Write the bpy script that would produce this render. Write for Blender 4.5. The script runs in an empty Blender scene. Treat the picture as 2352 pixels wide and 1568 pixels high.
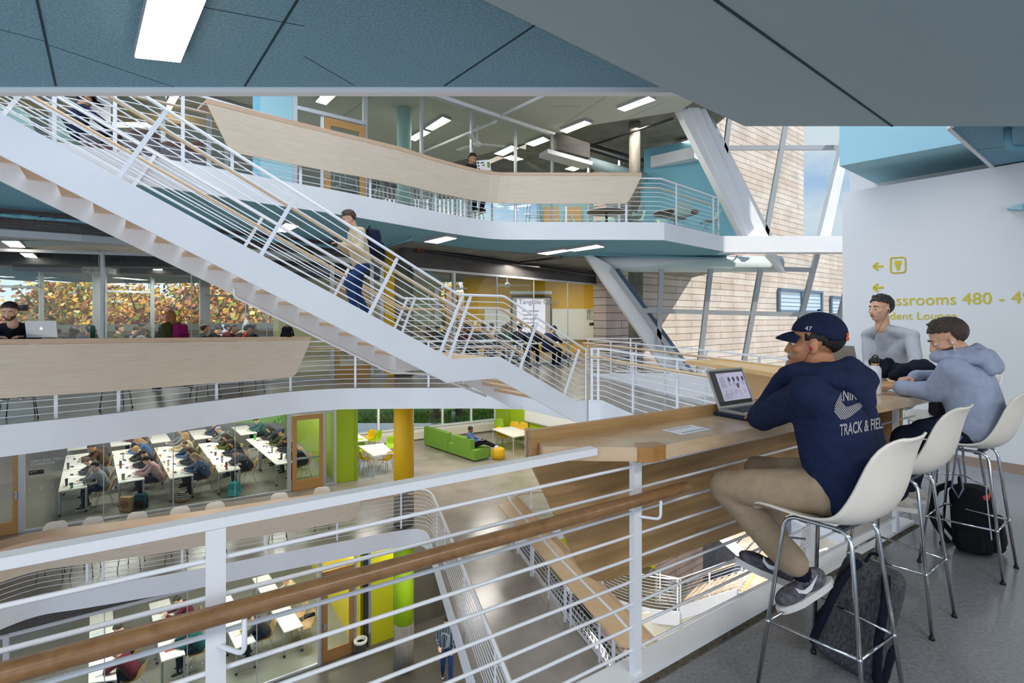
import bpy, math, random
from mathutils import Vector, Matrix, Euler
from mathutils.geometry import tessellate_polygon
from mathutils.bvhtree import BVHTree
random.seed(7)
SC=bpy.context.scene; COL=SC.collection
V=Vector; PI=math.pi
F=1176.0; EH=1.55; HY=730.0           # focal length in px, eye height, horizon row
Z5,Z4,Z3,Z2,Z1=3.75,0.0,-4.03,-7.92,-11.8
E1=V((.84,.543,0)).normalized(); E2=V((-.543,.84,0)).normalized()   # building grid
A1=math.atan2(E1.y,E1.x)
def gp(px,py,z=0.0):
    k=(EH-z)/(py-HY); return V(((px-1176)*k, F*k, z))
def dp(px,py,Y): return V(((px-1176)*Y/F, Y, EH-(py-HY)*Y/F))
def xy(v): return (v[0],v[1])
# ---------- materials
def lin(h):
    h=h.lstrip('#'); r=[int(h[i:i+2],16)/255 for i in (0,2,4)]
    return tuple((c/12.92 if c<=.04045 else ((c+.055)/1.055)**2.4) for c in r)+(1,)
MT={}
def mat(name,col,rough=.6,metal=0,noise=0,nscale=8,nstretch=(1,1,1),bump=0,bscale=60,spec=.5,emit=0,alpha=1,col2=None,detail=4):
    if name in MT: return MT[name]
    m=bpy.data.materials.new(name); m.use_nodes=True; nt=m.node_tree; N=nt.nodes; L=nt.links
    b=N['Principled BSDF']; c=lin(col); b.inputs['Base Color'].default_value=c
    b.inputs['Roughness'].default_value=rough; b.inputs['Metallic'].default_value=metal
    b.inputs['Specular IOR Level'].default_value=spec
    if noise or bump or col2:
        tc=N.new('ShaderNodeTexCoord'); mp=N.new('ShaderNodeMapping'); mp.inputs['Scale'].default_value=nstretch
        L.new(tc.outputs['Object'],mp.inputs['Vector'])
    if noise or col2:
        t=N.new('ShaderNodeTexNoise'); t.inputs['Scale'].default_value=nscale; t.inputs['Detail'].default_value=detail
        L.new(mp.outputs[0],t.inputs['Vector']); r=N.new('ShaderNodeValToRGB')
        c2=lin(col2) if col2 else tuple(max(0,x*(1-noise)) for x in c[:3])+(1,)
        c1=c if col2 else tuple(min(1,x*(1+noise*.6)) for x in c[:3])+(1,)
        r.color_ramp.elements[0].position=.32; r.color_ramp.elements[1].position=.68
        r.color_ramp.elements[0].color=c2; r.color_ramp.elements[1].color=c1
        L.new(t.outputs['Fac'],r.inputs['Fac']); L.new(r.outputs['Color'],b.inputs['Base Color'])
    if bump:
        t2=N.new('ShaderNodeTexNoise'); t2.inputs['Scale'].default_value=bscale; t2.inputs['Detail'].default_value=3
        L.new(mp.outputs[0],t2.inputs['Vector']); bp=N.new('ShaderNodeBump'); bp.inputs['Strength'].default_value=bump
        bp.inputs['Distance'].default_value=.01; L.new(t2.outputs['Fac'],bp.inputs['Height']); L.new(bp.outputs[0],b.inputs['Normal'])
    if emit:
        b.inputs['Emission Color'].default_value=c; b.inputs['Emission Strength'].default_value=emit
    if alpha<1: b.inputs['Alpha'].default_value=alpha
    MT[name]=m; return m
def glassmat(name,tint='#ffffff',refl=.04):
    m=bpy.data.materials.new(name); m.use_nodes=True; nt=m.node_tree; N=nt.nodes; L=nt.links; N.clear()
    o=N.new('ShaderNodeOutputMaterial'); mx=N.new('ShaderNodeMixShader'); t=N.new('ShaderNodeBsdfTransparent')
    g=N.new('ShaderNodeBsdfGlossy'); g.inputs['Roughness'].default_value=.02; t.inputs['Color'].default_value=lin(tint)
    mx.inputs[0].default_value=refl; L.new(t.outputs[0],mx.inputs[1]); L.new(g.outputs[0],mx.inputs[2]); L.new(mx.outputs[0],o.inputs[0])
    MT[name]=m; return m
def woodmat(name,c1,c2,rough=.45,sc=1.0,stretch=(1.2,1.2,14),bump=.0):
    m=mat(name,c1,rough,col2=c2,nscale=2.2*sc,nstretch=stretch,detail=7); N=m.node_tree.nodes; L=m.node_tree.links
    for n in N:
        if n.type=='TEX_NOISE': n.inputs['Distortion'].default_value=.6; n.inputs['Roughness'].default_value=.62
    return m
def brickmat(name,c1,c2,mortar,bw,rh,ms=.01,rough=.6,rot=0.0,axis='xy',origin=(0,0,0),bias=0,noise=.0):
    """boards: brick pattern in the plane axis, sizes in metres"""
    m=bpy.data.materials.new(name); m.use_nodes=True; nt=m.node_tree; N=nt.nodes; L=nt.links; b=N['Principled BSDF']
    b.inputs['Roughness'].default_value=rough
    tc=N.new('ShaderNodeTexCoord'); mp=N.new('ShaderNodeMapping'); mp.inputs['Rotation'].default_value=(0,0,-rot)
    L.new(tc.outputs['Object'],mp.inputs[0])
    vec=mp.outputs[0]
    if axis=='xz':
        s=N.new('ShaderNodeSeparateXYZ'); c=N.new('ShaderNodeCombineXYZ'); L.new(vec,s.inputs[0]); L.new(s.outputs['X'],c.inputs['X']); L.new(s.outputs['Z'],c.inputs['Y']); vec=c.outputs[0]
    t=N.new('ShaderNodeTexBrick'); L.new(vec,t.inputs['Vector']); t.inputs['Scale'].default_value=1
    t.inputs['Color1'].default_value=lin(c1); t.inputs['Color2'].default_value=lin(c2); t.inputs['Mortar'].default_value=lin(mortar)
    t.inputs['Mortar Size'].default_value=ms; t.inputs['Brick Width'].default_value=bw; t.inputs['Row Height'].default_value=rh
    t.inputs['Mortar Smooth'].default_value=.1; t.inputs['Bias'].default_value=bias
    out=t.outputs['Color']
    if noise:
        nz=N.new('ShaderNodeTexNoise'); nz.inputs['Scale'].default_value=.9; nz.inputs['Detail'].default_value=6; L.new(vec,nz.inputs['Vector'])
        mr=N.new('ShaderNodeMapRange'); mr.inputs['From Min'].default_value=.3; mr.inputs['From Max'].default_value=.7; mr.inputs['To Min'].default_value=1-noise; mr.inputs['To Max'].default_value=1.08
        L.new(nz.outputs['Fac'],mr.inputs[0]); mu=N.new('ShaderNodeMix'); mu.data_type='RGBA'; mu.blend_type='MULTIPLY'; mu.inputs[0].default_value=1
        L.new(out,mu.inputs[6]); L.new(mr.outputs[0],mu.inputs[7]); out=mu.outputs[2]
    L.new(out,b.inputs['Base Color']); MT[name]=m; return m
# ---------- mesh builder
class MB:
    def __init__(s): s.v=[]; s.f=[]; s.m=[]; s.sm=[]
    def add(s,vs,fs,mi=0,smooth=False):
        o=len(s.v); s.v+= [V(p) for p in vs]
        for f in fs: s.f.append([i+o for i in f]); s.m.append(mi); s.sm.append(smooth)
        return s
    def box(s,c,d,rz=0,mi=0):
        hx,hy,hz=d[0]/2,d[1]/2,d[2]/2; R=Matrix.Rotation(rz,3,'Z'); c=V(c)
        vs=[c+R@V((x*hx,y*hy,z*hz)) for x in(-1,1) for y in(-1,1) for z in(-1,1)]
        return s.add(vs,[(0,1,3,2),(4,6,7,5),(0,4,5,1),(2,3,7,6),(0,2,6,4),(1,5,7,3)],mi)
    def beam(s,p,q,w,h,up=(0,0,1),mi=0):
        p,q=V(p),V(q); d=(q-p).normalized(); sd=d.cross(V(up))
        if sd.length<1e-4: sd=V((1,0,0))
        sd.normalize(); u=sd.cross(d)
        vs=[]
        for e in (p,q):
            for a,b in ((-1,-1),(1,-1),(1,1),(-1,1)): vs.append(e+sd*a*w/2+u*b*h/2)
        return s.add(vs,[(0,1,2,3),(7,6,5,4),(0,4,5,1),(1,5,6,2),(2,6,7,3),(3,7,4,0)],mi)
    def tube(s,pts,r,n=8,mi=0,cap=True):
        pts=[V(p) for p in pts]; k=len(pts); rs=r if isinstance(r,(list,tuple)) else [r]*k
        d=(pts[1]-pts[0]).normalized(); a=d.cross(V((0,0,1)))
        if a.length<1e-3: a=d.cross(V((1,0,0)))
        a.normalize(); vs=[]; prev=d
        for i in range(k):
            if i==0: t=(pts[1]-pts[0])
            elif i==k-1: t=(pts[-1]-pts[-2])
            else: t=(pts[i+1]-pts[i]).normalized()+(pts[i]-pts[i-1]).normalized()
            if t.length<1e-9: t=prev.copy()
            t.normalize(); a=(a-t*a.dot(t)); 
            if a.length<1e-6: a=t.orthogonal()
            a.normalize(); b=t.cross(a); prev=t
            for j in range(n):
                w=2*PI*j/n; vs.append(pts[i]+(a*math.cos(w)+b*math.sin(w))*rs[i])
        fs=[(i*n+j,i*n+(j+1)%n,(i+1)*n+(j+1)%n,(i+1)*n+j) for i in range(k-1) for j in range(n)]
        s.add(vs,fs,mi,True)
        if cap:
            o=len(s.v)-len(vs); s.f.append([o+j for j in range(n)][::-1]); s.m.append(mi); s.sm.append(False)
            s.f.append([o+(k-1)*n+j for j in range(n)]); s.m.append(mi); s.sm.append(False)
        return s
    def prism(s,poly,z0,z1,mi=0,side=None):
        side=mi if side is None else side
        pl=[V((p[0],p[1],0)) for p in poly]; ar=sum(pl[i].x*pl[(i+1)%len(pl)].y-pl[(i+1)%len(pl)].x*pl[i].y for i in range(len(pl)))
        if ar<0: pl.reverse()
        n=len(pl); tri=tessellate_polygon([pl]); 
        def fix(t):
            a,b,c=[pl[i] for i in t]; return t if (b-a).cross(c-a).z>0 else (t[0],t[2],t[1])
        tri=[fix(t) for t in tri]
        s.add([(p.x,p.y,z1) for p in pl],tri,mi); s.add([(p.x,p.y,z0) for p in pl],[t[::-1] for t in tri],side)
        vs=[(p.x,p.y,z) for z in (z0,z1) for p in pl]
        return s.add(vs,[(i,(i+1)%n,n+(i+1)%n,n+i) for i in range(n)],side)
    def poly(s,pts,th=.02,mi=0):
        """flat polygon in any plane, given thickness"""
        pts=[V(p) for p in pts]; n=V((0,0,0))
        for i in range(len(pts)):
            a,b=pts[i],pts[(i+1)%len(pts)]; n+=a.cross(b)
        n.normalize(); k=len(pts); tri=tessellate_polygon([pts]); vs=[p-n*th/2 for p in pts]+[p+n*th/2 for p in pts]
        fs=[]
        for t in tri:
            a,b,c=[pts[i] for i in t]
            if (b-a).cross(c-a).dot(n)<0: t=(t[0],t[2],t[1])
            fs.append(tuple(i+k for i in t)); fs.append(t[::-1])
        fs+=[(i,(i+1)%k,k+(i+1)%k,k+i) for i in range(k)]
        return s.add(vs,fs,mi)
    def ribbon(s,path,zs0,zs1,th,mi=0,side=1,smooth=False,lean=0):
        """vertical strip following a plan path; thickness goes to the left(+1)/right(-1) of travel; lean moves the bottom sideways"""
        P=[V((p[0],p[1],0)) for p in path]; n=len(P)
        f=lambda a,i:(a[i] if isinstance(a,(list,tuple)) else a)
        vs=[]
        for i in range(n):
            t=(P[min(i+1,n-1)]-P[max(i-1,0)]).normalized(); nn=V((-t.y,t.x,0))*side
            for o in (0,th):
                vs.append(P[i]+nn*(o+lean)+V((0,0,f(zs0,i)))); vs.append(P[i]+nn*o+V((0,0,f(zs1,i))))
        fs=[]
        for i in range(n-1):
            a,b=i*4,(i+1)*4
            fs+=[(a,b,b+1,a+1),(a+2,a+3,b+3,b+2),(a+1,b+1,b+3,a+3),(a,a+2,b+2,b)]
        fs+=[(0,1,3,2),((n-1)*4,(n-1)*4+2,(n-1)*4+3,(n-1)*4+1)]
        return s.add(vs,fs,mi,smooth)
    def lathe(s,prof,c=(0,0,0),n=24,mi=0,cap=True):
        c=V(c); vs=[c+V((r*math.cos(2*PI*j/n),r*math.sin(2*PI*j/n),z)) for r,z in prof for j in range(n)]; k=len(prof)
        fs=[(i*n+j,i*n+(j+1)%n,(i+1)*n+(j+1)%n,(i+1)*n+j) for i in range(k-1) for j in range(n)]
        if cap: fs+=[tuple(range(n))[::-1],tuple((k-1)*n+j for j in range(n))]
        return s.add(vs,fs,mi,True)
    def ell(s,c,r,R=None,n=16,m=10,mi=0,keep=None):
        c=V(c); R=R or Matrix.Identity(3); vs=[]; 
        loc=[]
        for i in range(m+1):
            th=PI*i/m
            for j in range(n):
                ph=2*PI*j/n; l=V((r[0]*math.sin(th)*math.cos(ph),r[1]*math.sin(th)*math.sin(ph),r[2]*math.cos(th))); loc.append(l); vs.append(c+R@l)
        fs=[]
        for i in range(m):
            for j in range(n):
                q=(i*n+j,(i+1)*n+j,(i+1)*n+(j+1)%n,i*n+(j+1)%n)
                if keep is None or keep(sum((loc[a] for a in q),V((0,0,0)))/4): fs.append(q)
        return s.add(vs,fs,mi,True)
    def cap(s,p,q,r1,r2,n=12,mi=0):
        """tapered capsule as a closed body"""
        p,q=V(p),V(q); d=q-p; L=d.length
        if L<1e-5: return s.ell(p,(r1,r1,r1),n=n,m=8,mi=mi)
        d/=L; a=d.orthogonal().normalized(); b=d.cross(a); vs=[]; k=0
        for t in (-1,-.85,-.5,0): 
            rr=r1*math.sqrt(max(0.0004,1-t*t)); vs+=[p+d*r1*t+(a*math.cos(2*PI*j/n)+b*math.sin(2*PI*j/n))*rr for j in range(n)]; k+=1
        for t in (0,.5,.85,1):
            rr=r2*math.sqrt(max(0.0004,1-t*t)); vs+=[q+d*r2*t+(a*math.cos(2*PI*j/n)+b*math.sin(2*PI*j/n))*rr for j in range(n)]; k+=1
        fs=[(i*n+j,i*n+(j+1)%n,(i+1)*n+(j+1)%n,(i+1)*n+j) for i in range(k-1) for j in range(n)]
        fs+=[tuple(range(n))[::-1],tuple((k-1)*n+j for j in range(n))]
        return s.add(vs,fs,mi,True)
    def mesh(s,name,mats):
        me=bpy.data.meshes.new(name); me.from_pydata([tuple(v) for v in s.v],[],s.f)
        for m in mats: me.materials.append(m)
        me.polygons.foreach_set('material_index',s.m); me.polygons.foreach_set('use_smooth',s.sm); me.update(); return me
    def build(s,name,mats,parent=None,label=None,cat=None,group=None,kind=None,base=None):
        if not isinstance(mats,(list,tuple)): mats=[mats]
        off=V((0,0,0))
        if parent is not None: off=wloc(parent)
        else:
            if base is not None: off=V(base)
            elif kind!='structure':
                xs=[v.x for v in s.v]; ys=[v.y for v in s.v]; off=V(((min(xs)+max(xs))/2,(min(ys)+max(ys))/2,min(v.z for v in s.v)))
        s.v=[v-off for v in s.v]; o=bpy.data.objects.new(name,s.mesh(name,mats)); COL.objects.link(o)
        if parent is not None: o.parent=parent
        else: o.location=off
        return tag(o,label,cat,group,kind)
def wloc(o):
    p=o.location.copy()
    while o.parent is not None: o=o.parent; p+=o.location
    return p
def tag(o,label=None,cat=None,group=None,kind=None):
    if label: o['label']=label
    if cat: o['category']=cat
    if group: o['group']=group
    if kind: o['kind']=kind
    return o
def empty(name,loc,label=None,cat=None,group=None,kind=None):
    o=bpy.data.objects.new(name,None); COL.objects.link(o); o.location=V(loc); o.empty_display_size=.1; return tag(o,label,cat,group,kind)
def kids(o): return [c for c in bpy.data.objects if c.parent==o]
KC={}
def copy_tree(o,parent=None,cache=None):
    ch=KC.get(o.name)
    if ch is None: ch=kids(o); KC[o.name]=ch
    c=o.copy(); COL.objects.link(c)
    if parent is not None: c.parent=parent
    for k in ch: copy_tree(k,c)
    return c
def place(proto,loc,rz,label,group=None,first=[set()],scale=None):
    if proto.name not in first[0]: first[0].add(proto.name); KC.setdefault(proto.name,kids(proto)); o=proto; o['used']=1
    else: o=copy_tree(proto)
    if 'used' in o: pass
    o.location=V(loc); o.rotation_euler=(0,0,rz); tag(o,label,None,group)
    if scale: o.scale=(scale,)*3
    return o
def struct(name,mb,m): return mb.build(name,m,kind='structure')
def catmull(P,k=6):
    P=[V(p) for p in P]; out=[]
    for i in range(len(P)-1):
        p0,p1,p2,p3=P[max(i-1,0)],P[i],P[i+1],P[min(i+2,len(P)-1)]
        for j in range(k):
            t=j/k; out.append(.5*((2*p1)+(p2-p0)*t+(2*p0-5*p1+4*p2-p3)*t*t+(3*p1-p0-3*p2+p3)*t**3))
    out.append(P[-1]); return out
def fillet(P,r=.25,k=5):
    P=[V(p) for p in P]; out=[P[0]]
    for i in range(1,len(P)-1):
        a=(P[i-1]-P[i]); b=(P[i+1]-P[i]); rr=min(r,a.length*.45,b.length*.45); a.normalize(); b.normalize()
        p,q=P[i]+a*rr,P[i]+b*rr
        for j in range(k+1):
            t=j/k; out.append(p*(1-t)**2+P[i]*2*t*(1-t)+q*t*t)
    out.append(P[-1]); return out
def along(P,d):
    for i in range(len(P)-1):
        L=(P[i+1]-P[i]).length
        if d<=L or i==len(P)-2: t=(P[i+1]-P[i]); return P[i]+t*(d/max(L,1e-6)), t.normalized()
        d-=L
def plen(P): return sum((P[i+1]-P[i]).length for i in range(len(P)-1))
def offpath(P,d):
    out=[]
    for i in range(len(P)):
        t=P[min(i+1,len(P)-1)]-P[max(i-1,0)]; t.z=0
        if t.length<1e-6: t=V((1,0,0))
        t.normalize(); out.append(P[i]+V((-t.y,t.x,0))*d)
    return out
def smoothbake(mb,mats,voxel,it=3,name='m',disp=0,dscale=.1,deci=None):
    """union of closed bodies into one continuous surface"""
    me=mb.mesh(name,mats); o=bpy.data.objects.new('tmp',me); COL.objects.link(o)
    r=o.modifiers.new('r','REMESH'); r.mode='VOXEL'; r.voxel_size=voxel; r.use_smooth_shade=True
    if it: sm=o.modifiers.new('s','SMOOTH'); sm.iterations=it; sm.factor=.6
    if disp:
        tx=bpy.data.textures.new('d','CLOUDS'); tx.noise_scale=dscale; tx.noise_depth=2
        d=o.modifiers.new('d','DISPLACE'); d.texture=tx; d.strength=disp; d.mid_level=.5; d.texture_coords='LOCAL'
        s2=o.modifiers.new('s2','SMOOTH'); s2.iterations=2
    if deci: dd=o.modifiers.new('dc','DECIMATE'); dd.ratio=deci
    dg=bpy.context.evaluated_depsgraph_get(); out=bpy.data.meshes.new_from_object(o.evaluated_get(dg)); out.name=name
    bpy.data.objects.remove(o); 
    out.polygons.foreach_set('use_smooth',[True]*len(out.polygons))
    if len(out.materials)==0:
        for m in mats: out.materials.append(m)
    return out
def mobj(name,me,parent=None,loc=None):
    o=bpy.data.objects.new(name,me); COL.objects.link(o)
    if parent is not None: o.parent=parent
    if loc is not None: o.location=loc
    return o
def textmesh(name,txt,size,m,font_bold=False,extrude=.001,align='LEFT',sx=1,off=0,sp=1):
    cu=bpy.data.curves.new(name,'FONT'); cu.body=txt; cu.size=size; cu.extrude=extrude; cu.align_x=align; cu.offset=off; cu.space_character=sp; cu.resolution_u=3
    o=bpy.data.objects.new('t',cu); COL.objects.link(o); dg=bpy.context.evaluated_depsgraph_get()
    me=bpy.data.meshes.new_from_object(o.evaluated_get(dg)); bpy.data.objects.remove(o); me.materials.clear(); me.materials.append(m)
    if sx!=1:
        for v in me.vertices: v.co.x*=sx
    return me
def setmat(o,m,i=0):
    o.material_slots[i].link='OBJECT'; o.material_slots[i].material=m
# ---------- palette
WHITE=mat('white_paint','#e9ecf0',.45,noise=.03,nscale=1.5)
WHITEM=mat('white_metal','#eef1f6',.35)
WALLW=mat('white_wall','#e6e7e8',.75,noise=.02,nscale=1)
CEILB=mat('blue_acoustic','#8fb9cc',.95,col2='#6f9ab2',nscale=70,bump=.9,bscale=110)
CEILB2=mat('blue_soffit_board','#7db3c4',.95,col2='#70a5b7',nscale=60)
SOFF=mat('grey_blue_plaster','#a3bac3',.8)
GROOVE=mat('dark_joint','#27414f',.9)
LBLUE=mat('light_blue_paint','#a6d4e0',.7)
LBLUE2=mat('mid_blue_paint','#7fbdd2',.7)
BIRCH=woodmat('birch_panel','#dccdb9','#d2c0aa')
BIRCHT=woodmat('birch_edge','#d3b79b','#c9aa8c')
OAK=woodmat('oak_panel','#bd9a6b','#a58153',.35,1.0,(1.0,1.0,11))
OAKT=woodmat('oak_counter','#dcc3a4','#caa983',.25,.9,(2.2,2.2,9))
HAND=woodmat('handrail_wood','#98734b','#7d5b39',.3,3,(3,3,3))
HANDL=woodmat('handrail_light','#dcc3a0','#cfb28c',.4,3,(3,3,3))
CONC=mat('polished_concrete','#a8a097',.22,col2='#918a82',nscale=1.3,detail=8,spec=.6)
CONCN=mat('speckled_concrete','#8d9094',.16,col2='#777a7e',nscale=55,detail=5,spec=.6)
CONCF=mat('classroom_floor','#8f8f86',.3,col2='#84847b',nscale=1.2,detail=7)
CONCR=mat('raw_concrete','#8d8a80',.8,col2='#76746b',nscale=2.2,detail=9)
CONCC=mat('concrete_column','#8b8578',.7,col2='#726d62',nscale=4,nstretch=(3,3,.6),detail=7)
CEILG=mat('grey_acoustic','#c3c5bb',.95,noise=.05,nscale=60)
YEL=mat('yellow_paint','#e8b80e',.55); GRN=mat('lime_paint','#a9c414',.55); GRNY=mat('yellow_green_paint','#c6c312',.55)
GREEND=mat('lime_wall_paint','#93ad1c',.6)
MESHD=brickmat('dark_perforated_metal','#5a5552','#4a4645','#33302f',.30,.045,.006,.5,rot=A1,axis='xz')
METG=mat('grey_metal','#b4b8bb',.35,.6); METW=mat('aluminium_frame','#c9cdd2',.4,.3); METD=mat('dark_frame','#5d6670',.5,.2)
DOORW=woodmat('maple_door','#cfa063','#c39354',.4,.8); DOORD=woodmat('walnut_door','#a57a48','#966c3c',.4,.8)
GLASS=glassmat('clear_glass','#f6fbf9',.035); GLASSG=glassmat('green_glass','#e3efe8',.05)
PLANKD=brickmat('dark_tile','#5a564e','#69655c','#4a463f',1.2,.6,.004,.35,rot=A1,noise=.2)
PLANK=brickmat('oak_planks','#a08c78','#b7a48f','#85715f',1.5,.19,.003,.4,rot=A1+.5,noise=.15)
CLAD=brickmat('cedar_cladding','#d2b9ab','#dccbc1','#57463c',2.4,.29,.012,.75,rot=math.atan2(1176,1474),axis='xz',noise=.25)
BLACK=mat('black_plastic','#141518',.5); PIPEB=mat('black_pipe','#1d1c1e',.5); PIPEBL=mat('blue_pipe','#6fa9b8',.5)
LAMP=mat('lamp_diffuser','#fff0dc',.6,emit=12)
LAMPH=mat('lamp_housing','#a8abad',.5)
# ---------- camera, world
cam=bpy.data.cameras.new('camera'); co=bpy.data.objects.new('camera',cam); COL.objects.link(co)
cam.sensor_width=36; cam.lens=18; cam.shift_y=-(784-HY)/2352; cam.clip_end=400; cam.clip_start=.05
co.location=(0,0,EH); co.rotation_euler=(PI/2,0,0); SC.camera=co
w=bpy.data.worlds.new('sky'); SC.world=w; w.use_nodes=True; N=w.node_tree.nodes; L=w.node_tree.links
bg=N['Background']; tc=N.new('ShaderNodeTexCoord'); sp=N.new('ShaderNodeSeparateXYZ'); L.new(tc.outputs['Generated'],sp.inputs[0])
r=N.new('ShaderNodeValToRGB'); r.color_ramp.elements[0].position=.02; r.color_ramp.elements[0].color=lin('#dfe8f6'); r.color_ramp.elements[1].position=.30; r.color_ramp.elements[1].color=lin('#8fb8ec')
L.new(sp.outputs['Z'],r.inputs['Fac'])
nz=N.new('ShaderNodeTexNoise'); nz.inputs['Scale'].default_value=3.2; nz.inputs['Detail'].default_value=7; mp=N.new('ShaderNodeMapping'); mp.inputs['Scale'].default_value=(1,1,3.5)
L.new(tc.outputs['Generated'],mp.inputs[0]); L.new(mp.outputs[0],nz.inputs['Vector'])
cr=N.new('ShaderNodeValToRGB'); cr.color_ramp.elements[0].position=.46; cr.color_ramp.elements[1].position=.64
L.new(nz.outputs['Fac'],cr.inputs['Fac']); mx=N.new('ShaderNodeMix'); mx.data_type='RGBA'; L.new(cr.outputs['Color'],mx.inputs[0]); L.new(r.outputs['Color'],mx.inputs[6]); mx.inputs[7].default_value=lin('#e4ebf5')
L.new(mx.outputs[2],bg.inputs['Color'])
ml=N.new('ShaderNodeMapRange'); ml.inputs['From Min'].default_value=.15; ml.inputs['From Max'].default_value=-.45; ml.inputs['To Min'].default_value=1.0; ml.inputs['To Max'].default_value=1.7
L.new(sp.outputs['X'],ml.inputs[0]); L.new(ml.outputs[0],bg.inputs['Strength'])
# ---------- plan lines
E4=catmull([(-11.5,3.4,0),(-9.6,5.2,0),(-8.2,6.5,0),(-7.26,7.26,0),(-6.31,8.21,0),(-5.45,9.44,0),(-4.56,10.54,0),(-3.87,10.98,0),(-3.2,11.1,0),(-.73,11.18,0)],12)+[V((.22,11.06,0))]
E5=catmull([(-9.5,4.6,Z5),(-7.2,5.5,Z5),(-5.76,6.47,Z5),(-4.69,7.31,Z5),(-3.9,8.14,Z5),(-2.91,9.11,Z5),(-1.6,10.67,Z5),(-.9,11.4,Z5),(-.35,11.78,Z5),(.3,11.86,Z5),(2.26,11.87,Z5)],12)+[V((3.53,11.92,Z5)),V((5.75,13.95,Z5))]
E3=catmull([(-10.6,7.6,Z3),(-10.1,8.9,Z3),(-9.85,9.75,Z3),(-9.5,10.28,Z3),(-8.75,10.57,Z3),(-7.23,11.2,Z3),(-5.77,11.95,Z3),(-4.33,12.67,Z3),(-2.95,13.37,Z3),(-2.45,13.45,Z3),(-2.2,13.22,Z3),(-1.98,12.6,Z3),(-1.19,9.94,Z3),(-.566,7.83,Z3)],12)+[V((.65,3.7,Z3)),V((1.4,1,Z3))]
W3=[V((3.7,1,Z3)),V((2.95,3.7,Z3)),V((1.67,7.83,Z3)),V((.94,9.77,Z3))]+catmull([(.5,11.2,Z3),(.05,12.7,Z3),(.1,13.2,Z3),(.45,13.5,Z3),(.96,13.67,Z3),(2.19,14.37,Z3)],10)+[V((7,17.5,Z3))]
OE=[V((2.95,3.95,0)),V((.62,2.38,0)),V((.50,2.30,0)),V((-1.85,.78,0)),V((-4.0,-.6,0))]   # our balcony's edge (outside line)
BR=[V((1.41,9.54,0)),V((1.66,9.5,0)),V((1.89,8.21,0)),V((2.44,6.46,0)),V((2.75,5.0,0))]
# slabs
s4=MB(); poly=[xy(p) for p in E4]+[xy(p) for p in BR]+[xy(p) for p in OE]+[(-4,-4),(9,-4),(9,4),(4.4,6.6),(3.95,6.6),(3.78,6.89),(3.4,9.11),(2.78,11.4),(2.26,13.1),(2.05,13.5),(2.2,13.9),(3.6,14),(6.3,14.2),(5.3,27),(-24,27),(-24,3.4)]
s4.prism(poly,-.40,-.004,0); struct('floor',s4,[CONC])
f=MB(); f.prism([xy(p) for p in OE]+[(-4,-4),(9,-4),(9,4),(4.3,6.6),(2.9,6.6),(2.8,5.0)],-.004,0,0); struct('floor_near',f,[CONCN])
f=MB(); f.ribbon(E4,-.42,.03,.02,side=-1); 
f.ribbon([V((.22,11.06,0)),V((1.41,9.54,0))],-.42,.0,.02,side=-1)
struct('trim_1',f,[WHITE])                                    # fourth floor fascia
f=MB(); f.ribbon([V((1.42,9.52,0))]+BR[1:]+[V((2.93,4.2,0))],-.42,.03,.02,side=-1); struct('trim_2',f,[WHITE])
f=MB(); f.ribbon([V((4.0,6.5,0)),V((3.78,6.89,0)),V((3.4,9.11,0)),V((2.78,11.4,0)),V((2.26,13.1,0)),V((2.05,13.5,0)),V((2.2,13.9,0)),V((3.6,14,0)),V((8,14.2,0))],-.62,.04,.03,side=-1); struct('trim_3',f,[WHITE])
f=MB(); f.ribbon([p for p in OE],-.42,.0,.02,side=-1); struct('trim_4',f,[WHITE])
# white curb plate along our balcony edge
f=MB(); o1=offpath(OE,.015); o2=offpath(OE,-.185); poly=[xy(p) for p in OE]+[xy(p) for p in reversed(o2)]
f.prism([xy(p) for p in o1]+[xy(p) for p in reversed(offpath(OE,.13))],.0,.028,0); struct('trim_5',f,[WHITE])
f=MB(); f.prism([xy(p) for p in offpath(OE,.13)]+[xy(p) for p in reversed(offpath(OE,.16))],-.002,.006,0); struct('trim_6',f,[mat('rough_grout','#5d5647',.95,noise=.5,nscale=40,bump=1,bscale=50)])
s5=MB(); s5.prism([xy(p) for p in E5]+[(6.4,13.95),(5.4,26),(-24,26),(-24,4.6)],Z5-.38,Z5-.004,0,1); 
struct('floor_upper',s5,[CONC,CEILB2])
f=MB(); f.ribbon(E5,Z5-.39,Z5+.02,.02,side=-1); struct('trim_7',f,[WHITE])
f=MB(); f.box(((5.75+10.5)/2,14.15,Z5-.19),(4.75,.45,.44)); struct('beam',f,[WHITE])
s3=MB(); s3.prism([xy(p) for p in E3]+[xy(p) for p in W3]+[(16,20),(16,27.2),(-24,27.2),(-24,7.6)],Z3-.37,Z3-.004,0); struct('floor_third',s3,[CONC])
f=MB(); f.ribbon(E3,Z3-.39,Z3+.03,.02,side=-1); struct('trim_8',f,[WHITE])
f=MB(); f.ribbon(W3,Z3-.39,Z3+.03,.02,side=-1); struct('trim_9',f,[WHITE])
L2E=[(-24,8.5),(-11.5,9.6),(-9.3,10.8),(-2.6,14.2)]
s2=MB(); s2.prism([(-24,6.5),(-8,6.5),(-1.0,9.2),(-.9,14.0),(1.0,17.0),(2.4,18.6),(3.0,17.9),(3.55,17.2),(4.6,16.6),(5.4,16.5),(5.4,27),(-24,27)],Z2-.4,Z2-.004,0,1); struct('floor_second',s2,[PLANKD,WHITE])
f=MB(); f.prism([(-24,-2),(22,-2),(22,32),(-24,32)],Z1-.2,Z1,0); struct('floor_ground',f,[PLANK])
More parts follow.
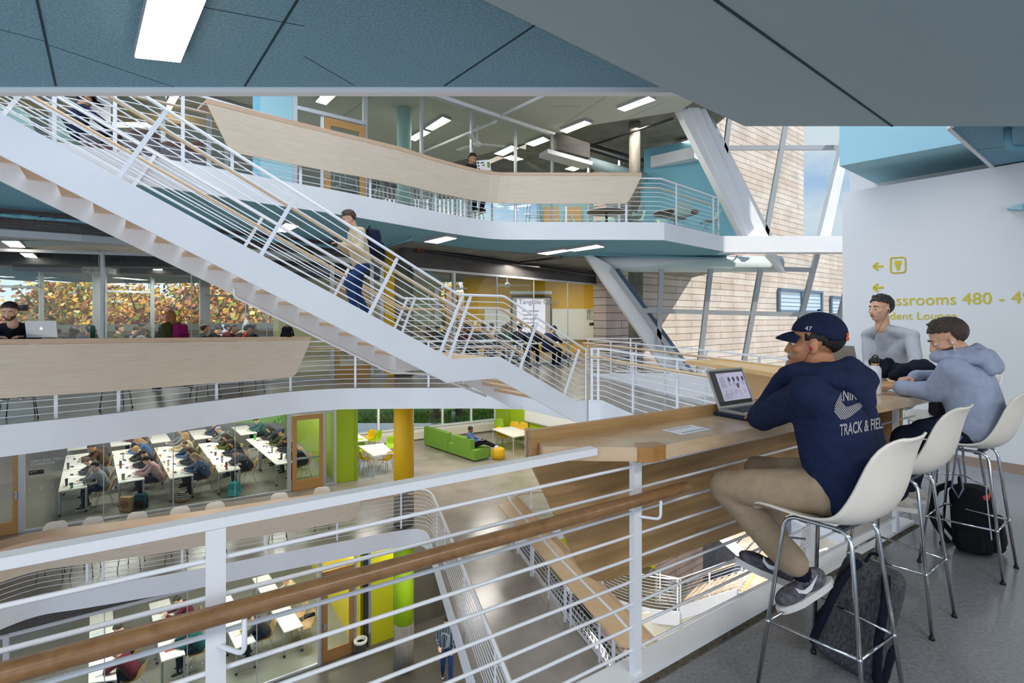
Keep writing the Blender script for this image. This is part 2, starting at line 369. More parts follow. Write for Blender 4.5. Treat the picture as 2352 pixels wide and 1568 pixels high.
# near ceiling (rough blue board) and the smooth soffit
f=MB(); f.prism([(-9,-4),(-9,3.44),(1.10,3.44),(1.1,2.6),(-.3,1.5),(-2.0,-.5),(-3.5,-4)],3.1,3.3,0)
for a,b in (((85,0),(128,197)),((683,0),(562,198)),((1225,60),(1020,197))):
    p,q=gp(*a,3.1),gp(*b,3.1); p=p+(p-q)*.6; f.beam(p+V((0,0,.002)),q+V((0,0,.002)),.012,.008,mi=1)
for a,b in (((0,68),(102,94)),((102,100),(400,200)),((700,130),(815,197)),((380,0),(700,60))):
    f.beam(gp(*a,3.1)+V((0,0,.003)),gp(*b,3.1)+V((0,0,.003)),.006,.008,mi=1)
struct('ceiling',f,[CEILB,GROOVE])
f=MB(); f.box((-3.9,3.47,3.20),(10.2,.06,.27)); struct('trim_10',f,[WHITE])
f=MB(); sof=[(-3.6,-4),(-2.5,0),(-.127,2.255),(.88,3.09),(1.7,3.74),(9,3.74),(9,-4)]; f.prism(sof,2.95,3.6,0)
p,q=V((.55,1.98,2.95)),V((2.78,3.74,2.95)); f.beam(p+(p-q)*.5,q,.014,.006,mi=1); struct('ceiling_soffit',f,[SOFF,GROOVE])
f=MB(); f.prism([(3.57,3.9),(3.57,4.16),(4.99,5.28),(9,9),(9,3.9)],3.1,3.3,0); struct('ceiling_right',f,[CEILB])
f=MB(); f.ribbon([(3.55,4.1),(3.57,4.16),(4.99,5.28),(7,7)],3.085,3.3,.03,side=1); struct('trim_11',f,[WHITE])
f=MB(); f.beam(gp(2240,345,3.1)+V((0,0,.003)),gp(2352,330,3.1)+V((0,0,.003)),.006,.008); struct('trim_12',f,[GROOVE])
# right wall with sign, recessed white wall above, light-blue slab edge above that
wd=V((-.295,.368,0)).normalized(); wn=V((wd.y,-wd.x,0))    # wn: away from the room
A=V((4.053,6.28,0)); B=A-wd*4.6
f=MB(); f.add([],[]); f.prism([xy(A),xy(B),xy(B-wn*-3.2),xy(A+wn*3.2)],0,3.085); struct('wall_right',f,[WALLW])
f=MB(); q=[A+wn*0-wd*.0,B]; f.ribbon([A-wd*.004,B],0.0,.10,.016,side=(1 if True else -1)); 
struct('baseboard_right',f,[woodmat('oak_baseboard','#dcb890','#cfa679')])
A2=dp(1951.7,382,6.9); A2.z=0; B2=A2-wd*5.5
f=MB(); f.prism([xy(A2),xy(B2),xy(B2+wn*3),xy(A2+wn*3)],3.085,3.6); struct('wall_upper',f,[WALLW])
c0=gp(1928,381,3.3); c1=gp(2217,327.5,3.3); dd=(c1-c0).normalized()
f=MB(); f.prism([xy(c0),xy(c0+dd*4),xy(c0+dd*4+wn*3),xy(c0+wn*3)],3.3,5.2); struct('wall_bulkhead',f,[LBLUE])
# walls far right/behind to close the building
f=MB(); f.box((9.1,0,1.5),(.2,8,3.4)); struct('wall_side',f,[WALLW])
f=MB(); f.box((9.6,9.3,-4.2),(.2,10.7,15.4)); struct('wall_east',f,[WALLW])  # closing wall, put in to keep sun patches off the bridge
# slab over the atrium ceiling at the upper floor, with raw concrete beyond
f=MB(); f.prism([(-24,9.5),(-9,9.5),(-3,10),(3.5,11.5),(5.2,12),(6.2,14.4),(5.4,25),(-24,25)],7.35,7.6,0); struct('ceiling_upper',f,[CONCR])
f=MB(); P=[gp(1560,254,7.3),gp(1345,288,7.3),gp(1240,318,7.3),gp(1000,382,7.3),gp(800,430,7.3)]
f.prism([(-24,9.3),(-24,23)]+[(-6,23)]+[xy(p) for p in reversed(P)]+[(5.2,12.2),(5.2,10.5)],7.28,7.34,0)
for a,b in (((650,480),(1000,330)),((1000,480),(1410,210)),((1260,245),(1335,243)),((700,330),(860,215)),((1170,390),(1530,232))):
    p,q=gp(a[0],a[1],7.28),gp(b[0],b[1],7.28); f.beam(p+V((0,0,.004)),q+V((0,0,.004)),.02,.012,mi=1)
struct('ceiling_panel',f,[CEILG,mat('grey_joint','#8a8c84',.9)])
# closed top of the atrium, no glazed opening
f=MB(); f.box((-2,-1.5,9.2),(30,.3,4)); struct('wall_lightwell',f,[WHITE])
f=MB(); f.prism([(-24,-1.4),(-24,12.5),(9.5,12.5),(9.5,-1.4)],10.9,11.0,0)
struct('ceiling_atrium',f,[WALLW])  # opaque slab instead of skylight glass, added to block the sun
f=MB(); f.box((9.4,5,7.2),(.2,13.5,7.6)); struct('wall_atrium_right',f,[WALLW])  # unseen upper wall, added to shut out the sun
f=MB(); f.box((-3,12.4,9.2),(25,.2,3.6)); struct('wall_atrium_back',f,[WALLW])
# ---------- railings
def railing(path,posts,label,name='guard_railing',h=1.0,nb=9,hand=None,handside=1,topw=.045,toph=.025,br=.007,pw=.045,pd=.02,gap=None,top=True,handcut=None,handmat=None,group=None,hr=.02,z0=0.0,brk=None,cat='railing'):
    P=[V(p) for p in path]; base=P[0].copy(); R=empty(name,base,label,cat,group)
    gap=gap or h/(nb+1.0)
    if top:
        m=MB(); Q=[p+V((0,0,h-toph/2)) for p in P]
        sec=[]; n=len(Q); vs=[]
        for i in range(n):
            t=Q[min(i+1,n-1)]-Q[max(i-1,0)]; t.normalize(); sd=t.cross(V((0,0,1))).normalized(); u=sd.cross(t)
            for a,b in((-1,-1),(1,-1),(1,1),(-1,1)): vs.append(Q[i]+sd*a*topw/2+u*b*toph/2)
        fs=[(i*4+j,i*4+(j+1)%4,(i+1)*4+(j+1)%4,(i+1)*4+j) for i in range(n-1) for j in range(4)]+[(0,1,2,3),((n-1)*4+3,(n-1)*4+2,(n-1)*4+1,(n-1)*4)]
        m.add(vs,fs); m.build('top_rail',WHITEM,R)
    for k in range(nb):
        z=h-toph-gap*(k+1)+.01
        MB().tube([p+V((0,0,z)) for p in P],br,6).build('rail_bar',WHITEM,R)
    T=plen(P); 
    if isinstance(posts,(int,float)): posts=[.05+i*(T-.1)/max(1,round(T/posts)) for i in range(round(T/posts)+1)]
    brs=[]
    for d in posts:
        p,t=along(P,d); a=math.atan2(t.y,t.x); o=MB().box(p+V((0,0,(h-toph+z0)/2)),(pw,pd,h-toph-z0),a).build('post',WHITEM,R)
        brs.append((p,V((-t.y,t.x,0)).normalized()*handside,o))
    if hand:
        off,hz=hand; Q=[p+V((0,0,hz)) for p in offpath(P,off*handside)]
        if handcut:
            L0,L1=handcut; acc=0; Q2=[]
            for i in range(len(Q)):
                if L0<=acc<=L1: Q2.append(Q[i])
                if i<len(Q)-1: acc+=(P[i+1]-P[i]).length
            Q=Q2 if len(Q2)>1 else Q
        MB().tube(Q,hr,10).build('handrail',handmat or HANDL,R)
        for p,n,o in brs:
            b=p+V((0,0,hz-.10)); MB().tube(fillet([b,b+n*off*.99,b+n*off+V((0,0,.09))],.03,3),.006,6).build('bracket',WHITEM,R)
    return R
def guard_panel(path,z0,z1,th,sA,sB,round_=.12,side=1):
    P=[V(p) for p in path]; T=plen(P); n=max(12,int(T/.25)); rows=10; m=MB(); vs=[]
    for r in range(rows+1):
        z=z0+(z1-z0)*(r/rows)**1.5; d=(z1-z); ex=0
        if z-z0<round_: ex=round_*(1-math.sqrt(max(0,1-((round_-(z-z0))/round_)**2)))
        a,b=sA*d+ex*(sA!=0),T-sB*d-ex*(sB!=0)
        for i in range(n+1):
            p,t=along(P,a+(b-a)*i/n); nn=V((-t.y,t.x,0)).normalized()*side
            zz=z-z1+p.z
            vs.append(V((p.x,p.y,zz))); vs.append(V((p.x,p.y,zz))+nn*th)
    W=(n+1)*2; fs=[]
    for r in range(rows):
        for i in range(n):
            a=r*W+i*2; b=(r+1)*W+i*2; fs+=[(a,a+2,b+2,b),(a+1,b+1,b+3,a+3)]
        fs+=[(r*W,(r+1)*W,(r+1)*W+1,r*W+1),(r*W+n*2,r*W+n*2+1,(r+1)*W+n*2+1,(r+1)*W+n*2)]
    for i in range(n):
        a=i*2; b=rows*W+i*2; fs+=[(a,a+1,a+3,a+2),(b,b+2,b+3,b+1)]
    return m.add(vs,fs,0,False)
def counter(path,zp0,label,depth=.42,sA=.45,sB=.45,name='atrium_counter',group=None,M1=None,M2=None,side=1,band=.075):
    """path points carry the top height in z"""
    M1=M1 or BIRCH; M2=M2 or BIRCHT
    P=[V(p) for p in path]; zt=P[0].z; R=empty(name,V((P[0].x,P[0].y,P[0].z-1.1)),label,'counter',group)
    h=zt-zp0
    guard_panel([p-V((0,0,band+.004)) for p in P],zt-h,zt-band,.018,sA,sB,side=side).build('front_panel',M1,R)
    m=MB(); Q=offpath(P,.028*side); vs=[]; n=len(P)
    m=MB().ribbon(P,[p.z-band for p in P],[p.z for p in P],.03,side=side); m.build('edge_band',M2,R)
    A=offpath(P,.03*side); B=offpath(P,depth*side); vs=[]
    for i in range(n):
        for q in (A[i],B[i]):
            vs.append(V((q.x,q.y,P[i].z-.05))); vs.append(V((q.x,q.y,P[i].z-.012)))
    fs=[]
    for i in range(n-1):
        a,b=i*4,i*4+4; fs+=[(a,b,b+2,a+2),(a+1,a+3,b+3,b+1),(a+2,b+2,b+3,a+3),(a,a+1,b+1,b)]
    fs+=[(0,2,3,1),((n-1)*4,(n-1)*4+1,(n-1)*4+3,(n-1)*4+2)]
    MB().add(vs,fs).build('counter_top',M2,R)
    return R
def cut(P,a,b,k=24):
    return [along(P,a+(b-a)*i/k)[0] for i in range(k+1)]
def arc_at(P,px):
    """distance along plan path where it crosses image column px"""
    acc=0
    for i in range(len(P)-1):
        f=lambda q:(q.x*F/max(q.y,.1)+1176-px)
        a,b=f(P[i]),f(P[i+1])
        if a*b<=0 and a!=b and P[i].y>.3: return acc+(P[i+1]-P[i]).length*abs(a)/(abs(a)+abs(b))
        acc+=(P[i+1]-P[i]).length
    return acc
# left balcony on our level
Pr=offpath(E4,.10); d0=arc_at(Pr,-250); d1=plen(Pr)-.02
pp=[arc_at(Pr,x)-d0 for x in (-60,128,272,497,667,816,984)]
RP=cut(Pr,d0,d1,60); railing([V((p.x,p.y,.03)) for p in RP],pp,'white horizontal-bar railing along the far balcony on our level, left half of the atrium',h=1.03,hand=(.09,.86),handside=1)
Pc=offpath(E4,.03); a=arc_at(Pc,-300); b=arc_at(Pc,714); CP=cut(Pc,a,b,30)
def topz(p,y): return EH-(y-HY)*p.y/F
CP=[V((p.x,p.y,topz(p,778.8-6.2*max(0,min(1,(1176+F*p.x/p.y)/714))))) for p in CP]
zL=CP[-1].z
L4C=counter(CP,zL-.72,'long pale birch counter on the left balcony of our level, laptop standing on it',sA=0,sB=.42,depth=.5)
# upper floor railing and counter
Pr=offpath(E5,.10); d0=arc_at(Pr,-180); d1=plen(Pr)-.03
pp=[arc_at(Pr,x)-d0 for x in (-60,125,264,420,533,690,850,1000,1067,1184,1300,1438,1549,1636)]+[d1-d0-.04]
railing([V((p.x,p.y,Z5+.01)) for p in cut(Pr,d0,d1,80)],pp,'white horizontal-bar railing around the upper floor balcony edge',h=1.07,hand=(.09,.86),handside=1)
Pc=offpath(E5,.03); Pc=[p for p in Pc]; a=arc_at(Pc,475); b=arc_at(Pc,1473.5); CP=cut(Pc,a,b,50)
ys=[(475,225.5),(640,268),(776,302),(913,335),(1000,362.6),(1060,379),(1100,388.5),(1144.6,395.6),(1200,395.6),(1480,395)]
def itp(t,x):
    for i in range(len(t)-1):
        if x<=t[i+1][0]: f=(x-t[i][0])/(t[i+1][0]-t[i][0]); return t[i][1]+(t[i+1][1]-t[i][1])*max(0,f)
    return t[-1][1]
CP=[V((p.x,p.y,min(Z5+1.18,max(Z5+1.0,topz(p,itp(ys,1176+F*p.x/p.y)))))) for p in CP]
L5C=counter(CP,CP[0].z-.72,'long pale birch counter curving along the upper floor balcony',sA=.5,sB=.5,depth=.45)
# third floor railing, counter, walkway railings
Pr=offpath(E3,.10); d0=arc_at(Pr,-150); dm=plen(Pr)
pp=[arc_at(Pr,x)-d0 for x in (-60,200,236,418,608,774,921,1003)]+[arc_at(Pr,985)-d0+2.2*i for i in (1,2,3,4)]
railing([V((p.x,p.y,Z3+.03)) for p in cut(Pr,d0,dm,90)],pp,'white horizontal-bar railing of the third floor, curving from the left balcony onto the walkway',h=1.04,hand=(.09,.86),handside=1)
Pc=offpath(E3,.03); a=arc_at(Pc,-40); b=arc_at(Pc,834); CP=[V((p.x,p.y,Z3+1.13)) for p in cut(Pc,a,b,40)]
L3C=counter(CP,Z3+.5,'long birch counter on the third floor balcony, white stools tucked behind it',sA=0,sB=.42,depth=.55)
Pr=offpath(W3,.10); railing([V((p.x,p.y,Z3+.03)) for p in Pr],[1.5,3.2,4.9,6.6,7.6,8.6,9.6,10.5,11.6,12.4,13.5,14.6,15.2],'white railing on the right side of the third floor walkway',h=1.04,hand=(.09,.86),handside=1)
q=[gp(1144.5,1159.7,Z3+1.07),gp(1423.6,1479,Z3+1.07),gp(1500,1491,Z3+1.07),gp(1513,1482,Z3+1.07),gp(1187.8,1141.8,Z3+1.07)]
R=empty('walkway_counter',V((q[1].x,q[1].y,Z3)),'narrow maple counter with raised back edge on the walkway railing below us','counter')
m=MB().poly([p-V((0,0,.02)) for p in q],.035); m.build('counter_top',woodmat('maple_top','#e3c298','#d8b182',.3,.9,(2,2,6)),R)
MB().ribbon([q[3],q[4]],Z3+1.05,Z3+1.13,.025,side=1).build('back_edge',BIRCHT,R)
for t in (.12,.42,.72,.95):
    p=q[1].lerp(q[0],t)*.5+q[3].lerp(q[4],t)*.5; MB().box((p.x,p.y,Z3+.52),(.04,.04,1.02),A1).build('support_post',WHITEM,R)
# our level, bridge railings
br=fillet([V((1.42,9.5,.03)),V((1.66,9.48,.03)),V((1.89,8.21,.03)),V((2.44,6.46,.03)),V((2.75,5.0,.03)),V((2.93,4.3,.03))],.3)
br=[V((p.x+.03,p.y,p.z)) for p in br]
T=plen(br)
railing(br,[.03,arc_at(br,1374),arc_at(br,1454),arc_at(br,1560),arc_at(br,1700),T-.1],'white railing on the near side of the bridge, joined to the foot of the stair',h=.96,hand=(.09,.8),handside=-1)
bf=fillet([V((3.9,6.55,.04)),V((3.78,6.89,.04)),V((3.36,9.11,.04)),V((2.74,11.4,.04)),V((2.22,13.1,.04)),V((1.98,13.5,.04)),V((2.15,14.0,.04)),V((3.6,14.1,.04))],.5)
bf=[V((p.x-.04,p.y,p.z)) for p in bf]
railing(bf,[.1,arc_at(bf,1750),arc_at(bf,1621),arc_at(bf,1530),arc_at(bf,1461),arc_at(bf,1404),plen(bf)-1.6,plen(bf)-.3],'white railing on the far side of the bridge looping round the window void',h=.96,hand=(.09,.84),handside=1)
# foreground railing on our balcony
fr=[V((3.02,3.84,.028)),V((.531,2.2,.028)),V((-1.80,.69,.028)),V((-3.6,-.47,.028))]
D=[0,]; dpost=(fr[1]-fr[0]).length
dirr=(fr[2]-fr[1]).normalized()
R=railing(fr,[],'white steel railing with oak handrail running across the foreground',h=1.0,nb=9,gap=.098,top=False,br=.0068)
Q=[V((.531-.20,2.2-.1295,0)),fr[2],fr[3]]
MB().beam(V((.33,2.07,1.0145)),V((-3.6,-.47,1.0145)),.045,.027).build('top_rail',WHITEM,R)
rd=(V((.33,2.07,0))-V((-3.6,-.47,0))).normalized(); ra=math.atan2(rd.y,rd.x)
def fpost(X,Y,zt):
    m=MB().box((X,Y,(zt+.028)/2),(.046,.028,zt-.028),ra); o=m.build('post',WHITEM,R); return o
fpost(.531,2.2,.965); fpost(-.781,1.349,1.0); fpost(-2.15,.465,1.0)
for (px_,Y_) in ((1853,3.02),(2056,3.66)):
    X_=(px_-1176)*Y_/F; t=(V((X_,Y_,0))-fr[1]).dot((fr[0]-fr[1]).normalized()); p=fr[1]+(fr[0]-fr[1]).normalized()*t; fpost(p.x,p.y,.95)
hn=V((rd.y,-rd.x,0))*.085
h0=V((.531,2.2,.807))+hn+rd*.235; h1=V((-3.6,-.47,.807))+hn
MB().tube([h0+rd*.012,h0+rd*.008,h0,h0-rd*.012]+[h0.lerp(h1,i/12) for i in range(1,13)],[.006,.016,.022,.0245]+[.0245]*12,16).build('handrail',HAND,R)
for X,Y,s in ((.531,2.2,1),(-.781,1.349,1)):
    b=V((X,Y,.69 if X<0 else .70)); MB().tube(fillet([b,b+hn*.5+rd*.03,b+hn+rd*.06,b+hn+rd*.06+V((0,0,.10))],.03,4),.0065,8).build('bracket',WHITEM,R)
# our counter (near)
cd=V((.846,.533,0)).normalized(); cn=V((-cd.y,cd.x,0))   # cn: outward over the void
F0=V((.587,2.106,0)); 
def cpt(t,o): return F0+cd*t+cn*o
R=empty('oak_bar_counter',cpt(0,.1),'oak bar counter in the foreground with raised back edge, laptop and bottle on it','counter')
TL=2.9
top=[cpt(-.07,.035),cpt(-.02,.0),cpt(TL,0),cpt(TL,.315),cpt(-.36,.315),cpt(-.385,.25)]
m=MB().prism([xy(p) for p in top],.962,1.02)
o=m.build('counter_top',OAKT,R); b=o.modifiers.new('b','BEVEL'); b.width=.014; b.segments=4; b.limit_method='ANGLE'
m=MB(); m.prism([xy(cpt(-.075,.03)),xy(cpt(-.025,-.003)),xy(cpt(.075,-.003)),xy(cpt(.075,.06)),xy(cpt(-.03,.09))],.959,1.0205); o=m.build('corner_block',woodmat('end_grain_oak','#b98750','#a5743e',.3,6,(3,3,3)),R)
b=o.modifiers.new('b','BEVEL'); b.width=.018; b.segments=4; b.limit_method='ANGLE'
MB().ribbon([cpt(-.40,.315),cpt(TL,.315)],.955,1.076,.022,side=1).build('back_edge',OAK,R)
pp=[V((p.x,p.y,.955)) for p in (cpt(-.40,.33),cpt(TL+.0,.33))]
guard_panel(pp,.31,.955,.02,.52,0,side=1).build('front_panel',OAK,R)
MB().ribbon([cpt(-.405,.352),cpt(-.375,.352)],.93,1.078,.006,side=1).build('end_cap',BIRCHT,R)
# second counter, along the bridge
q=[V((2.28,5.72,1.10)),V((2.6,4.87,1.09)),V((2.80,3.98,1.075)),V((2.84,3.72,1.07))]
counter([V(p) for p in q],.38,'light maple counter on the bridge railing facing our counter',depth=.42,sA=.5,sB=0,side=-1,name='bridge_counter',M1=woodmat('maple_panel','#e0c08f','#d6b27c'),M2=woodmat('maple_edge','#d9b681','#cda66c'))
# ---------- stair
s0=V((1.41,9.54,0)); sdir=V((-1510,-1176,0)).normalized(); sn=V((-.614,.789,0)); SW=1.93
def spt(s,z,o=0): return s0+sdir*s+sn*o+V((0,0,z))
a1,a2,a3=.24,2.035,2.93; zl=.925; top_s=8.4; k=.52
prof=[(0,0.0),(a1,0.0),(a2,zl),(a3,zl+.0),(top_s,zl+k*(top_s-a3))]
def zprof(s):
    for i in range(4):
        if s<=prof[i+1][0]: f=(s-prof[i][0])/(prof[i+1][0]-prof[i][0]); return prof[i][1]+f*(prof[i+1][1]-prof[i][1])
    return prof[-1][1]
STR=empty('staircase',s0,'white steel staircase with open maple treads crossing the atrium','staircase')
bot=[(0,-.345),(a1+.08,-.345),(a2+.07,zl-.345),(a3+.10,zl-.345),(top_s,zprof(top_s)-.40)]
for o,nm in ((0,'near_stringer'),(SW-.04,'far_stringer')):
    A_=[spt(s,z,o) for s,z in prof]+[spt(s,z,o) for s,z in reversed(bot)]
    m=MB(); m.poly([p+sn*.02 for p in A_],.04); m.build('stringer',WHITE,STR)
TR=woodmat('tread_wood','#dcbf9c','#cfae87')
m_=MB()
def tread(s,z,w=.30):
    m=MB(); A_=[spt(s-w/2,z,.05),spt(s+w/2,z,.05),spt(s+w/2,z,SW-.05),spt(s-w/2,z,SW-.05)]
    m.poly([p-V((0,0,.02)) for p in A_],.045); m.build('tread',TR,STR)
n1=6
for i in range(1,n1): tread(a1+.1+(a2-a1)*(i)/n1, zl*i/n1-.07)
r=.165; s=a3+.28
while s<top_s-.1: tread(s,zprof(s)-.10); s+=r/k
m=MB(); m.poly([spt(a2-.02,zl-.05,.05),spt(a3+.05,zl-.05,.05),spt(a3+.05,zl-.05,SW-.05),spt(a2-.02,zl-.05,SW-.05)],.05); m.build('landing',TR,STR)
# stair railings: lines offset square to the slope
def stair_rail(o,label,handoff,sstart=0.0):
    R=empty('stair_railing',spt(0,0,o),label,'railing')
    H=1.0
    def line(h,off=0,s_end=top_s):
        pts=[(-.0,h*.97),(a1+.02,h*.97),(a2+.0,zl+h*.97),(a3-.0+.12*(h-.5),zl+h*.97),(s_end,zprof(s_end)+h)]
        if h>.0:
            pts[1]=(a1-.22*(h-.15),h*.97)
            pts[2]=(a2-.10*h,zl+h*.98); pts[3]=(a3-.12*h,zl+h*.98)
        return fillet([spt(s,z,o+off) for s,z in pts],.05,2)
    L_=line(H); MB().tube(L_,.020,8).build('top_rail',WHITEM,R)
    for i in range(9): MB().tube(line(H-.103*(i+1)),.0075,6).build('rail_bar',WHITEM,R)
    MB().tube(line(.80,handoff),.021,8).build('handrail',HANDL,R)
    for s in (.03,1.35-.75,1.62,a2+.14-.0,a3+.22,4.25,5.6,6.95,8.2):
        if s>a3: q0=spt(s,zprof(s)-.05,o); q1=spt(s-.43,zprof(s-.43)+H,o)
        elif s>a2: q0=spt(a3+.05,zl,o); q1=spt(a3-.35,zl+H*.98,o)
        elif s>a1: q0=spt(s,zprof(s)-.05,o); q1=spt(s-.40,max(zprof(s-.40),0)+H*.97,o)
        else: q0=spt(s,-.05,o); q1=spt(s,H*.97,o)
        MB().beam(q0,q1,.02,.045,up=(0,0,1)).build('post',WHITEM,R)
    return R
stair_rail(.02,'white railing on the near side of the staircase with pale wood handrail',.09)
stair_rail(SW-.02,'white railing on the far side of the staircase, behind the climbing person',-.09)
# sprinkler pipe under the stair
def pipe(pts,r,m,label,name='pipe',fl=.12,cat='pipe'):
    return MB().tube(fillet(pts,fl,3),r,8).build(name,m,label=label,cat=cat)
P_=[spt(5.6,zprof(5.6)-.33,SW-.35),spt(5.6,zprof(5.6)-.45,SW-.3),spt(3.2,zprof(3.2)-.45,SW-.3),spt(2.4,zl-.40,SW-.3),spt(1.2,.02,SW-.35)]
pipe(P_,.025,WHITEM,'white sprinkler pipe fixed under the staircase')
# ---------- rooms behind the balconies
NWIN=[0]
def hit(P,Q,px):
    """point on plan line PQ seen in image column px"""
    P,Q=V(P),V(Q); D=Q-P; k=(px-1176)/F; t=(k*P.y-P.x)/(D.x-k*D.y); return P+D*t
def glasswall(P,Q,z0,z1,pxs,glass=GLASS,frame=METW,w=.06,trans=(),thin=(),dots=None,nm=None):
    P,Q=V((P[0],P[1],0)),V((Q[0],Q[1],0)); NWIN[0]+=1
    m=MB(); m.beam(P+V((0,0,z0+.03)),Q+V((0,0,z0+.03)),.06,.06); m.beam(P+V((0,0,z1-.03)),Q+V((0,0,z1-.03)),.06,.06)
    for e in pxs:
        px,ww=(e if isinstance(e,tuple) else (e,w)); p=hit(P,Q,px); m.beam(p+V((0,0,z0)),p+V((0,0,z1)),ww,.08,up=tuple((Q-P).normalized().cross(V((0,0,1)))))
    for px in thin: p=hit(P,Q,px); m.box((p.x,p.y,(z0+z1)/2),(.018,.03,z1-z0-.1),math.atan2((Q-P).y,(Q-P).x))
    for a,b,z in trans:
        p,q=hit(P,Q,a),hit(P,Q,b); m.beam(p+V((0,0,z)),q+V((0,0,z)),.08,.07)
    o=m.build('window_%d'%NWIN[0],[frame],kind='structure')
    d=(Q-P).normalized()
    MB().beam(P+V((0,0,(z0+z1)/2)),Q+V((0,0,(z0+z1)/2)),.012,z1-z0-.08).build('pane',glass,o)
    if dots:
        m=MB(); n=V((d.y,-d.x,0)); T=(Q-P).length; s=.15
        while s<T-.1: p=P+d*s+n*.012; m.box((p.x,p.y,dots),(.012,.003,.05),math.atan2(d.y,d.x)); s+=.23
        m.build('safety_marks',WHITE,o)
    return o
NDOOR=[0]
def door(P,Q,z0,h,wood=DOORW,swing=0,pull=True,glass=GLASS,bar=False,hs=1):
    P,Q=V((P[0],P[1],z0)),V((Q[0],Q[1],z0)); d=(Q-P).normalized(); n=V((d.y,-d.x,0)); L_=(Q-P).length; NDOOR[0]+=1
    m=MB(); st=.14; U=V((0,0,1))
    for a in (st/2,L_-st/2): m.beam(P+d*a,P+d*a+U*h,st,.045,up=tuple(n))
    m.beam(P+d*st+U*(h-.08),P+d*(L_-st)+U*(h-.08),.045,.16); m.beam(P+d*st+U*.16,P+d*(L_-st)+U*.16,.045,.32)
    o=m.build('door_%d'%NDOOR[0],[wood],kind='structure')
    MB().beam(P+d*st+U*(h/2+.08),P+d*(L_-st)+U*(h/2+.08),.01,h-.48).build('pane',glass,o)
    a=.07 if hs>0 else L_-.07
    k=MB(); k.box(P+d*a+n*.03+U*1.0,(.05,.02,.2),math.atan2(d.y,d.x)); k.tube([P+d*a+n*.04+U*1.02,P+d*a+n*.075+U*1.02,P+d*(a+.12*hs)+n*.075+U*1.02],.009,6); k.build('door_handle',METG,o)
    if bar: MB().beam(P+d*st+U*1.0-n*.03,P+d*(L_-st)+U*1.0-n*.03,.03,.06).build('push_bar',METG,o)
    return o
def wallseg(name,P,Q,z0,z1,m,th=.12,side=1): return struct(name,MB().ribbon([V((P[0],P[1],0)),V((Q[0],Q[1],0))],z0,z1,th,side=side),[m])
# --- our level, left classroom
gA,gB=(-15,8.6),(-4.54,12.93)
gL=hit(V((-10.7,10.7,0)),V((-5.61,12.32,0)),-400)
glasswall((gL.x,gL.y),(-5.61,12.32),0,3.0,[236],thin=(440,613),dots=1.05)
glasswall((-5.61,12.32),(-4.54,12.93),0,3.0,[(763,.09)])
p0=hit(V((-4.54,12.93,0)),V((-3.3,13.6,0)),768); p1=hit(V((-4.54,12.93,0)),V((-3.3,13.6,0)),850)
door(p0,p1,0,2.35,DOORW)
glasswall((p1.x,p1.y),(-3.3,13.6),0,3.0,[(854,.08),(877,.08)])
wallseg('wall_left_yellow',(-3.38,13.55),(-3.06,13.72),0,3.37,YEL,.08)
f=MB(); pth=[(-12.5,6.2),(-8.46,8.46),(-7.6,9.05),(-6.2,10.3),(-4.76,11.76),(-3.3,13.3)]
f.ribbon(pth,3.02,3.37,.3,side=1); struct('wall_bulkhead_left',f,[MESHD])
f=MB(); f.ribbon(offpath([V((p[0],p[1],0)) for p in pth],-.01),2.90,3.02,.3,side=1); struct('trim_13',f,[METG])
f=MB(); f.ribbon([(-2.75,13.0),(3.15,19.5),(6,22)],2.84,3.37,.2,side=1); struct('wall_bulkhead_center',f,[MESHD])
f=MB(); f.prism([(-2.4,12.15),(-1.0,13.5),(.7,14.5),(2.3,15.4),(4.5,16.5),(8,16.8),(8,25),(-3.2,25),(-3.2,13.2)],3.345,3.368); struct('ceiling_concrete',f,[CONCR])
f=MB(); f.prism([(-15,12.2),(-9,12.0),(-5.6,12.5),(-3.4,13.8),(-3.4,25),(-20,25)],3.25,3.366)
struct('ceiling_classroom',f,[mat('classroom_ceiling','#d4d4cc',.9,noise=.04)])
f=MB(); f.beam((-14,12.9,3.08),(-4,15.6,3.08),.5,.3); f.beam((-15,15.5,3.1),(-4.5,19,3.1),.4,.25); struct('beam_classroom',f,[mat('dark_beam','#3e4046',.7)])
f=MB(); f.beam((-14.5,14.2,3.15),(-6,17.2,3.15),.6,.06); struct('ceiling_cloud',f,[mat('blue_cloud_panel','#7489b8',.8)])
# exterior window wall, left
WA,WB=V((-19.0,9.3,0)),V((-11.2,22.0,0)); WA=V((-15.3,15.3,0))-V((3.2,5.2,0))*.8; WB=V((-15.3,15.3,0))+V((3.2,5.2,0))*1.45
glasswall(xy(WA),xy(WB),.75,3.12,[95,(229,.38),350,(470,.38),567],frame=METG,w=.11,trans=((-60,95,2.5),(229,350,2.48),(470,567,2.45)))
f=MB(); f.ribbon([WA,WB],0,.76,.2,side=1); struct('wall_sill',f,[WALLW])
f=MB(); f.ribbon([WB,V((-3.4,24.6,0))],0,3.3,.2,side=1); struct('wall_classroom_end',f,[mat('pale_yellow_wall','#e8e2b4',.7)])
wt=hit(V((-9.8,20.6,0)),V((-6,22.2,0)),640); 
f=MB(); PA,PB=WA+V((-2.6,1.6,0)),WB+V((-2.6,1.6,0)); f.ribbon([PA-(PB-PA)*.5,PB+(PB-PA)*.3],.2,1.02,.1,side=1); struct('wall_parapet',f,[brickmat('parapet_boards','#c9a99a','#d6bbae','#8c6a5c',3,.14,.008,.7,rot=math.atan2(5.2,3.2),axis='xz')])
f=MB(); f.ribbon([PA-(PB-PA)*.5,PB+(PB-PA)*.3],1.02,1.30,.35,side=1); struct('trim_14',f,[mat('parapet_cap','#e9e4d8',.8)])
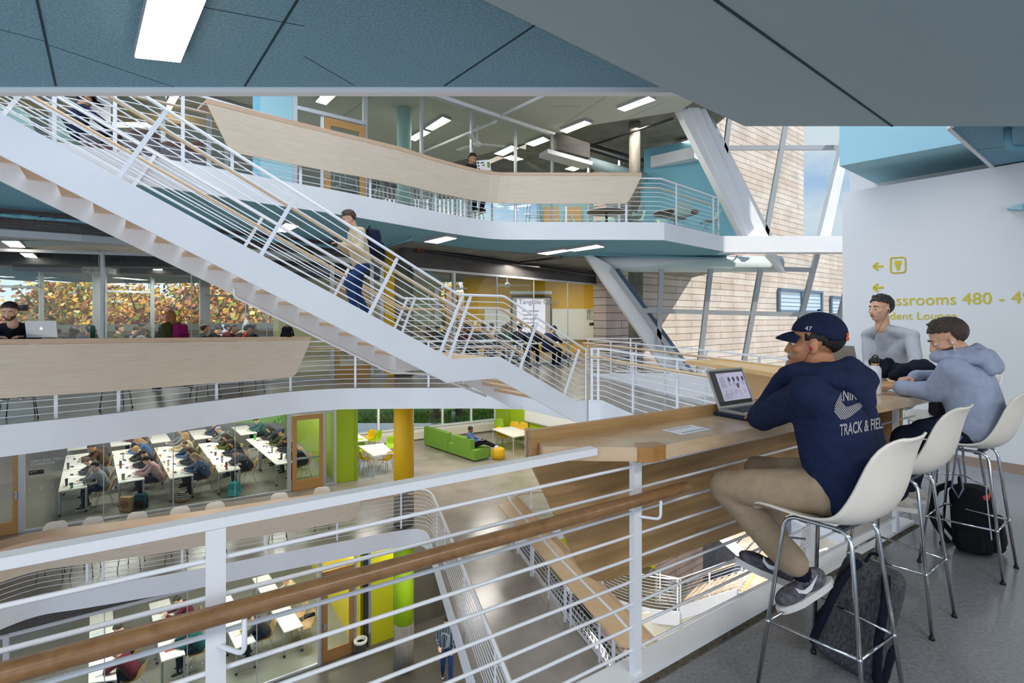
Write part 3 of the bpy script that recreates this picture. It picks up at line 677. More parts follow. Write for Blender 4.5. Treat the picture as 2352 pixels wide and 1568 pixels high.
# --- our level, centre classroom
CA,CB=V((-2.56,13.2,0)),V((3.15,19.5,0))
dq=hit(CA,CB,1373)
glasswall(xy(CA),xy(dq),0,2.86,[(1042,.08)],thin=(1141,1226,1304),dots=1.05,frame=METW)
d0_=hit(CA,CB,1378); d1_=hit(CA,CB,1418); 
door(d0_,d1_,0,2.35,DOORD)
f=MB().ribbon([dq,CB+(CB-CA)*.35],2.4,2.86,.08); struct('trim_15',f,[METW])
wallseg('wall_centre_back',(-2.2,23),(5.25,23),0,3.35,YEL,.2)
wallseg('wall_centre_right',(3.9,19.9),(5.2,23),0,3.35,YEL,.15)
glasswall((-4.6,22.2),(-2.0,22.9),.6,2.9,[(1003,.2),(985,.08)],frame=METW)
f=MB()
for px in (1030,1058): p=hit(V((-3.3,20,0)),V((-1.3,20.8,0)),px); f.box((p.x,p.y,1.3),(.26,.12,2.6),A1)
struct('column_timber',f,[mat('timber_brown','#8f6f4d',.6)])
wallseg('wall_centre_left',(-3.1,13.9),(-4.4,22.2),0,3.35,WALLW,.1)
# --- outside
f=MB(); f.prism([(-120,18),(-120,200),(160,200),(160,-40),(30,-40),(30,27.4),(-18.5,27.4),(-18.5,-30),(-120,-30)],-12.2,-12.0); struct('ground',f,[mat('street_asphalt','#8b8a86',.9,noise=.2,nscale=.3)])
# grass terrace beyond the third floor lounge
f=MB(); f.prism([(-18,27.0),(16,33),(16,42),(-18,42)],-5.15,-5.0); struct('terrace_base',f,[mat('terrace_gravel','#8f939b',.9,noise=.4,nscale=60)])
m=MB(); R_=random.Random(3)
for i in range(9000):
    u,v=R_.random(),R_.random(); x=-15+u*24; y=28.6+x*.17+1.2+v*6.5
    h=.18+.14*R_.random(); a=R_.random()*6.28; dx,dy=math.cos(a)*.05,math.sin(a)*.05; lx,ly=R_.uniform(-.1,.1),R_.uniform(-.1,.1)
    m.add([(x-dx,y-dy,-5),(x+dx,y+dy,-5),(x+lx,y+ly,-5+h)],[(0,1,2)],R_.randrange(2))
m.build('grass',[mat('grass_blade','#6f9c3a',.8),mat('grass_blade_dark','#4f7d2b',.8)],label='green grass strip outside the third floor lounge windows',cat='grass',kind='stuff')
f=MB(); f.prism([(-18,28.3),(10,33.2),(10,41),(-18,36)],-5.0,-4.97); struct('terrace_lawn',f,[mat('lawn_soil','#5d8535',.95,noise=.3,nscale=12)])
f=MB(); f.ribbon([V((-18,36,0)),V((10,41,0)),V((16,42,0))],-5,-3.4,.3); struct('wall_terrace',f,[mat('dark_boards','#6d5f58',.8,noise=.2,nscale=3)])
MB().lathe([(.12,0),(.12,.75),(.09,.8),(0.001,.8)],(-3.6,31.4,-5),10).build('bollard',METG,label='short grey bollard standing in the grass outside',cat='bollard')
# cedar-clad wing seen through the big window
fd=V((1474,1176,0)).normalized(); fc=V((17.1,30,0))
def fpt(px): return hit(fc,fc+fd,px)
f=MB(); a,b=fpt(1392),fc; f.prism([xy(a),xy(b),xy(b+V((-.4,.5,0))),xy(a+V((-.4,.5,0)))],-12,15,0); struct('wall_wing_tall',f,[CLAD])
f=MB(); a,b=fc+fd*.02,fpt(2010); f.prism([xy(a),xy(b),xy(b+V((-.4,.5,0))),xy(a+V((-.4,.5,0)))],-12,5.9,0); struct('wall_wing_low',f,[CLAD])
def wingwin(n,pa,pb,z0,z1):
    p,q=fpt(pa),fpt(pb); nn=V((fd.y,-fd.x,0))*.08; c=(p+q)/2+nn
    m=MB(); L_=(q-p).length; 
    for zz in (z0,z1): m.beam(p+nn+V((0,0,zz)),q+nn+V((0,0,zz)),.2,.12)
    for e in (p,q,(p+q)/2): m.beam(e+nn+V((0,0,z0)),e+nn+V((0,0,z1)),.12,.2,up=tuple(fd))
    NWIN[0]+=1; o=m.build('window_%d'%NWIN[0],[mat('blue_grey_frame','#5d6f86',.5)],kind='structure')
    g=MB().beam(p+nn*.6+V((0,0,(z0+z1)/2)),q+nn*.6+V((0,0,(z0+z1)/2)),.03,z1-z0); g.build('pane',brickmat('blind_glass','#d6dfea','#c3cfdd','#8297ad',9,.22,.04,.2,rot=math.atan2(fd.y,fd.x),axis='xz'),o)
yy=fpt(1835).y; wingwin(0,1786,1884,EH-(716-HY)*yy/F,EH-(668-HY)*yy/F)
yy=fpt(1930).y; wingwin(0,1906,1962,EH-(722-HY)*yy/F,EH-(683-HY)*yy/F)
# big raked window wall: white raking columns, tube beam, grey mullions
WY=14.62
def bar(a,b,w,y=WY,d=.12,m=None):
    p,q=dp(a[0],a[1],y),dp(b[0],b[1],y); return p,q
def rake(name,L0,L1,R0,R1,y,dep,mt,lab=None):
    m=MB().poly([dp(L0[0],L0[1],y),dp(R0[0],R0[1],y),dp(R1[0],R1[1],y),dp(L1[0],L1[1],y)],dep); return struct(name,m,[mt])
rake('column_raking_upper',(1506,160),(1701,545),(1585,192),(1759,545),14.35,.32,WHITE)
rake('trim_16',(1535,150),(1715,545),(1560,150),(1740,545),14.16,.08,WHITE)
rake('column_raking_lower',(1335,575),(1555,895),(1400,610),(1612,895),14.9,.32,WHITE)
f=MB(); f.tube([dp(1366,606,15.1),dp(1792,607,15.1)],.24,14); struct('beam_tube',f,[WHITE])
rake('column_raking_lowest',(1758,585),(1795,626),(1780,585),(1800,626),14.5,.2,WHITE)
NWIN[0]+=1; m=MB()
def mull(a,b,w=.13,y=WY,dd=.10):
    if abs(a[1]-b[1])<abs(a[0]-b[0]): dd=.07
    p,q=dp(a[0],a[1],y),dp(b[0],b[1],y); m.beam(p,q,w,dd,up=(0,1,0))
for a,b in (((1612,236),(1768,545)),((1681,225),(1662,380)),((1816,225),(1757,549))): mull(a,b)
mull((1655,340),(1975,339),.13)
mull((1580,150),(1612,236)); mull((1840,150),(1816,240)); mull((1700,150),(1681,240))
o=m.build('window_%d'%NWIN[0],[METD if False else METG],kind='structure')
MB().poly([dp(1560,120,WY),dp(1990,120,WY),dp(1990,547,WY),dp(1762,547,WY)],.012).build('pane',GLASS,o)
rake('column_leaning',(1940,290),(1878,547),(1958,290),(1902,547),14.3,.2,WHITE)
NWIN[0]+=1; m=MB()
mull((1405,620),(1600,885),.13); mull((1474,713),(1990,726)); mull((1519,618),(1512,800)); mull((1632,618),(1603,870)); mull((1747,618),(1700,880)); mull((1877,583),(1800,880)); mull((1795,618),(1870,620))
mull((1965,583),(1890,880))
o=m.build('window_%d'%NWIN[0],[METG],kind='structure')
MB().poly([dp(1405,620,WY+.02),dp(1600,895,WY+.02),dp(2000,895,WY+.02),dp(2000,583,WY+.02),dp(1770,583,WY+.02)],.012).build('pane',GLASS,o)
m=MB(); p,q=dp(1412,621,14.72),dp(1610,893,14.72); m.beam(p,q,.22,.18,up=(0,1,0)); struct('trim_17',m,[mat('dark_blue_gasket','#42566f',.4)])
f=MB(); f.box((7.5,14.9,-.75),(9,.4,1.5)); struct('beam_sill',f,[WHITE])
# --- upper floor interior
U0,U1=V((-1.1,13.98,0)),V((3.78,18.0,0))
ul=hit(U0,U0+V((1.0,.83,0)),676); u2=hit(U0,U1,1432)
glasswall(xy(ul),xy(U0),Z5,7.28,[(677,.09),(838,.1),(968,.07),1083])
glasswall(xy(U0),xy(u2),Z5,7.28,[1184,1268,1352,1423])
a=hit(ul,U0,742); b=hit(ul,U0,836); a=a+V((.05,-.06,0)); b=b+V((.05,-.06,0)); door(a,b,Z5,2.25,DOORW)
m=MB(); pa=hit(ul,U0,677); m.beam(pa+V((0,0,Z5+2.33)),b+V((0,0,Z5+2.33)),.08,.08); p=hit(ul,U0,741); m.beam(p+V((0,0,Z5)),p+V((0,0,Z5+2.3)),.07,.08); struct('trim_18',m,[METW])
ub=hit(V((-6.5,9.8,0)),V((ul.x,ul.y,0)),598)
wallseg('wall_upper_blue',(ub.x,ub.y),(ul.x,ul.y),Z5,7.28,LBLUE,.15)
wallseg('wall_upper_blue_left',(ub.x,ub.y),(ub.x-.2,ub.y+1.4),Z5,7.28,LBLUE2,.15)
glasswall((-8.2,12.8),(-6.3,14.6),Z5+.1,7.25,[520],frame=METG,w=.1)
f=MB(); f.prism([(-24,12.9),(-8.3,12.9),(-6,15),(-6,23),(-24,23)],3.76,3.78); struct('floor_terrace_upper',f,[WALLW])
# bright upper window walls
glasswall((-7.5,21),(1.2,21.6),Z5+.1,7.25,[680,(760,.2),820,(880,.1),(935,.35),990,1046,(1077,.2),1130],frame=METG,w=.09,trans=((680,1130,Z5+1.2),))
m=MB()
for i in range(26): x=-5.6+i*.17; m.box((x,21.2+x*.05,Z5+1.6),(.09,.02,3.0))
m.build('vertical_blind',mat('blind_fabric','#e7eaf0',.8),label='white vertical blind hanging in the upper floor window',cat='blind')
wallseg('wall_upper_room',(1.0,20.5),(4.9,20.5),Z5,7.34,LBLUE,.2)
wallseg('wall_upper_room_right',(4.9,20.5),(5.4,18.0),Z5,7.34,LBLUE2,.2)
struct('wall_upper_far',MB().poly([dp(1480,345,17.2),dp(1612,318,16.2),dp(1752,552,15.2),dp(1480,552,17.2)],.1),[LBLUE2])
for k,px in enumerate((1266,1318)):
    p=hit(V((-2,20.3,0)),V((6,20.3,0)),px); wallseg('door_%d'%(NDOOR[0]+1),(p.x-.3,p.y),(p.x+.3,p.y),Z5,Z5+2.2,DOORW,.06); NDOOR[0]+=1
glasswall((-19,9.6),(-8.2,12.8),Z5+.1,7.3,[120,(228,.5),376,480],frame=METG,w=.1)
f=MB(); f.box((-14,12.4,6.9),(13,.25,.25),.29); struct('trim_19',f,[mat('timber_header','#c9ab82',.6)])
# columns
def col(name,c,r,bands):
    for i,(z0,z1,m) in enumerate(bands):
        f=MB().lathe([(r,z0),(r,z1)],(c[0],c[1],0),28); struct(name+('_%d'%(i+1)),f,[m])
col('column_main',(-2.92,13.83),.267,[(Z1,Z2,CONCC),(Z2,-6.64,CONCC),(-6.64,Z3-.3,mat('lime_column','#9fc813',.55)),(Z3,-2.92,CONCC),(-2.92,-.38,YEL),(0,3.37,CONCC)])
col('column_upper',(-2.95,14.0),.19,[(Z5,7.3,mat('pale_blue_column','#b5d8da',.6))])
col('column_upper_right',((1458-1176)/F*15.2,15.2),.165,[(Z5,7.4,CONCC)])
col('column_centre_right',((1460-1176)/F*17.5,17.5),.25,[(0,3.37,CONCC)])
col('column_low',((1459-1176)/F*17.0,17.0),.22,[(Z1,-7.25,CONCC),(-7.25,Z3-.4,mat('lime_column','#9fc813',.55))])
# --- third floor
T0,T1=V((-13.5,12.9,0)),V((-6.27,17.0,0)); TD=(T1-T0).normalized()
td=hit(T0,T1,50); te=hit(T0,T1,666)
glasswall(xy(td),xy(te),Z3,-.42,[(50,.12),(664,.12)],thin=(238,398,540),dots=Z3+1.1,frame=METW)
dl0=hit(T0,T1,-75); dl1=hit(T0,T1,46); door(dl0,dl1,Z3,2.6,DOORW,hs=-1)
dr0=hit(T0,T1,671); dr1=hit(T0,T1,743); door(dr0,dr1,Z3,2.42,DOORW,bar=True)
m=MB(); m.beam(te+V((0,0,Z3+2.48)),hit(T0,T1,768)+V((0,0,Z3+2.48)),.1,.08)
for px in (746,769): p=hit(T0,T1,px); m.beam(p+V((0,0,Z3)),p+V((0,0,-.42)),.07,.09)
struct('trim_20',m,[METW])
glasswall(xy(hit(T0,T1,746)),xy(hit(T0,T1,769)),Z3,-.42,[],frame=METW)
gq=V((-5.99,17.3,0)); gr=V((-5.31,17.64,0))
wallseg('wall_third_panel',gq,gr,Z3,-.4,mat('lime_panel','#a9c81c',.5),.12)
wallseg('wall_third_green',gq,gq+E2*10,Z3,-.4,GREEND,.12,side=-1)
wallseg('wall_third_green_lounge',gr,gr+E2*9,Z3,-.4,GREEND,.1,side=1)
wallseg('baseboard_third',gq-E1*.03,gq+E2*10-E1*.03,Z3,Z3+.1,METG,.02,side=1)
f=MB(); f.prism([xy(T0-TD*6),xy(T0),xy(T1),xy(gq),xy(gq+E2*10),(-24,27)],Z3-.004,Z3+.004); struct('floor_classroom_third',f,[CONCF])
wl0,wl1=V((-4.5,23.4,0))-E1*9,V((-.82,25.4,0))
wl0=V((-4.5,23.4,0))-(V((3.68,2,0)).normalized())*4.2
glasswall(xy(wl0),xy(wl1),Z3+.52,-.42,[(869,.09),(1016,.09),(1082,.09),(1137,.09)],frame=WHITEM,w=.09,glass=GLASS)
f=MB(); f.ribbon([wl0,wl1],Z3,Z3+.5,.25,side=1); f.ribbon([wl0,wl1],Z3+.48,Z3+.55,.3,side=1); struct('wall_lounge_sill',f,[WALLW])
MB().ribbon([wl0-E2*.02,wl1-E2*.02],Z3+.05,Z3+.36,.10,side=-1).build('radiator_cover',mat('cream_metal','#e4e0d2',.6),label='long cream radiator cover under the third floor lounge windows',cat='radiator')
gw0,gw1=V((-.82,25.4,0)),V((-.82,25.4,0))+V((2.67,-3.2,0))*2.6
wallseg('wall_lounge_green',gw0,gw1,Z3,-.4,mat('lime_wall_bright','#a8c91a',.6),.15,side=1)
gd=(gw1-gw0).normalized(); gn=V((gd.y,-gd.x,0))
NDOOR[0]+=1; m=MB(); p=gw0+gd*.1; q=gw0+gd*1.1; m.ribbon([p+gn*.02,q+gn*.02],Z3+.02,Z3+2.3,.03,side=-1); o=m.build('door_%d'%NDOOR[0],[mat('lime_door','#a2c21b',.5)],kind='structure')
MB().box(q+gn*.06-gd*.12+V((0,0,Z3+1.0)),(.05,.05,.22)).build('door_handle',METG,o)
b0=hit(gw0,gw1,1206); m=MB(); m.ribbon([b0+gn*.03,b0+gd*3.6+gn*.03],Z3+.84,Z3+2.1,.03,side=1); wb=m.build('whiteboard',mat('whiteboard','#f3f4f2',.25),label='wide whiteboard on the lime wall of the third floor lounge',cat='whiteboard')
MB().ribbon([b0+gn*.05,b0+gd*3.6+gn*.05],Z3+.81,Z3+.84,.06,side=-1).build('pen_tray',METG,wb)
# --- second floor
S0,S1=V((-10.4,10.43,0)),V((-3.52,15.2,0)); SD=(S1-S0).normalized()
sl=S0-SD*4
glasswall(xy(sl),xy(hit(S0,S1,735)),Z2,-4.92,[(14,.09),(734,.1)],thin=(240,430,590),dots=Z2+1.1,frame=METW)
door(hit(S0,S1,740),hit(S0,S1,813),Z2,2.5,DOORD)
m=MB(); 
for px in (737,817,850): p=hit(S0,S1,px); m.beam(p+V((0,0,Z2)),p+V((0,0,-4.4)),.07,.09)
struct('trim_21',m,[METG])
wallseg('wall_second_panel',hit(S0,S1,852),S1,Z2,-4.4,GRNY,.15)
wallseg('wall_second_return',hit(S0,S1,820)+E2*.5,hit(S0,S1,846)+E2*.5,Z2,-4.4,GRNY,.1)
sq=hit(S0,S1,818); wallseg('wall_second_yellow',sq,sq+E2*10,Z2,-4.4,YEL if False else mat('warm_yellow','#d9c520',.6),.12,side=-1)
f=MB(); f.ribbon([sl-SD*2-V((0,.02,0)),hit(S0,S1,735)],-4.92,-4.38,.15); struct('wall_bulkhead_second',f,[MESHD])
f=MB(); f.ribbon([sl-V((0,.03,0)),hit(S0,S1,735)-V((0,.03,0))],-4.97,-4.90,.1); struct('trim_22',f,[METG])
f=MB(); f.prism([xy(sl),xy(S0),xy(sq),xy(sq+E2*10),(-24,27)],Z2-.004,Z2+.004); struct('floor_classroom_second',f,[CONCF])
wallseg('wall_second_glazed_end',(-3.3,15.6),(-.6,17.4),Z2,-4.4,mat('smoky_glass_wall','#5d594c',.3),.1)
door((-1.9,15.9),(-1.0,16.5),Z2,2.4,DOORD)
# third floor void, right: rooms on the second floor with yellow-green doors
wallseg('wall_second_far',(1.2,21.0),(5.4,19.4),Z2,-4.4,GRNY,.15)
door((2.7,20.2),(3.6,19.85),Z2,2.5,DOORD)
wallseg('wall_second_far_panel',(3.8,19.6),(4.3,19.4),Z2,-4.4,YEL,.1)
f=MB()
for i in range(10):
    a=W3[2]+(W3[3]-W3[2])*(-.9+i*.0); 
w0,w1=V((1.95,7.9,0)),V((.55,12.4,0)); f.ribbon([w0+V((.25,.1,0)),w1+V((.25,.1,0))],-5.35,-4.5,.06,side=-1); struct('wall_grille',f,[brickmat('black_grille','#2e2d2c','#2a2928','#c6cacd',.14,.14,.018,.6,rot=math.atan2(4.5,-1.4),axis='xz')])
# low rail of the second floor, right
l2=fillet([V((2.2,18.7,Z2)),V((3.0,17.9,Z2)),V((3.6,17.2,Z2)),V((4.6,16.65,Z2)),V((5.4,16.55,Z2))],.5)
railing(l2,1.4,'white railing at the edge of the second floor, seen far below under the oak counter',h=1.05)
f=MB(); f.ribbon(offpath(l2,-.06),Z2-.42,Z2+.03,.03,side=-1); struct('trim_23',f,[WHITE])
# lower stair (second floor up to a landing), wood treads with striped nosings
ls0=gp(1560,1398,Z2); ls1=gp(1693,1357,-6.7); ld=V((ls1.x-ls0.x,ls1.y-ls0.y,0)); LL=ld.length; ld.normalize(); ln=V((-ld.y,ld.x,0))
LS=empty('lower_staircase',ls0,'white staircase with wooden treads far below, under the counter','staircase')
nt=8
for i in range(nt):
    s=LL*(i+.5)/nt; z=Z2+(i+1)*(1.22/nt); MB().box(ls0+ld*s+ln*.85+V((0,0,z-Z2-.07)),(LL/nt+.02,1.7,.14),math.atan2(ld.y,ld.x)).build('tread',PLANK,LS)
m=MB(); A_=[ls0+V((0,0,-.35)),ls0+ld*LL+V((0,0,1.22-.35)),ls0+ld*LL+V((0,0,1.3)),ls0+V((0,0,.08))]; m.poly(A_,.06); m.build('stringer',WHITE,LS)
lp=[ls1,gp(1790,1378,-6.7)+V((0,0,0)),gp(1900,1330,-6.7)]
pl=[xy(ls1),xy(lp[1]),xy(lp[2]),xy(lp[2]+V((-.3,2.6,0))),xy(ls1+ln*2.6)]
MB().prism(pl,-6.95,-6.7,0,1).build('landing',[PLANK,WHITE],LS)
us0=ls1+ln*2.2+V((0,0,0)); ud=-ld
for i in range(12):
    MB().box(us0+ud*(i*.28)+ln*.5+V((0,0,.1+i*.17)),(.3,1.3,.05),math.atan2(ld.y,ld.x)).build('tread',PLANK,LS)
m=MB(); A_=[us0-ln*.2+V((0,0,-.2)),us0-ln*.2+ud*3.4+V((0,0,1.85)),us0-ln*.2+ud*3.4+V((0,0,2.2)),us0-ln*.2+V((0,0,.2))]; m.poly(A_,.06); m.build('stringer',WHITE,LS)
MB().box(ls1+ld*.12+ln*.85+V((0,0,.003)),(.05,1.5,.006),math.atan2(ld.y,ld.x)).build('nosing_stripe',mat('striped_nosing','#c7c02a',.6),LS)
railing([ls0,ls0+ld*LL+V((0,0,1.22)),V((lp[1].x,lp[1].y,-6.7)),V((lp[2].x,lp[2].y,-6.7))],1.1,'white railing of the lower staircase, nearest side',h=1.0,hand=(.08,.82),handside=1)
railing([us0-ln*.2,us0-ln*.2+ud*3.4+V((0,0,2.05))],1.1,'white railing of the lower staircase, upper rear flight',h=1.0,hand=(.08,.82),handside=1)
railing([V((ls0.x,ls0.y,Z2)),V((ls0.x-.7,ls0.y+.3,Z2)),V((5.0,17.2,Z2))][::-1],1.2,'short white railing at the foot of the lower staircase',h=1.0)
m=MB(); A_=[(4.2,16.6,Z2-.4),(ls0.x,ls0.y,Z2-.4),(ls1.x,ls1.y,-7.0),(lp[1].x,lp[1].y,-6.95),(lp[1].x,lp[1].y,-6.7),(ls1.x,ls1.y,-6.7),(ls0.x,ls0.y,Z2),(4.2,16.6,Z2)]
f=MB(); f.ribbon([V((4.2,16.6,0)),V((ls0.x,ls0.y,0)),V((ls1.x,ls1.y,0)),V((lp[1].x,lp[1].y,0)),V((lp[2].x,lp[2].y,0))],[-8.9,-9.2,-8.1,-7.3,-7.0],[Z2-.1,Z2-.1,-6.75,-6.72,-6.72],.06,side=1); struct('wall_stair_underside',f,[mat('cream_soffit','#e6e1cd',.8)])
glasswall((4.5,24.5),(20,20),Z1+.1,-4.5,[1480,1560,1640,1720,1800,1880],frame=METD,w=.12,glass=glassmat('blue_glass','#b9cbe0',.25),trans=((1470,1900,-8),))
wallseg('wall_ground_far',(-4,24),(4.5,24),Z1,Z2-.4,WALLW,.2)
wallseg('wall_ground_right',(12,8),(12,20),Z1,Z3,WALLW,.2)
glasswall((2.6,21),(6.5,19),Z1+.05,Z2-.4,[1340,1440],frame=METD,glass=GLASSG)
# ---------- luminaires
def luminaire(c4,z,label,th=.075,name='ceiling_light',grp=None):
    P=[gp(x,y,z) for x,y in c4]; c=sum(P,V((0,0,0)))/4; R=empty(name,V((c.x,c.y,z)),label,'ceiling light',grp)
    MB().prism([xy(p) for p in P],z,z+th).build('housing',LAMPH,R)
    Q=[p.lerp(c,.05) for p in P]; MB().prism([xy(p) for p in Q],z-.006,z+.004).build('diffuser',LAMP,R); return R
a=[gp(308,132,3.03),gp(415,143,3.03),gp(474,0,3.03),gp(338,0,3.03)]
R=empty('ceiling_light',V((a[0].x,a[0].y,3.03)),'long ceiling light in the rough blue ceiling above the foreground railing','ceiling light')
d=(a[2]-a[1]); a2=a[1]+d*1.25; a3=a[0]+(a[3]-a[0])*1.25
MB().prism([xy(a[0]),xy(a[1]),xy(a2),xy(a3)],3.03,3.098).build('housing',LAMPH,R)
cc=(a[0]+a[1]+a2+a3)/4; MB().prism([xy(p.lerp(cc,.035)) for p in (a[0],a[1],a2,a3)],3.022,3.034).build('diffuser',LAMP,R)
LM=[(((1416,250),(1433,256),(1507,229),(1491,221)),7.2,'upper floor ceiling light nearest the white raking column'),
(((1285,300),(1301,306),(1360,283),(1344,277)),7.2,'upper floor ceiling light at the edge of the bare concrete ceiling'),
(((1547,332),(1561,337),(1600,325),(1590,320)),7.2,'upper floor ceiling light partly behind the white raking column'),
(((976,295),(993,300),(1037,276),(1017,268)),7.2,'upper floor ceiling light seen through glass right of the pale blue column'),
(((937,318),(953,324),(989,304),(972,298)),7.2,'dim upper floor ceiling light crossing the pale blue column'),
(((724,234),(749,241),(780,212),(743,212)),7.2,'upper floor ceiling light above the wooden door'),
(((1134,353),(1155,358),(1192,340),(1175,334)),7.2,'upper floor ceiling light above the person with the stickered laptop'),
(((1206,330),(1225,336),(1263,322),(1248,314)),7.2,'upper floor ceiling light behind glass, right of the ceiling fan'),
(((1297,388),(1318,393),(1338,384),(1320,379)),7.2,'small far upper floor ceiling light under the duct'),
(((376,248),(392,254),(416,213),(394,213)),7.2,'upper floor ceiling light above the brown armchairs'),
(((973,555),(1004,559),(1050,547),(1025,543)),3.3,'ceiling light on the blue soffit beside the concrete pillar'),
(((1233,582),(1257,585),(1313,575),(1295,573)),3.3,'left one of two joined lights on the blue soffit'),
(((1300,574.5),(1319,577),(1390,566.7),(1372,562)),3.3,'right one of two joined lights on the blue soffit'),
(((627,530),(656,533),(687,519),(657,512)),3.3,'ceiling light on the blue soffit seen through the stair railing'),
(((2,553),(24,567),(59,568),(44,554)),3.1,'largest ceiling light in the left classroom, near its glass front'),
(((45,581),(58,590),(87,592),(76,582)),3.1,'middle ceiling light in the left classroom'),
(((65,597),(75,603),(102,604),(94,598)),3.1,'small ceiling light above the left classroom windows'),
(((362,610),(367,605),(396,605),(391,611)),3.1,'ceiling light right of the projector in the left classroom'),
(((346,623),(352,618),(374,618),(370,624)),3.1,'smallest far ceiling light right of the projector'),
(((1044,668),(1060,671),(1084,667),(1070,664)),3.1,'ceiling light at the left of the yellow classroom'),
(((1235,659),(1250,661),(1270,657),(1256,655)),3.1,'ceiling light above the projection screen')]
for c,z,l in LM: luminaire(c,z,l)
def area(name,loc,sx,sy,power,col=(1,.95,.88),rz=0,rot=None):
    l=bpy.data.lights.new(name,'AREA'); l.shape='RECTANGLE'; l.size=sx; l.size_y=sy; l.energy=power; l.color=col
    o=bpy.data.objects.new(name,l); COL.objects.link(o); o.location=loc; o.rotation_euler=rot or (0,0,rz); return o
# fill lamps added to brighten the rooms, apart from the modelled fixtures
for x,y in ((-13,16),(-10.5,17.5),(-8.4,18.8),(-14.5,19),(-12,20.5),(-9.8,22)): area('room_lamp',(x,y,Z3+3.3),1.2,.5,75,rz=A1)
for x,y in ((-9.6,12.9),(-7.6,14.2),(-9,16),(-7,17.5),(-11.5,13)): area('room_lamp',(x,y,Z2+3.0),1.2,.5,55,rz=A1)
for x,y in ((-3.5,18.5),(-1,16.5),(-1,21.5),(2,18.5),(-6,20.6)): area('lounge_fill_lamp',(x,y,-.45),1.2,.5,85,rz=A1)
for x,y in ((-7.5,11.4),(-5,12.3)): area('balcony_fill_lamp',(x,y,-.45),1.0,.3,30,rz=A1)
for x,y in ((-5.5,14.5),(-3,15),(-2,12),(2.5,19)): area('hall_fill_lamp',(x,y,-4.5),1.2,.4,50,rz=A1)
for x,y in ((3,14),(6,16),(2,10),(8,12),(4,20),(9,17)): area('ground_fill_lamp',(x,y,-8.6 if y>18 else -4.6),1.5,.5,110,rz=A1)
for x,y in ((-12,14),(-9.5,15),(-12.5,18),(-8,17),(-7,14.8)): area('classroom_lamp',(x,y,3.0),1.2,.4,75,rz=A1)
for x,y in ((0,18),(2.5,20.5),(-1.5,20),(.5,16)): area('classroom_lamp',(x,y,3.2),1.2,.4,60,rz=A1)
for x,y in ((-3,15),(1,17.5),(3.3,14.5),(-6,14),(-9.5,9.5),(3,18)): area('upper_fill_lamp',(x,y,7.15),1.2,.4,60,rz=A1)
# our balcony: fill lamps added under the low ceiling, out of view
for x,y in ((2.0,-.3),(5.6,1.2),(-1.0,-1.8)): area('balcony_light',(x,y,2.93),1.6,.5,55,rz=A1)
o=area('daylight_window',(1.0,-4.3,1.6),9,2.4,60,(.86,.93,1),rot=(math.radians(90),0,0))  # cool fill panel added behind the viewer; no window is built there
s=bpy.data.lights.new('sun','SUN'); s.energy=5; s.angle=.01; s.color=(1,.94,.85); o=bpy.data.objects.new('sun',s); COL.objects.link(o); o.rotation_euler=V((-.6,.35,-.72)).to_track_quat('-Z','Y').to_euler()
# ---------- furniture prototypes
CHROME=mat('chrome','#c9ccd0',.12,metal=1); SHELLW=mat('white_shell','#ebe5da',.38,spec=.4)
def shell(H,nm,R,m,sc=1.0,cushion=None):
    prof=[(.235,-.035),(.225,-.008),(.19,.006),(.10,-.004),(0,-.016),(-.09,-.016),(-.155,.006),(-.20,.055),(-.228,.13),(-.243,.21),(-.257,.285),(-.277,.335),(-.292,.352)]
    wid=[.165,.205,.222,.232,.236,.236,.234,.230,.222,.212,.198,.165,.10]
    rise=[.0,.004,.012,.022,.034,.048,.062,.068,.060,.048,.036,.022,.012]
    m_=MB(); vs=[]; nv=12; n=len(prof)
    for i in range(n):
        a=V((0,)+prof[max(i-1,0)]); b=V((0,)+prof[min(i+1,n-1)]); t=(b-a).normalized(); nn=V((0,t.z,-t.y))
        if nn.z<0 and i<6: nn=-nn
        if i>=6 and nn.y<0: nn=-nn
        for j in range(nv+1):
            v=-1+2*j/nv; q=V((v*wid[i]*sc,prof[i][0]*sc,H+prof[i][1]*sc))
            q+=nn*rise[i]*sc*(abs(v)**2.6); 
            if i<2: q.z-=.012*sc*(1-v*v)
            vs.append(q)
    W=nv+1; fs=[(i*W+j,i*W+j+1,(i+1)*W+j+1,(i+1)*W+j) for i in range(n-1) for j in range(nv)]
    m_.add(vs,fs,0,True); o=m_.build(nm,m,R)
    s=o.modifiers.new('s','SUBSURF'); s.levels=1; s.render_levels=1; s=o.modifiers.new('t','SOLIDIFY'); s.thickness=.008; s.offset=-1
    return o
def bar_stool(detail=True):
    R=empty('bar_stool',(0,0,0),'stool','bar stool'); shell(.765,'seat_shell',R,SHELLW)
    for s in (-1,1):
        f=V((s*.222,.19,.012)); b=V((s*.165,-.19,.012)); ft=V((s*.135,.125,.715)); bt=V((s*.105,-.115,.715))
        c1=V((s*.130,.115,.735)); c2=V((s*.103,-.105,.728))
        MB().tube(fillet([f,f.lerp(ft,1.03),b.lerp(bt,1.03),b],.055,5),.0085,8).build('leg_frame',CHROME,R)
        for p in (f,b): MB().lathe([(.013,-.012),(.013,.0),(.008,.008)],p,8).build('foot_cap',BLACK,R)
    rr=.40
    q=[V((s1*.222,.19,.012)).lerp(V((s1*.135,.125,.715)),rr) for s1 in (-1,1)]+[V((s1*.165,-.19,.012)).lerp(V((s1*.105,-.115,.715)),rr) for s1 in (1,-1)]
    m=MB()
    for i in range(4): m.tube([q[i],q[(i+1)%4]],.006,6); m.ell(q[i],(.011,.011,.011),n=8,m=6)
    m.build('footrest_ring',CHROME,R)
    m=MB().box((0,.06,.728),(.24,.03,.012)).box((0,-.06,.724),(.2,.03,.012)); m.build('seat_mount',METD,R)
    return R
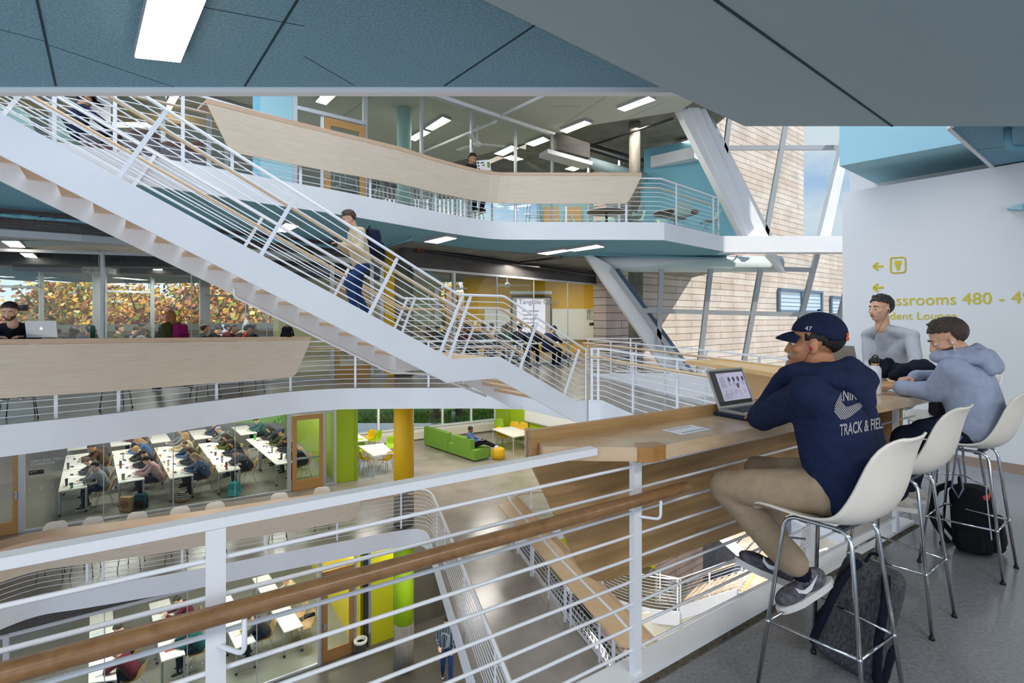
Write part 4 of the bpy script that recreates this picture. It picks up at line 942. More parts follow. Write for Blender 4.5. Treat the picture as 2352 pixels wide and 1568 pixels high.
def side_chair(nm,sm,lm,H=.44):
    R=empty(nm,(0,0,0),'chair','chair'); shell(H,'seat_shell',R,sm,1.0)
    for sx in(-1,1):
        for sy,t in((1,.12),(-1,-.12)):
            MB().tube([(sx*.10,t*.7,H-.035),(sx*.235,sy*.215,.005)],.0075,6).build('leg',lm,R)
    return R
STOOL=bar_stool()
LIMEC=mat('lime_plastic','#9cc21a',.4); YELC=mat('yellow_plastic','#e9bd10',.4); REDC=mat('red_plastic','#dd2a0c',.4); MINT=mat('mint_plastic','#a7c9bf',.45); TAN=woodmat('beech_ply','#cba877','#bb9662',.45,2)
LEGD=mat('dark_wire','#4a4d50',.35,metal=.7); LEGS=mat('silver_tube','#a9acae',.35,metal=.6)
CH={k:side_chair('side_chair',m,l) for k,m,l in (('lime',LIMEC,LEGD),('yellow',YELC,LEGD),('red',REDC,LEGD),('mint',MINT,LEGS),('tan',TAN,LEGS))}
def fz(d): return math.atan2(d.y,d.x)-PI/2
ORD=['nearest','second','third','fourth','fifth','sixth','seventh','eighth']
# our three stools
place(STOOL,(1.31,2.09,0),fz(V((-.536,.844,0))),'white shell bar stool in the foreground, person in navy hoodie sitting on it')
place(STOOL,(2.05,2.717,0),fz(V((-.57,.82,0))),'empty white shell bar stool between the two seated people at the oak counter')
place(STOOL,(2.88,3.23,0),fz(V((-.586,.81,0))),'white shell bar stool under the person in the pale blue-grey hoodie')
place(STOOL,(3.42,4.0,0),fz(V((-.95,.3,0))),'white shell bar stool with a black bag on its seat by the sign wall')
place(STOOL,(3.48,4.76,0),fz(V((-.97,.1,0))),'white shell bar stool under the person in the grey V-neck sweater')
def at_edge(E,px,off):
    P=offpath(E,off); d=arc_at(P,px); p,t=along(P,d); return p,V((t.y,-t.x,0)).normalized()
def stools(E,z,pxs,off,labels,grp=None):
    for px,l in zip(pxs,labels):
        p,o=at_edge(E,px,off); place(STOOL,(p.x,p.y,z),fz(o)+random.uniform(-.15,.15),l,grp)
stools(E4,0,[45,262,468,575],.78,['white bar stool under the bearded person at the left birch counter','empty white bar stool behind the left birch counter, the red-haired walker beyond it','empty white bar stool at the left birch counter, second from its slanted end','empty white bar stool at the left birch counter, nearest its slanted end'])
stools(E5,Z5,[790,872,960,1086,1228],.72,['upper counter bar stool in front of the wooden door','upper counter bar stool just left of the pale blue column','upper counter bar stool right of the pale blue column','upper counter bar stool under the person with the stickered laptop','upper counter bar stool behind the straight part of the birch counter'])
stools(E3,Z3,[120,200,305,409,495,640,740],.80,['third floor bar stool nearest the curved counter end','third floor bar stool left of the patterned paper bag, its shell above the counter','third floor bar stool under the striped bag, its shell above the counter','third floor bar stool left of the thick foreground post','third floor bar stool just right of the thick foreground post','third floor bar stool before the wooden classroom door','third floor bar stool nearest the square counter end'])
# tables
TOPW=mat('white_laminate','#f1efe9',.35); 
def train_table(p_nl,p_nr,p_fl,z,label,grp,name='training_table'):
    p4=p_fl+(p_nr-p_nl); c=(p_nl+p_nr+p_fl+p4)/4; R=empty(name,V((c.x,c.y,z)),label,'table',grp); H=.74
    MB().prism([xy(p_nl),xy(p_nr),xy(p4),xy(p_fl)],z+H-.03,z+H).build('table_top',TOPW,R)
    cc=V((c.x,c.y,0))
    for p in (p_nl,p_nr,p4,p_fl):
        q=V((p.x,p.y,0)).lerp(cc,.07); MB().beam(q+V((0,0,z+.07)),q+V((0,0,z+H-.03)),.04,.04).build('leg',LEGS,R)
        MB().ell(q+V((0,0,z+.04)),(.038,.038,.04),n=10,m=6).build('caster',BLACK,R)
    return R
def zt(px,py,z): return gp(px,py,z)
L3T=[]
CO=['leftmost','second from left','middle','second from right','rightmost']
NLs=[(134,1128.4),(272.6,1109),(390,1099),(502.4,1084.5),(635,1066.7)]; FLs=[(152,1045.8),(257,1035.6),(354,1028),(454.8,1019),(564.5,1008)]
for i in range(5):
    nl=gp(*NLs[i],Z3+.74); fl=gp(*FLs[i],Z3+.74); ax=(fl-nl); Ln=ax.length; ax.normalize(); w=V((ax.y,-ax.x,0))*.62
    for k in range(2):
        a=nl+ax*(Ln/2*k+.02*k); b=nl+ax*(Ln/2*(k+1)-.02)
        train_table(a,a+w,b,Z3,'white castor table, third floor classroom, %s row, %s the glass'%(CO[i],'nearest to' if k==0 else 'second from'),'third floor classroom tables')
    L3T.append((nl,ax,w,Ln))
    for k in (1,):
        a=nl+ax*(Ln+.9); b=a+ax*2.0; train_table(a,a+w,b,Z3,'white table at the back of the third floor classroom, %s row'%CO[i],'third floor classroom tables')
    L3T.append((nl+ax*(Ln+.9),ax,w,2.0))
L2T=[]
for nm,a,b,c in (('right of the glass joint, under the handrail',(653,1452),(696.5,1437),(617,1391.5)),('with the open bag, below the small black sign',(541.8,1489),(587.6,1472),(520.8,1444.7)),('with the red folder, left of the foreground post',(371,1519),(425.6,1501.6),(358.7,1462)),('farthest left, with the blue cup',(203,1568),(268,1560),(206.6,1397.7))):
    p,q,r_=gp(*a,Z2+.74),gp(*b,Z2+.74),gp(*c,Z2+.74); train_table(p,q,r_,Z2,'white table in the second floor classroom %s'%nm,'second floor classroom tables'); ax=(r_-p); L2T.append((p,ax.normalized(),q-p,ax.length))
    a2=r_+ax.normalized()*.12; train_table(a2,a2+(q-p),a2+ax.normalized()*2.0,Z2,'second floor classroom table behind the one %s'%nm.split(',')[0],'second floor classroom tables'); L2T.append((a2,ax.normalized(),q-p,2.0))
# lounge furniture, third floor
for nm,cs in (('beside the whiteboard',((1130,984),(1175,979),(1225,995),(1179,1003))),('left of the yellow column',((857,1047),(904,1039),(881,1017.7),(822.4,1023.5)))):
    P=[gp(x,y,Z3+.74) for x,y in cs]; c=sum(P,V((0,0,0)))/4; R=empty('lounge_table',V((c.x,c.y,Z3)),'white rectangular lounge table %s'%nm,'table')
    MB().prism([xy(p) for p in P],Z3+.70,Z3+.74).build('table_top',TOPW,R)
    for p in P: q=V((p.x,p.y,0)).lerp(V((c.x,c.y,0)),.05); MB().beam(q+V((0,0,Z3)),q+V((0,0,Z3+.7)),.035,.035).build('leg',METW,R)
P=[V((-7.6,21.0,0)),V((-6.6,21.6,0)),V((-5.7,20.3,0)),V((-6.7,19.7,0))]; R=empty('lounge_table',(-6.65,20.65,Z3),'white rectangular lounge table by the windows, mostly behind the lime panel','table')
MB().prism([xy(p) for p in P],Z3+.70,Z3+.74).build('table_top',TOPW,R)
for p in P: MB().beam(V((p.x,p.y,Z3)),V((p.x,p.y,Z3+.7)),.035,.035).build('leg',METW,R)
t1=V((.0,21.9,0)); t2=V((-4.98,18.9,0)); t3=V((-6.65,20.65,0))
def chr_at(k,px,py,z,face,label,grp=None):
    p=gp(px,py,z); d=(face-p); d.z=0; return place(CH[k],(p.x,p.y,z),fz(d.normalized()),label,grp)
chr_at('yellow',1154,1024,Z3,t1,'yellow shell chair at the left side of the table beside the whiteboard')
chr_at('lime',1216,1034,Z3,t1,'lime shell chair in front of the table beside the whiteboard')
chr_at('yellow',1184,1010,Z3,t1+V((.4,0,0)),'yellow shell chair tucked under the middle of the table beside the whiteboard')
chr_at('yellow',1200,1012,Z3,t1,'yellow shell chair at the right end of the table beside the whiteboard')
chr_at('lime',1148,1002,Z3,t1,'lime shell chair behind the left end of the table beside the whiteboard')
chr_at('yellow',1207,1003,Z3,t1,'yellow shell chair farthest back, against the lime wall')
chr_at('yellow',840,1082,Z3,t2,'yellow shell chair nearest the lime panel, seen from behind')
chr_at('yellow',888,1083,Z3,t2,'yellow shell chair touching the yellow column, seen from behind')
chr_at('lime',830,1056,Z3,t2,'lime shell chair half hidden by the lime panel')
chr_at('lime',897,1050,Z3,t2,'lime shell chair behind the table left of the yellow column')
chr_at('yellow',846,1032,Z3,t3,'yellow shell chair by the windows, left of the pair')
chr_at('lime',861,1034,Z3,t3,'lime shell chair by the windows, right of the pair')
SOFAG=mat('green_sofa_fabric','#6f9a38',.9,noise=.1,nscale=30,bump=.2,bscale=200)
s1=V((-3.87,22.47,0)); s2=V((-1.45,19.79,0)); sd_=(s2-s1).normalized(); sw=V((-sd_.y,sd_.x,0)); SL=(s2-s1).length
for a,b,bk,l in ((0,.50,(0,.50),'green fabric sofa unit nearest the windows, seen from behind'),(.505,1.0,(.60,.93),'green fabric sofa unit with a person lounging on it')):
    R=empty('sofa',V((s1.x,s1.y,Z3))+sd_*SL*(a+b)/2,l,'sofa'); A_=s1+sd_*SL*a; B_=s1+sd_*SL*b
    def bx(n,p,q,o0,o1,z0,z1):
        o=MB().prism([xy(p+sw*o0),xy(q+sw*o0),xy(q+sw*o1),xy(p+sw*o1)],Z3+z0,Z3+z1).build(n,SOFAG,R); k=o.modifiers.new('b','BEVEL'); k.width=.025; k.segments=2
    bx('base',A_,B_,0,.82,.06,.28); bx('seat_cushion',A_,B_,0,.83,.28,.44); bx('backrest',s1+sd_*SL*bk[0],s1+sd_*SL*bk[1],0,.22,.44,.82)
    for p in (A_+sw*.08+sd_*.08,B_+sw*.08-sd_*.08,A_+sw*.74+sd_*.08,B_+sw*.74-sd_*.08): MB().box(p+V((0,0,Z3+.03)),(.05,.05,.06)).build('leg',METD,R)
MB().lathe([(.20,0),(.25,.03),(.265,.2),(.25,.38),(.2,.42),(.001,.425)],(-.55,20.35,Z3),20).build('pouf',mat('yellow_fabric','#e0b31a',.9),label='round yellow pouf in front of the green sofa, feet resting on it',cat='pouf')
# upper floor cafe tables and chairs
for k,(px,py,w,l) in enumerate(((1393,486,.54,'left of the bare concrete column'),(1552,489,.63,'nearest the blue wall, right of the concrete column'))):
    p=gp(px,py,Z5+.74); R=empty('round_table',(p.x,p.y,Z5),'round white cafe table with brown underside, '+l,'table')
    MB().lathe([(w,.725),(w,.74),(.001,.741)],(p.x,p.y,Z5),32).build('table_top',TOPW,R); MB().lathe([(.001,.7),(w*.97,.712),(w,.726)],(p.x,p.y,Z5),32,cap=False).build('underside',mat('brown_laminate','#7d6a58',.5),R)
    MB().lathe([(.25,0),(.25,.02),(.04,.05),(.035,.70)],(p.x,p.y,Z5),16).build('pedestal',METG,R)
    r_=w+.28
    for j,a in enumerate(((2.6,-.7,1.3,.2) if k==0 else (-1.75,-.25,1.6,2.9))):
        d=V((math.cos(a),math.sin(a),0)); place(CH['mint'],(p.x+d.x*r_,p.y+d.y*r_,Z5),fz(-d)+.2,'mint shell chair at the cafe table %s, %s side'%(('beside the concrete column' if k==0 else 'nearest the blue wall'),(('left','near','far','right') if k==0 else ('near','right','far','left'))[j]))
p=gp(1700,555,Z5); 
# brown armchairs on the upper floor, left
BRN=mat('brown_leather','#5c3d35',.55,bump=.15,bscale=30)
ARM=empty('armchair',(0,0,0),'armchair','armchair')
for n,c,d in (('seat_cushion',(0,.05,.36),(.6,.6,.18)),('backrest',(0,-.28,.62),(.62,.16,.5)),('armrest',(-.36,.02,.45),(.12,.7,.34)),('armrest',(.36,.02,.45),(.12,.7,.34))):
    o=MB().box(c,d).build(n,BRN if n!='armrest' else mat('grey_arm','#6b6a6c',.6),ARM); k=o.modifiers.new('b','BEVEL'); k.width=.04; k.segments=3
for sx in(-1,1):
    for sy in(-1,1): MB().tube([(sx*.3,sy*.28,0),(sx*.3,sy*.28,.28)],.012,6).build('leg',METG,ARM)
for i,(px,Y,rz,l) in enumerate(((232,8.3,.5,'brown armchair left of the others, behind the stair handrail'),(285,8.1,.2,'second brown armchair from left on the upper floor'),(345,8.7,-.1,'third brown armchair from left on the upper floor'),(400,8.8,-.3,'brown armchair nearest the lamp with white arms'))):
    place(ARM,((px-1176)/F*Y,Y,Z5),rz+PI*.9,l)
# red chairs and round table on the ground floor
p=gp(1698,1424,Z1+.74); R=empty('round_table',(p.x,p.y,Z1),'white round table on the wooden ground floor, red chairs around it','table')
MB().lathe([(.62,.715),(.62,.74),(.001,.741)],(p.x,p.y,Z1),32).build('table_top',TOPW,R); MB().lathe([(.3,0),(.3,.02),(.04,.05),(.04,.72)],(p.x,p.y,Z1),16).build('pedestal',METG,R)
for a,l in ((2.05,'behind the white round table'),(3.5,'left of the white round table'),(.7,'right of the white round table')):
    d=V((math.cos(a),math.sin(a),0)); place(CH['red'],(p.x+d.x*.85,p.y+d.y*.85,Z1),fz(-d),'red shell chair on the ground floor '+l)
R=empty('lounge_armchair',gp(1398,1500,Z1),'orange-red lounge seat seen through the walkway railing','chair'); b=wloc(R)
for n,c,d in (('seat_cushion',(0,0,.35),(.9,.8,.2)),('backrest',(.0,.36,.6),(.9,.15,.5))): MB().box(b+V(c),d,.6).build(n,mat('orange_fabric','#e2480f',.8),R)
R=empty('bench',gp(1352,1500,Z1),'brown timber bench with dark back near the orange seat','bench'); b=wloc(R)
MB().box(b+V((0,0,.42)),(1.6,.5,.06),.6).build('seat',woodmat('bench_wood','#b98752','#a77542'),R); MB().box(b+V((-.15,.25,.75)),(1.6,.06,.5),.6).build('backrest',mat('dark_brown','#4c2f26',.7),R); MB().box(b+V((0,0,.2)),(1.4,.1,.4),.6).build('leg',METD,R)
# ---------- things on our counter
def laptop(name,hinge,xdir,ydir,label,lid=mat('silver_aluminium','#b9b9b6',.35,metal=.5),w=.325,d=.227,ang=108,screen=None,deck=None,logo=None,sc=1.0):
    """hinge: midpoint of hinge; xdir along hinge; ydir towards the user"""
    R=empty(name,hinge+ydir*d/2,label,'laptop'); U=V((0,0,1)); hx=xdir*w/2
    m=MB(); m.add([hinge-hx,hinge+hx,hinge+hx+ydir*d,hinge-hx+ydir*d]+[p+U*.014 for p in (hinge-hx,hinge+hx)]+[p+U*.008 for p in (hinge+hx+ydir*d,hinge-hx+ydir*d)],[(3,2,1,0),(4,5,6,7),(0,1,5,4),(1,2,6,5),(2,3,7,6),(3,0,4,7)]); m.build('base',lid,R)
    m=MB(); k0=hinge+U*.0145+ydir*.03; m.add([k0-hx*.86,k0+hx*.86,k0+hx*.86+ydir*.1-U*.0022,k0-hx*.86+ydir*.1-U*.0022],[(0,1,2,3)]); m.build('keyboard',mat('black_keys','#1c1f26',.6),R)
    a=math.radians(ang-90); up=(U*math.cos(a)-ydir*math.sin(a)).normalized(); n=xdir.cross(up).normalized(); h=d*.97
    if n.dot(ydir)<0: n=-n
    b=hinge+U*.012; q=[b-hx,b+hx,b+hx+up*h,b-hx+up*h]
    o=MB().poly(q,.006).build('lid',lid,R); k=o.modifiers.new('b','BEVEL'); k.width=.006; k.segments=2; k.limit_method='ANGLE'
    c=(q[0]+q[2])/2; MB().add([c+(p-c)*.90+n*.0036 for p in q],[(0,1,2,3)]).build('screen',screen or mat('screen_dark','#2a2c33',.15),R)
    if logo: 
        m=MB(); m.ell(c-n*.0045+up*-.0,(.017,.017,.003),Matrix((xdir,up,n)).transposed(),14,8); m.ell(c-n*.0045+up*.023+xdir*.004,(.004,.008,.002),Matrix((xdir,up,n)).transposed(),8,6); m.build('logo',mat('logo_white','#ffffff',.4,emit=.8),R)
    return R,q,n,up
def onmat(): pass
Hh=V(((1.118+1.41)/2,(2.775+2.97)/2,1.043)); yd=-cn
cs=Hh+yd*.11; R=empty('laptop_sleeve',V((cs.x,cs.y,1.021)),'navy padded sleeve lying under the open laptop','sleeve')
o=MB().box((cs.x,cs.y,1.0325),(.37,.26,.021),math.atan2(cd.y,cd.x)).build('padding',mat('navy_fabric','#232b4a',.8,noise=.1,nscale=60),R); k=o.modifiers.new('b','BEVEL'); k.width=.008; k.segments=3
LAP,q,n,up=laptop('laptop',Hh,cd,yd,'open silver laptop with a lit document on its screen, on the oak counter',w=.335,ang=112,screen=mat('screen_glow','#3f3d3b',.2,emit=.35))
# document page on the screen
x0,y0=q[0],q[3]; ex=(q[1]-q[0]); ey=(q[3]-q[0])
def sp_(u,v,o=.0042): return q[0]+ex*u+ey*v+n*o
def srect(u0,v0,u1,v1,m,o=.0042,nm='page'): return MB().add([sp_(u0,v0,o),sp_(u1,v0,o),sp_(u1,v1,o),sp_(u0,v1,o)],[(0,1,2,3)]).build(nm,m,LAP)
PG=mat('page_glow','#b9b4cc',.3,emit=.45); INK=mat('page_ink','#55516a',.4,emit=.05); DK=mat('taskbar','#0c0b0d',.3)
srect(.20,.16,.93,.88,PG,.0040); srect(.07,.065,.93,.155,DK,.0041,'taskbar')
m=MB()
for i in range(4): m.ell(sp_(.50+i*.125,.70,.0046),(.011,.015,.0006),Matrix((ex.normalized(),ey.normalized(),n)).transposed(),12,6)
m.ell(sp_(.69,.52,.0046),(.011,.015,.0006),Matrix((ex.normalized(),ey.normalized(),n)).transposed(),12,6); m.build('page_pictures',INK,LAP)
m=MB(); rr=random.Random(5)
def ln(u0,u1,v,h=.008): m.add([sp_(u0,v,.0046),sp_(u1,v,.0046),sp_(u1,v+h,.0046),sp_(u0,v+h,.0046)],[(0,1,2,3)])
ln(.24,.42,.845); 
for i in range(11): ln(.25,.25+.1+.04*rr.random(),.78-i*.028,.007)
for j in range(4):
    for i in range(5): ln(.455+j*.125,.455+j*.125+.05+.04*rr.random(),.62-i*.02,.006)
for j in range(5):
    for i in range(4): ln(.30+j*.125,.30+j*.125+.06*rr.random()+.03,.40-i*.03,.007)
for i in range(4): ln(.25,.40+.1*rr.random(),.30-i*.03,.006)
m.build('page_print',INK,LAP)
P=[gp(1518,987.3,1.0215),gp(1588.5,975.3,1.0215),gp(1634.7,985.7,1.0215),gp(1564.5,998.4,1.0215)]
PAPER=mat('paper_white','#eef1f6',.7); R=MB().poly(P,.001).build('paper_sheet',PAPER,label='printed white card lying on the oak counter, left of the laptop',cat='paper')
e1_=(P[1]-P[0]); e2_=(P[3]-P[0]); 
for (u0,u1,v) in ((.1,.85,.2),(.15,.9,.8)):
    a=P[0]+e1_*u0+e2_*v; b=P[0]+e1_*u1+e2_*v; MB().beam(a+V((0,0,.0012)),b+V((0,0,.0012)),.004,.0006).build('printed_line',mat('print_blue','#5c6d88',.7),R)
m=MB(); R_=random.Random(8); c=gp(1712,962,1.022)
vs=[c+V((R_.uniform(-.03,.03),R_.uniform(-.02,.02),R_.uniform(.0,.035))) for i in range(26)]
m.add(vs,[(i,(i*7+3)%26,(i*5+11)%26) for i in range(26) if len({i,(i*7+3)%26,(i*5+11)%26})==3]); m.build('plastic_wrapper',mat('crumpled_plastic','#dfe6f2',.15,alpha=.7),label='crumpled clear plastic wrapper beside the laptop',cat='wrapper')
bp=V((2.525,3.56,1.0215)); R=empty('water_bottle',bp,'tall white metal water bottle with black loop cap on the oak counter','bottle')
MB().lathe([(.033,0),(.037,.004),(.037,.165),(.034,.18),(.024,.196),(.0225,.20)],bp,24).build('body',mat('bottle_white','#e3e7f0',.35),R)
MB().lathe([(.0225,.198),(.0235,.2),(.0235,.218),(.02,.219)],bp,24).build('neck_band',mat('copper_band','#c49a6c',.25,metal=1),R)
m=MB().lathe([(.026,.217),(.026,.236),(.02,.248),(.012,.252),(.001,.253)],bp,20); m.tube([bp+V((.02*math.cos(a),0,.247+.022*math.sin(a))) for a in [PI*i/8 for i in range(9)]],.0045,6); m.build('loop_cap',BLACK,R)
# open notebook under the writer's hand
nb=gp(2072,896,1.025); nb=V((nb.x+.0,nb.y,1.0215)); R=empty('notebook',nb,'open notebook with white pages under the hand of the person in pale hoodie','notebook')
for s,l in ((-1,.13),(1,.13)):
    m=MB(); vs=[]; 
    for i in range(7):
        t=i/6; z=.016*math.sin(PI*min(1,t*1.15))+.004
        for o in (-.1,.1): p=nb+cd*(s*t*l)+cn*(o-.04); vs.append(V((p.x,p.y,1.0225+z)))
    m.add(vs,[(2*i,2*i+1,2*i+3,2*i+2) for i in range(6)],0,True); m.build('pages',PAPER,R)
MB().box((nb.x,nb.y,1.0222),(.27,.2,.002),math.atan2(cd.y,cd.x)).build('cover',mat('notebook_cover','#c7ccd6',.6),R)
# laptop of the person opposite (seen from the back, on the bridge counter)
laptop('laptop',V((2.93,4.56,1.085)),V((.30,-.95,0)).normalized(),V((.95,.30,0)).normalized(),'grey laptop seen from behind on the bridge counter, in front of the V-neck sweater',ang=105,w=.34,lid=mat('dark_grey_lid','#8d8b8a',.4,metal=.3))

# ---------- people
SK1=mat('skin_light','#d9a98c',.5,spec=.35,bump=.05,bscale=120); SK2=mat('skin_tan','#bd8763',.5,spec=.35,bump=.05,bscale=120); SK3=mat('skin_brown','#7d543d',.5,spec=.35)
def fab(name,c,b=.35,sc=150,n=.14,c2=None): return mat(name,c,.92,noise=n,nscale=28,bump=b,bscale=sc,spec=.2,col2=c2)
HB=mat('hair_black','#1b1715',.55,noise=.4,nscale=60,nstretch=(1,1,.3),bump=.6,bscale=160); HBR=mat('hair_brown','#4a3527',.55,noise=.4,nscale=60,bump=.6,bscale=160); HBL=mat('hair_blond','#b08a55',.55,noise=.3,nscale=60,bump=.5,bscale=160)
HG=mat('hair_grey','#9b968f',.6,noise=.3,nscale=60,bump=.5,bscale=160); HRED=mat('hair_red','#b0703a',.55,noise=.35,nscale=40,bump=.5,bscale=120)
JEAN=fab('blue_jeans','#27406f',.3,200,.25); JEAND=fab('dark_jeans','#1b2336',.3,200,.2); KHAKI=fab('khaki_cotton','#a6927a',.3,120,.08); BLKP=fab('black_trousers','#17181c',.2,120,.2)
SHOEB=mat('black_shoe','#1a1a1c',.5); SOLE=mat('white_sole','#dcdad8',.5); EYEW=mat('eye_white','#e8e4e0',.3); EYED=mat('eye_iris','#2a1a12',.2); LIP=mat('lips','#a8625a',.5)
def frame(fwd,up):
    f=V(fwd).normalized(); r=f.cross(V(up)).normalized(); u=r.cross(f).normalized()
    return Matrix((r,f,u)).transposed()       # columns: right, forward, up
def head_body(m,c,M,s=1.0,ears=True,fine=True):
    T=lambda x,y,z:c+M@V((x*s,y*s,z*s)); E=lambda p,r:m.ell(T(*p),(r[0]*s,r[1]*s,r[2]*s),M,n=20,m=14)
    E((0,-.016,.040),(.076,.097,.083)); E((0,.022,-.030),(.062,.066,.080)); E((0,.040,-.083),(.036,.038,.027)); E((0,.012,-.07),(.052,.06,.04))
    if fine:
        m.cap(T(0,.086,.008),T(0,.105,-.034),.008*s,.012*s,10); E((-.011,.098,-.037),(.009,.010,.008)); E((.011,.098,-.037),(.009,.010,.008))
        m.cap(T(-.034,.075,.022),T(.034,.075,.022),.013*s,.013*s,10); m.cap(T(-.018,.085,-.062),T(.018,.085,-.062),.0075*s,.0075*s,8)
        for x in (-1,1): E((x*.044,.058,-.022),(.02,.02,.017))
    if ears:
        for x in (-1,1): E((x*.077,-.004,-.008),(.010,.018,.031)); E((x*.075,-.002,-.030),(.008,.012,.012))
def head_details(root,c,M,s=1.0,brow=None,iris=True,beard=None,lookdown=0):
    T=lambda x,y,z:c+M@V((x*s,y*s,z*s))
    for x in (-1,1):
        p=T(x*.030,.0745,.001); MB().ell(p,(.0135*s,.011*s,.0085*s),M,12,8).build('eye',EYEW,root)
        MB().ell(T(x*.030,.0835,-.001-lookdown*.003),(.0062*s,.003*s,.0062*s),M,10,6).build('iris',EYED,root)
        MB().tube([T(x*.014,.092,.023),T(x*.030,.089,.029),T(x*.048,.076,.024)],[.0035*s,.0045*s,.002*s],6).build('eyebrow',brow or HB,root)
    m=MB(); m.ell(T(0,.0925,-.0605),(.019*s,.007*s,.0045*s),M,14,8); m.ell(T(0,.0915,-.0675),(.016*s,.007*s,.005*s),M,14,8); m.build('mouth',LIP,root)
def beard_mesh(root,c,M,s,m_):
    T=lambda x,y,z:c+M@V((x*s,y*s,z*s)); me=MB()
    me.ell(T(0,.024,-.030),(.0645*s,.068*s,.0815*s),M,28,22,keep=lambda l:(l.z<-.012*s and l.y<.058*s and l.y>-.02*s and abs(l.x)>.028*s) or (l.z<-.05*s and l.y>-.02*s))
    me.ell(T(0,.040,-.083),(.0385*s,.0405*s,.0285*s),M,20,14,keep=lambda l:l.z<.01*s and l.y>-.01); me.build('beard',m_,root)
def hair_short(root,c,M,s,m_,front=.045,back=-.07,top=.012,side=-.01,puff=(0,0),name='hair',disp=.012,vox=.007):
    """shell of hair over skull, open at face and neck"""
    T=lambda x,y,z:c+M@V((x*s,y*s,z*s)); me=MB()
    def keep(l):
        y=l.y/s; z=(l.z)/s+.040
        if y>.0: return z>.052+max(0,(y-.03))*.35+(.0 if abs(l.x/s)<.05 else .0)-0.0
        if y>-.035: return z>.010-(abs(y)*1.0)
        return z>back+.045*max(0,(1-(-y-.035)/.05))
    me.ell(T(0,-.018,.042),(.082*s,.103*s,.090*s),M,40,30,keep=keep)
    o=me.build(name,m_,root); k=o.modifiers.new('s','SOLIDIFY'); k.thickness=.014*s+top*.2; k.offset=-.6
    tx=bpy.data.textures.new('hd','CLOUDS'); tx.noise_scale=.022; d=o.modifiers.new('d','DISPLACE'); d.texture=tx; d.strength=disp; d.mid_level=.35
    if puff[0]:
        q=MB(); R_=random.Random(4)
        for i in range(int(puff[1])):
            x=R_.uniform(-.05,.05); y=R_.uniform(-.06,.05); zz=.040+.088*math.sqrt(max(0,1-(x/.082)**2-((y+.018)/.103)**2))
            a=T(x,y,zz); b=a+M@V((R_.uniform(-.01,.01),.004+R_.uniform(0,.012),puff[0]*R_.uniform(.3,.8)))*s; q.cap(a,b,.013*s,.007*s,8)
        me2=smoothbake(q,[m_],vox,1,'hair_top'); o2=mobj('hair_top',me2,root); o2.location=-wloc(root)
def hand(m,w,d,pn,side,curl=.5,s=1.0,spread=.1,thumb=.5,pinch=False):
    """w wrist, d finger direction, pn palm normal (out of the palm), side +1 right / -1 left"""
    d=V(d).normalized(); pn=(V(pn)-d*V(pn).dot(d)).normalized(); x=d.cross(pn)*side   # x: towards the thumb
    x=-x if False else x
    for k in (-1.5,-.5,.5,1.5): m.cap(w+d*.012*s+x*k*.011*s,w+d*.082*s+x*k*.0195*s,.0155*s,.0125*s,8)
    L=(.062,.072,.078,.070); rad=(.0072,.0082,.0085,.0082)
    for i,k in enumerate((-1.5,-.5,.5,1.5)):
        p=w+d*(.084-.004*abs(k))*s+x*k*.0205*s; a=0; dd=d+x*k*spread*.4; c=curl*(1.0+.12*(1.5-k)) if not pinch or k<.4 else curl*1.1
        for j in range(3):
            a+=c*(.55 if j==0 else .62); v=(dd*math.cos(a)+pn*math.sin(a)).normalized(); q=p+v*L[i]*(.46,.30,.24)[j]*s; m.cap(p,q,rad[i]*s*(1-.07*j),rad[i]*s*(.93-.08*j),8); p=q
    p=w+d*.022*s+x*.024*s; v=(d*.62+x*.72+pn*.25).normalized(); q=p+v*.042*s; m.cap(p,q,.0125*s,.0105*s,8)
    v2=(d*.85+x*(.30-.5*thumb)+pn*(.25+.6*thumb)).normalized(); r=q+v2*.030*s; m.cap(q,r,.0102*s,.0092*s,8); v3=(v2+d*.2-x*.25*thumb).normalized(); m.cap(r,r+v3*.024*s,.009*s,.0075*s,8)
def torso_prims(m,J,g=0.0,low=0.0,arms=True,wrist=1.0,s=1.0,belly=1.0,cuff=0):
    pel,ch,nk=J['pel'],J['chest'],J['neck']; x=(J['shR']-J['shL']).normalized(); up=(ch-pel).normalized()
    for k in (-1,0,1):
        m.cap(pel+x*k*.062*s-up*low,ch+x*k*.068*s,(.112+g)*s*belly,(.108+g)*s,16)
    m.cap(ch,nk-(nk-ch)*.25,(.105+g)*s,(.062+g)*s,16)
    m.cap(J['shL']+x*.02,J['shR']-x*.02,(.058+g)*s,(.058+g)*s,14)
    for a,b in (('shL',-1),('shR',1)): m.cap(J[a],ch+x*b*.07*s,(.056+g)*s,(.09+g)*s,14)
    for a in ('shL','shR'): m.cap(nk-V((0,0,.015)),J[a]+V((0,0,.005)),(.040+g*.6)*s,(.050+g)*s,14)
    if arms:
        for sd in 'LR':
            a,b,c=J['sh'+sd],J['el'+sd],J['wr'+sd]; e=b+(c-b)*wrist
            m.cap(a,b,(.049+g)*s,(.041+g*.95)*s,14); m.cap(b,e,(.041+g*.95)*s,(.028+g*(.75 if not cuff else 1.0))*s,14)
            if cuff: q=(e-b).normalized(); m.cap(e-q*.03,e-q*.012,(.034+g*.9)*s,(.033+g*.9)*s,12)
def leg_prims(m,J,g=0.0,s=1.0,to=1.0,wide=0):
    pel=J['pel']; 
    for sd in 'LR':
        h,k,a=J['hip'+sd],J['kn'+sd],J['an'+sd]; e=k+(a-k)*to
        m.cap(pel,h,(.10+g)*s,(.090+g)*s,14); m.cap(h,k,(.084+g)*s,(.054+g)*s,16); m.cap(k,e,(.054+g)*s,(.036+g+wide)*s,16)
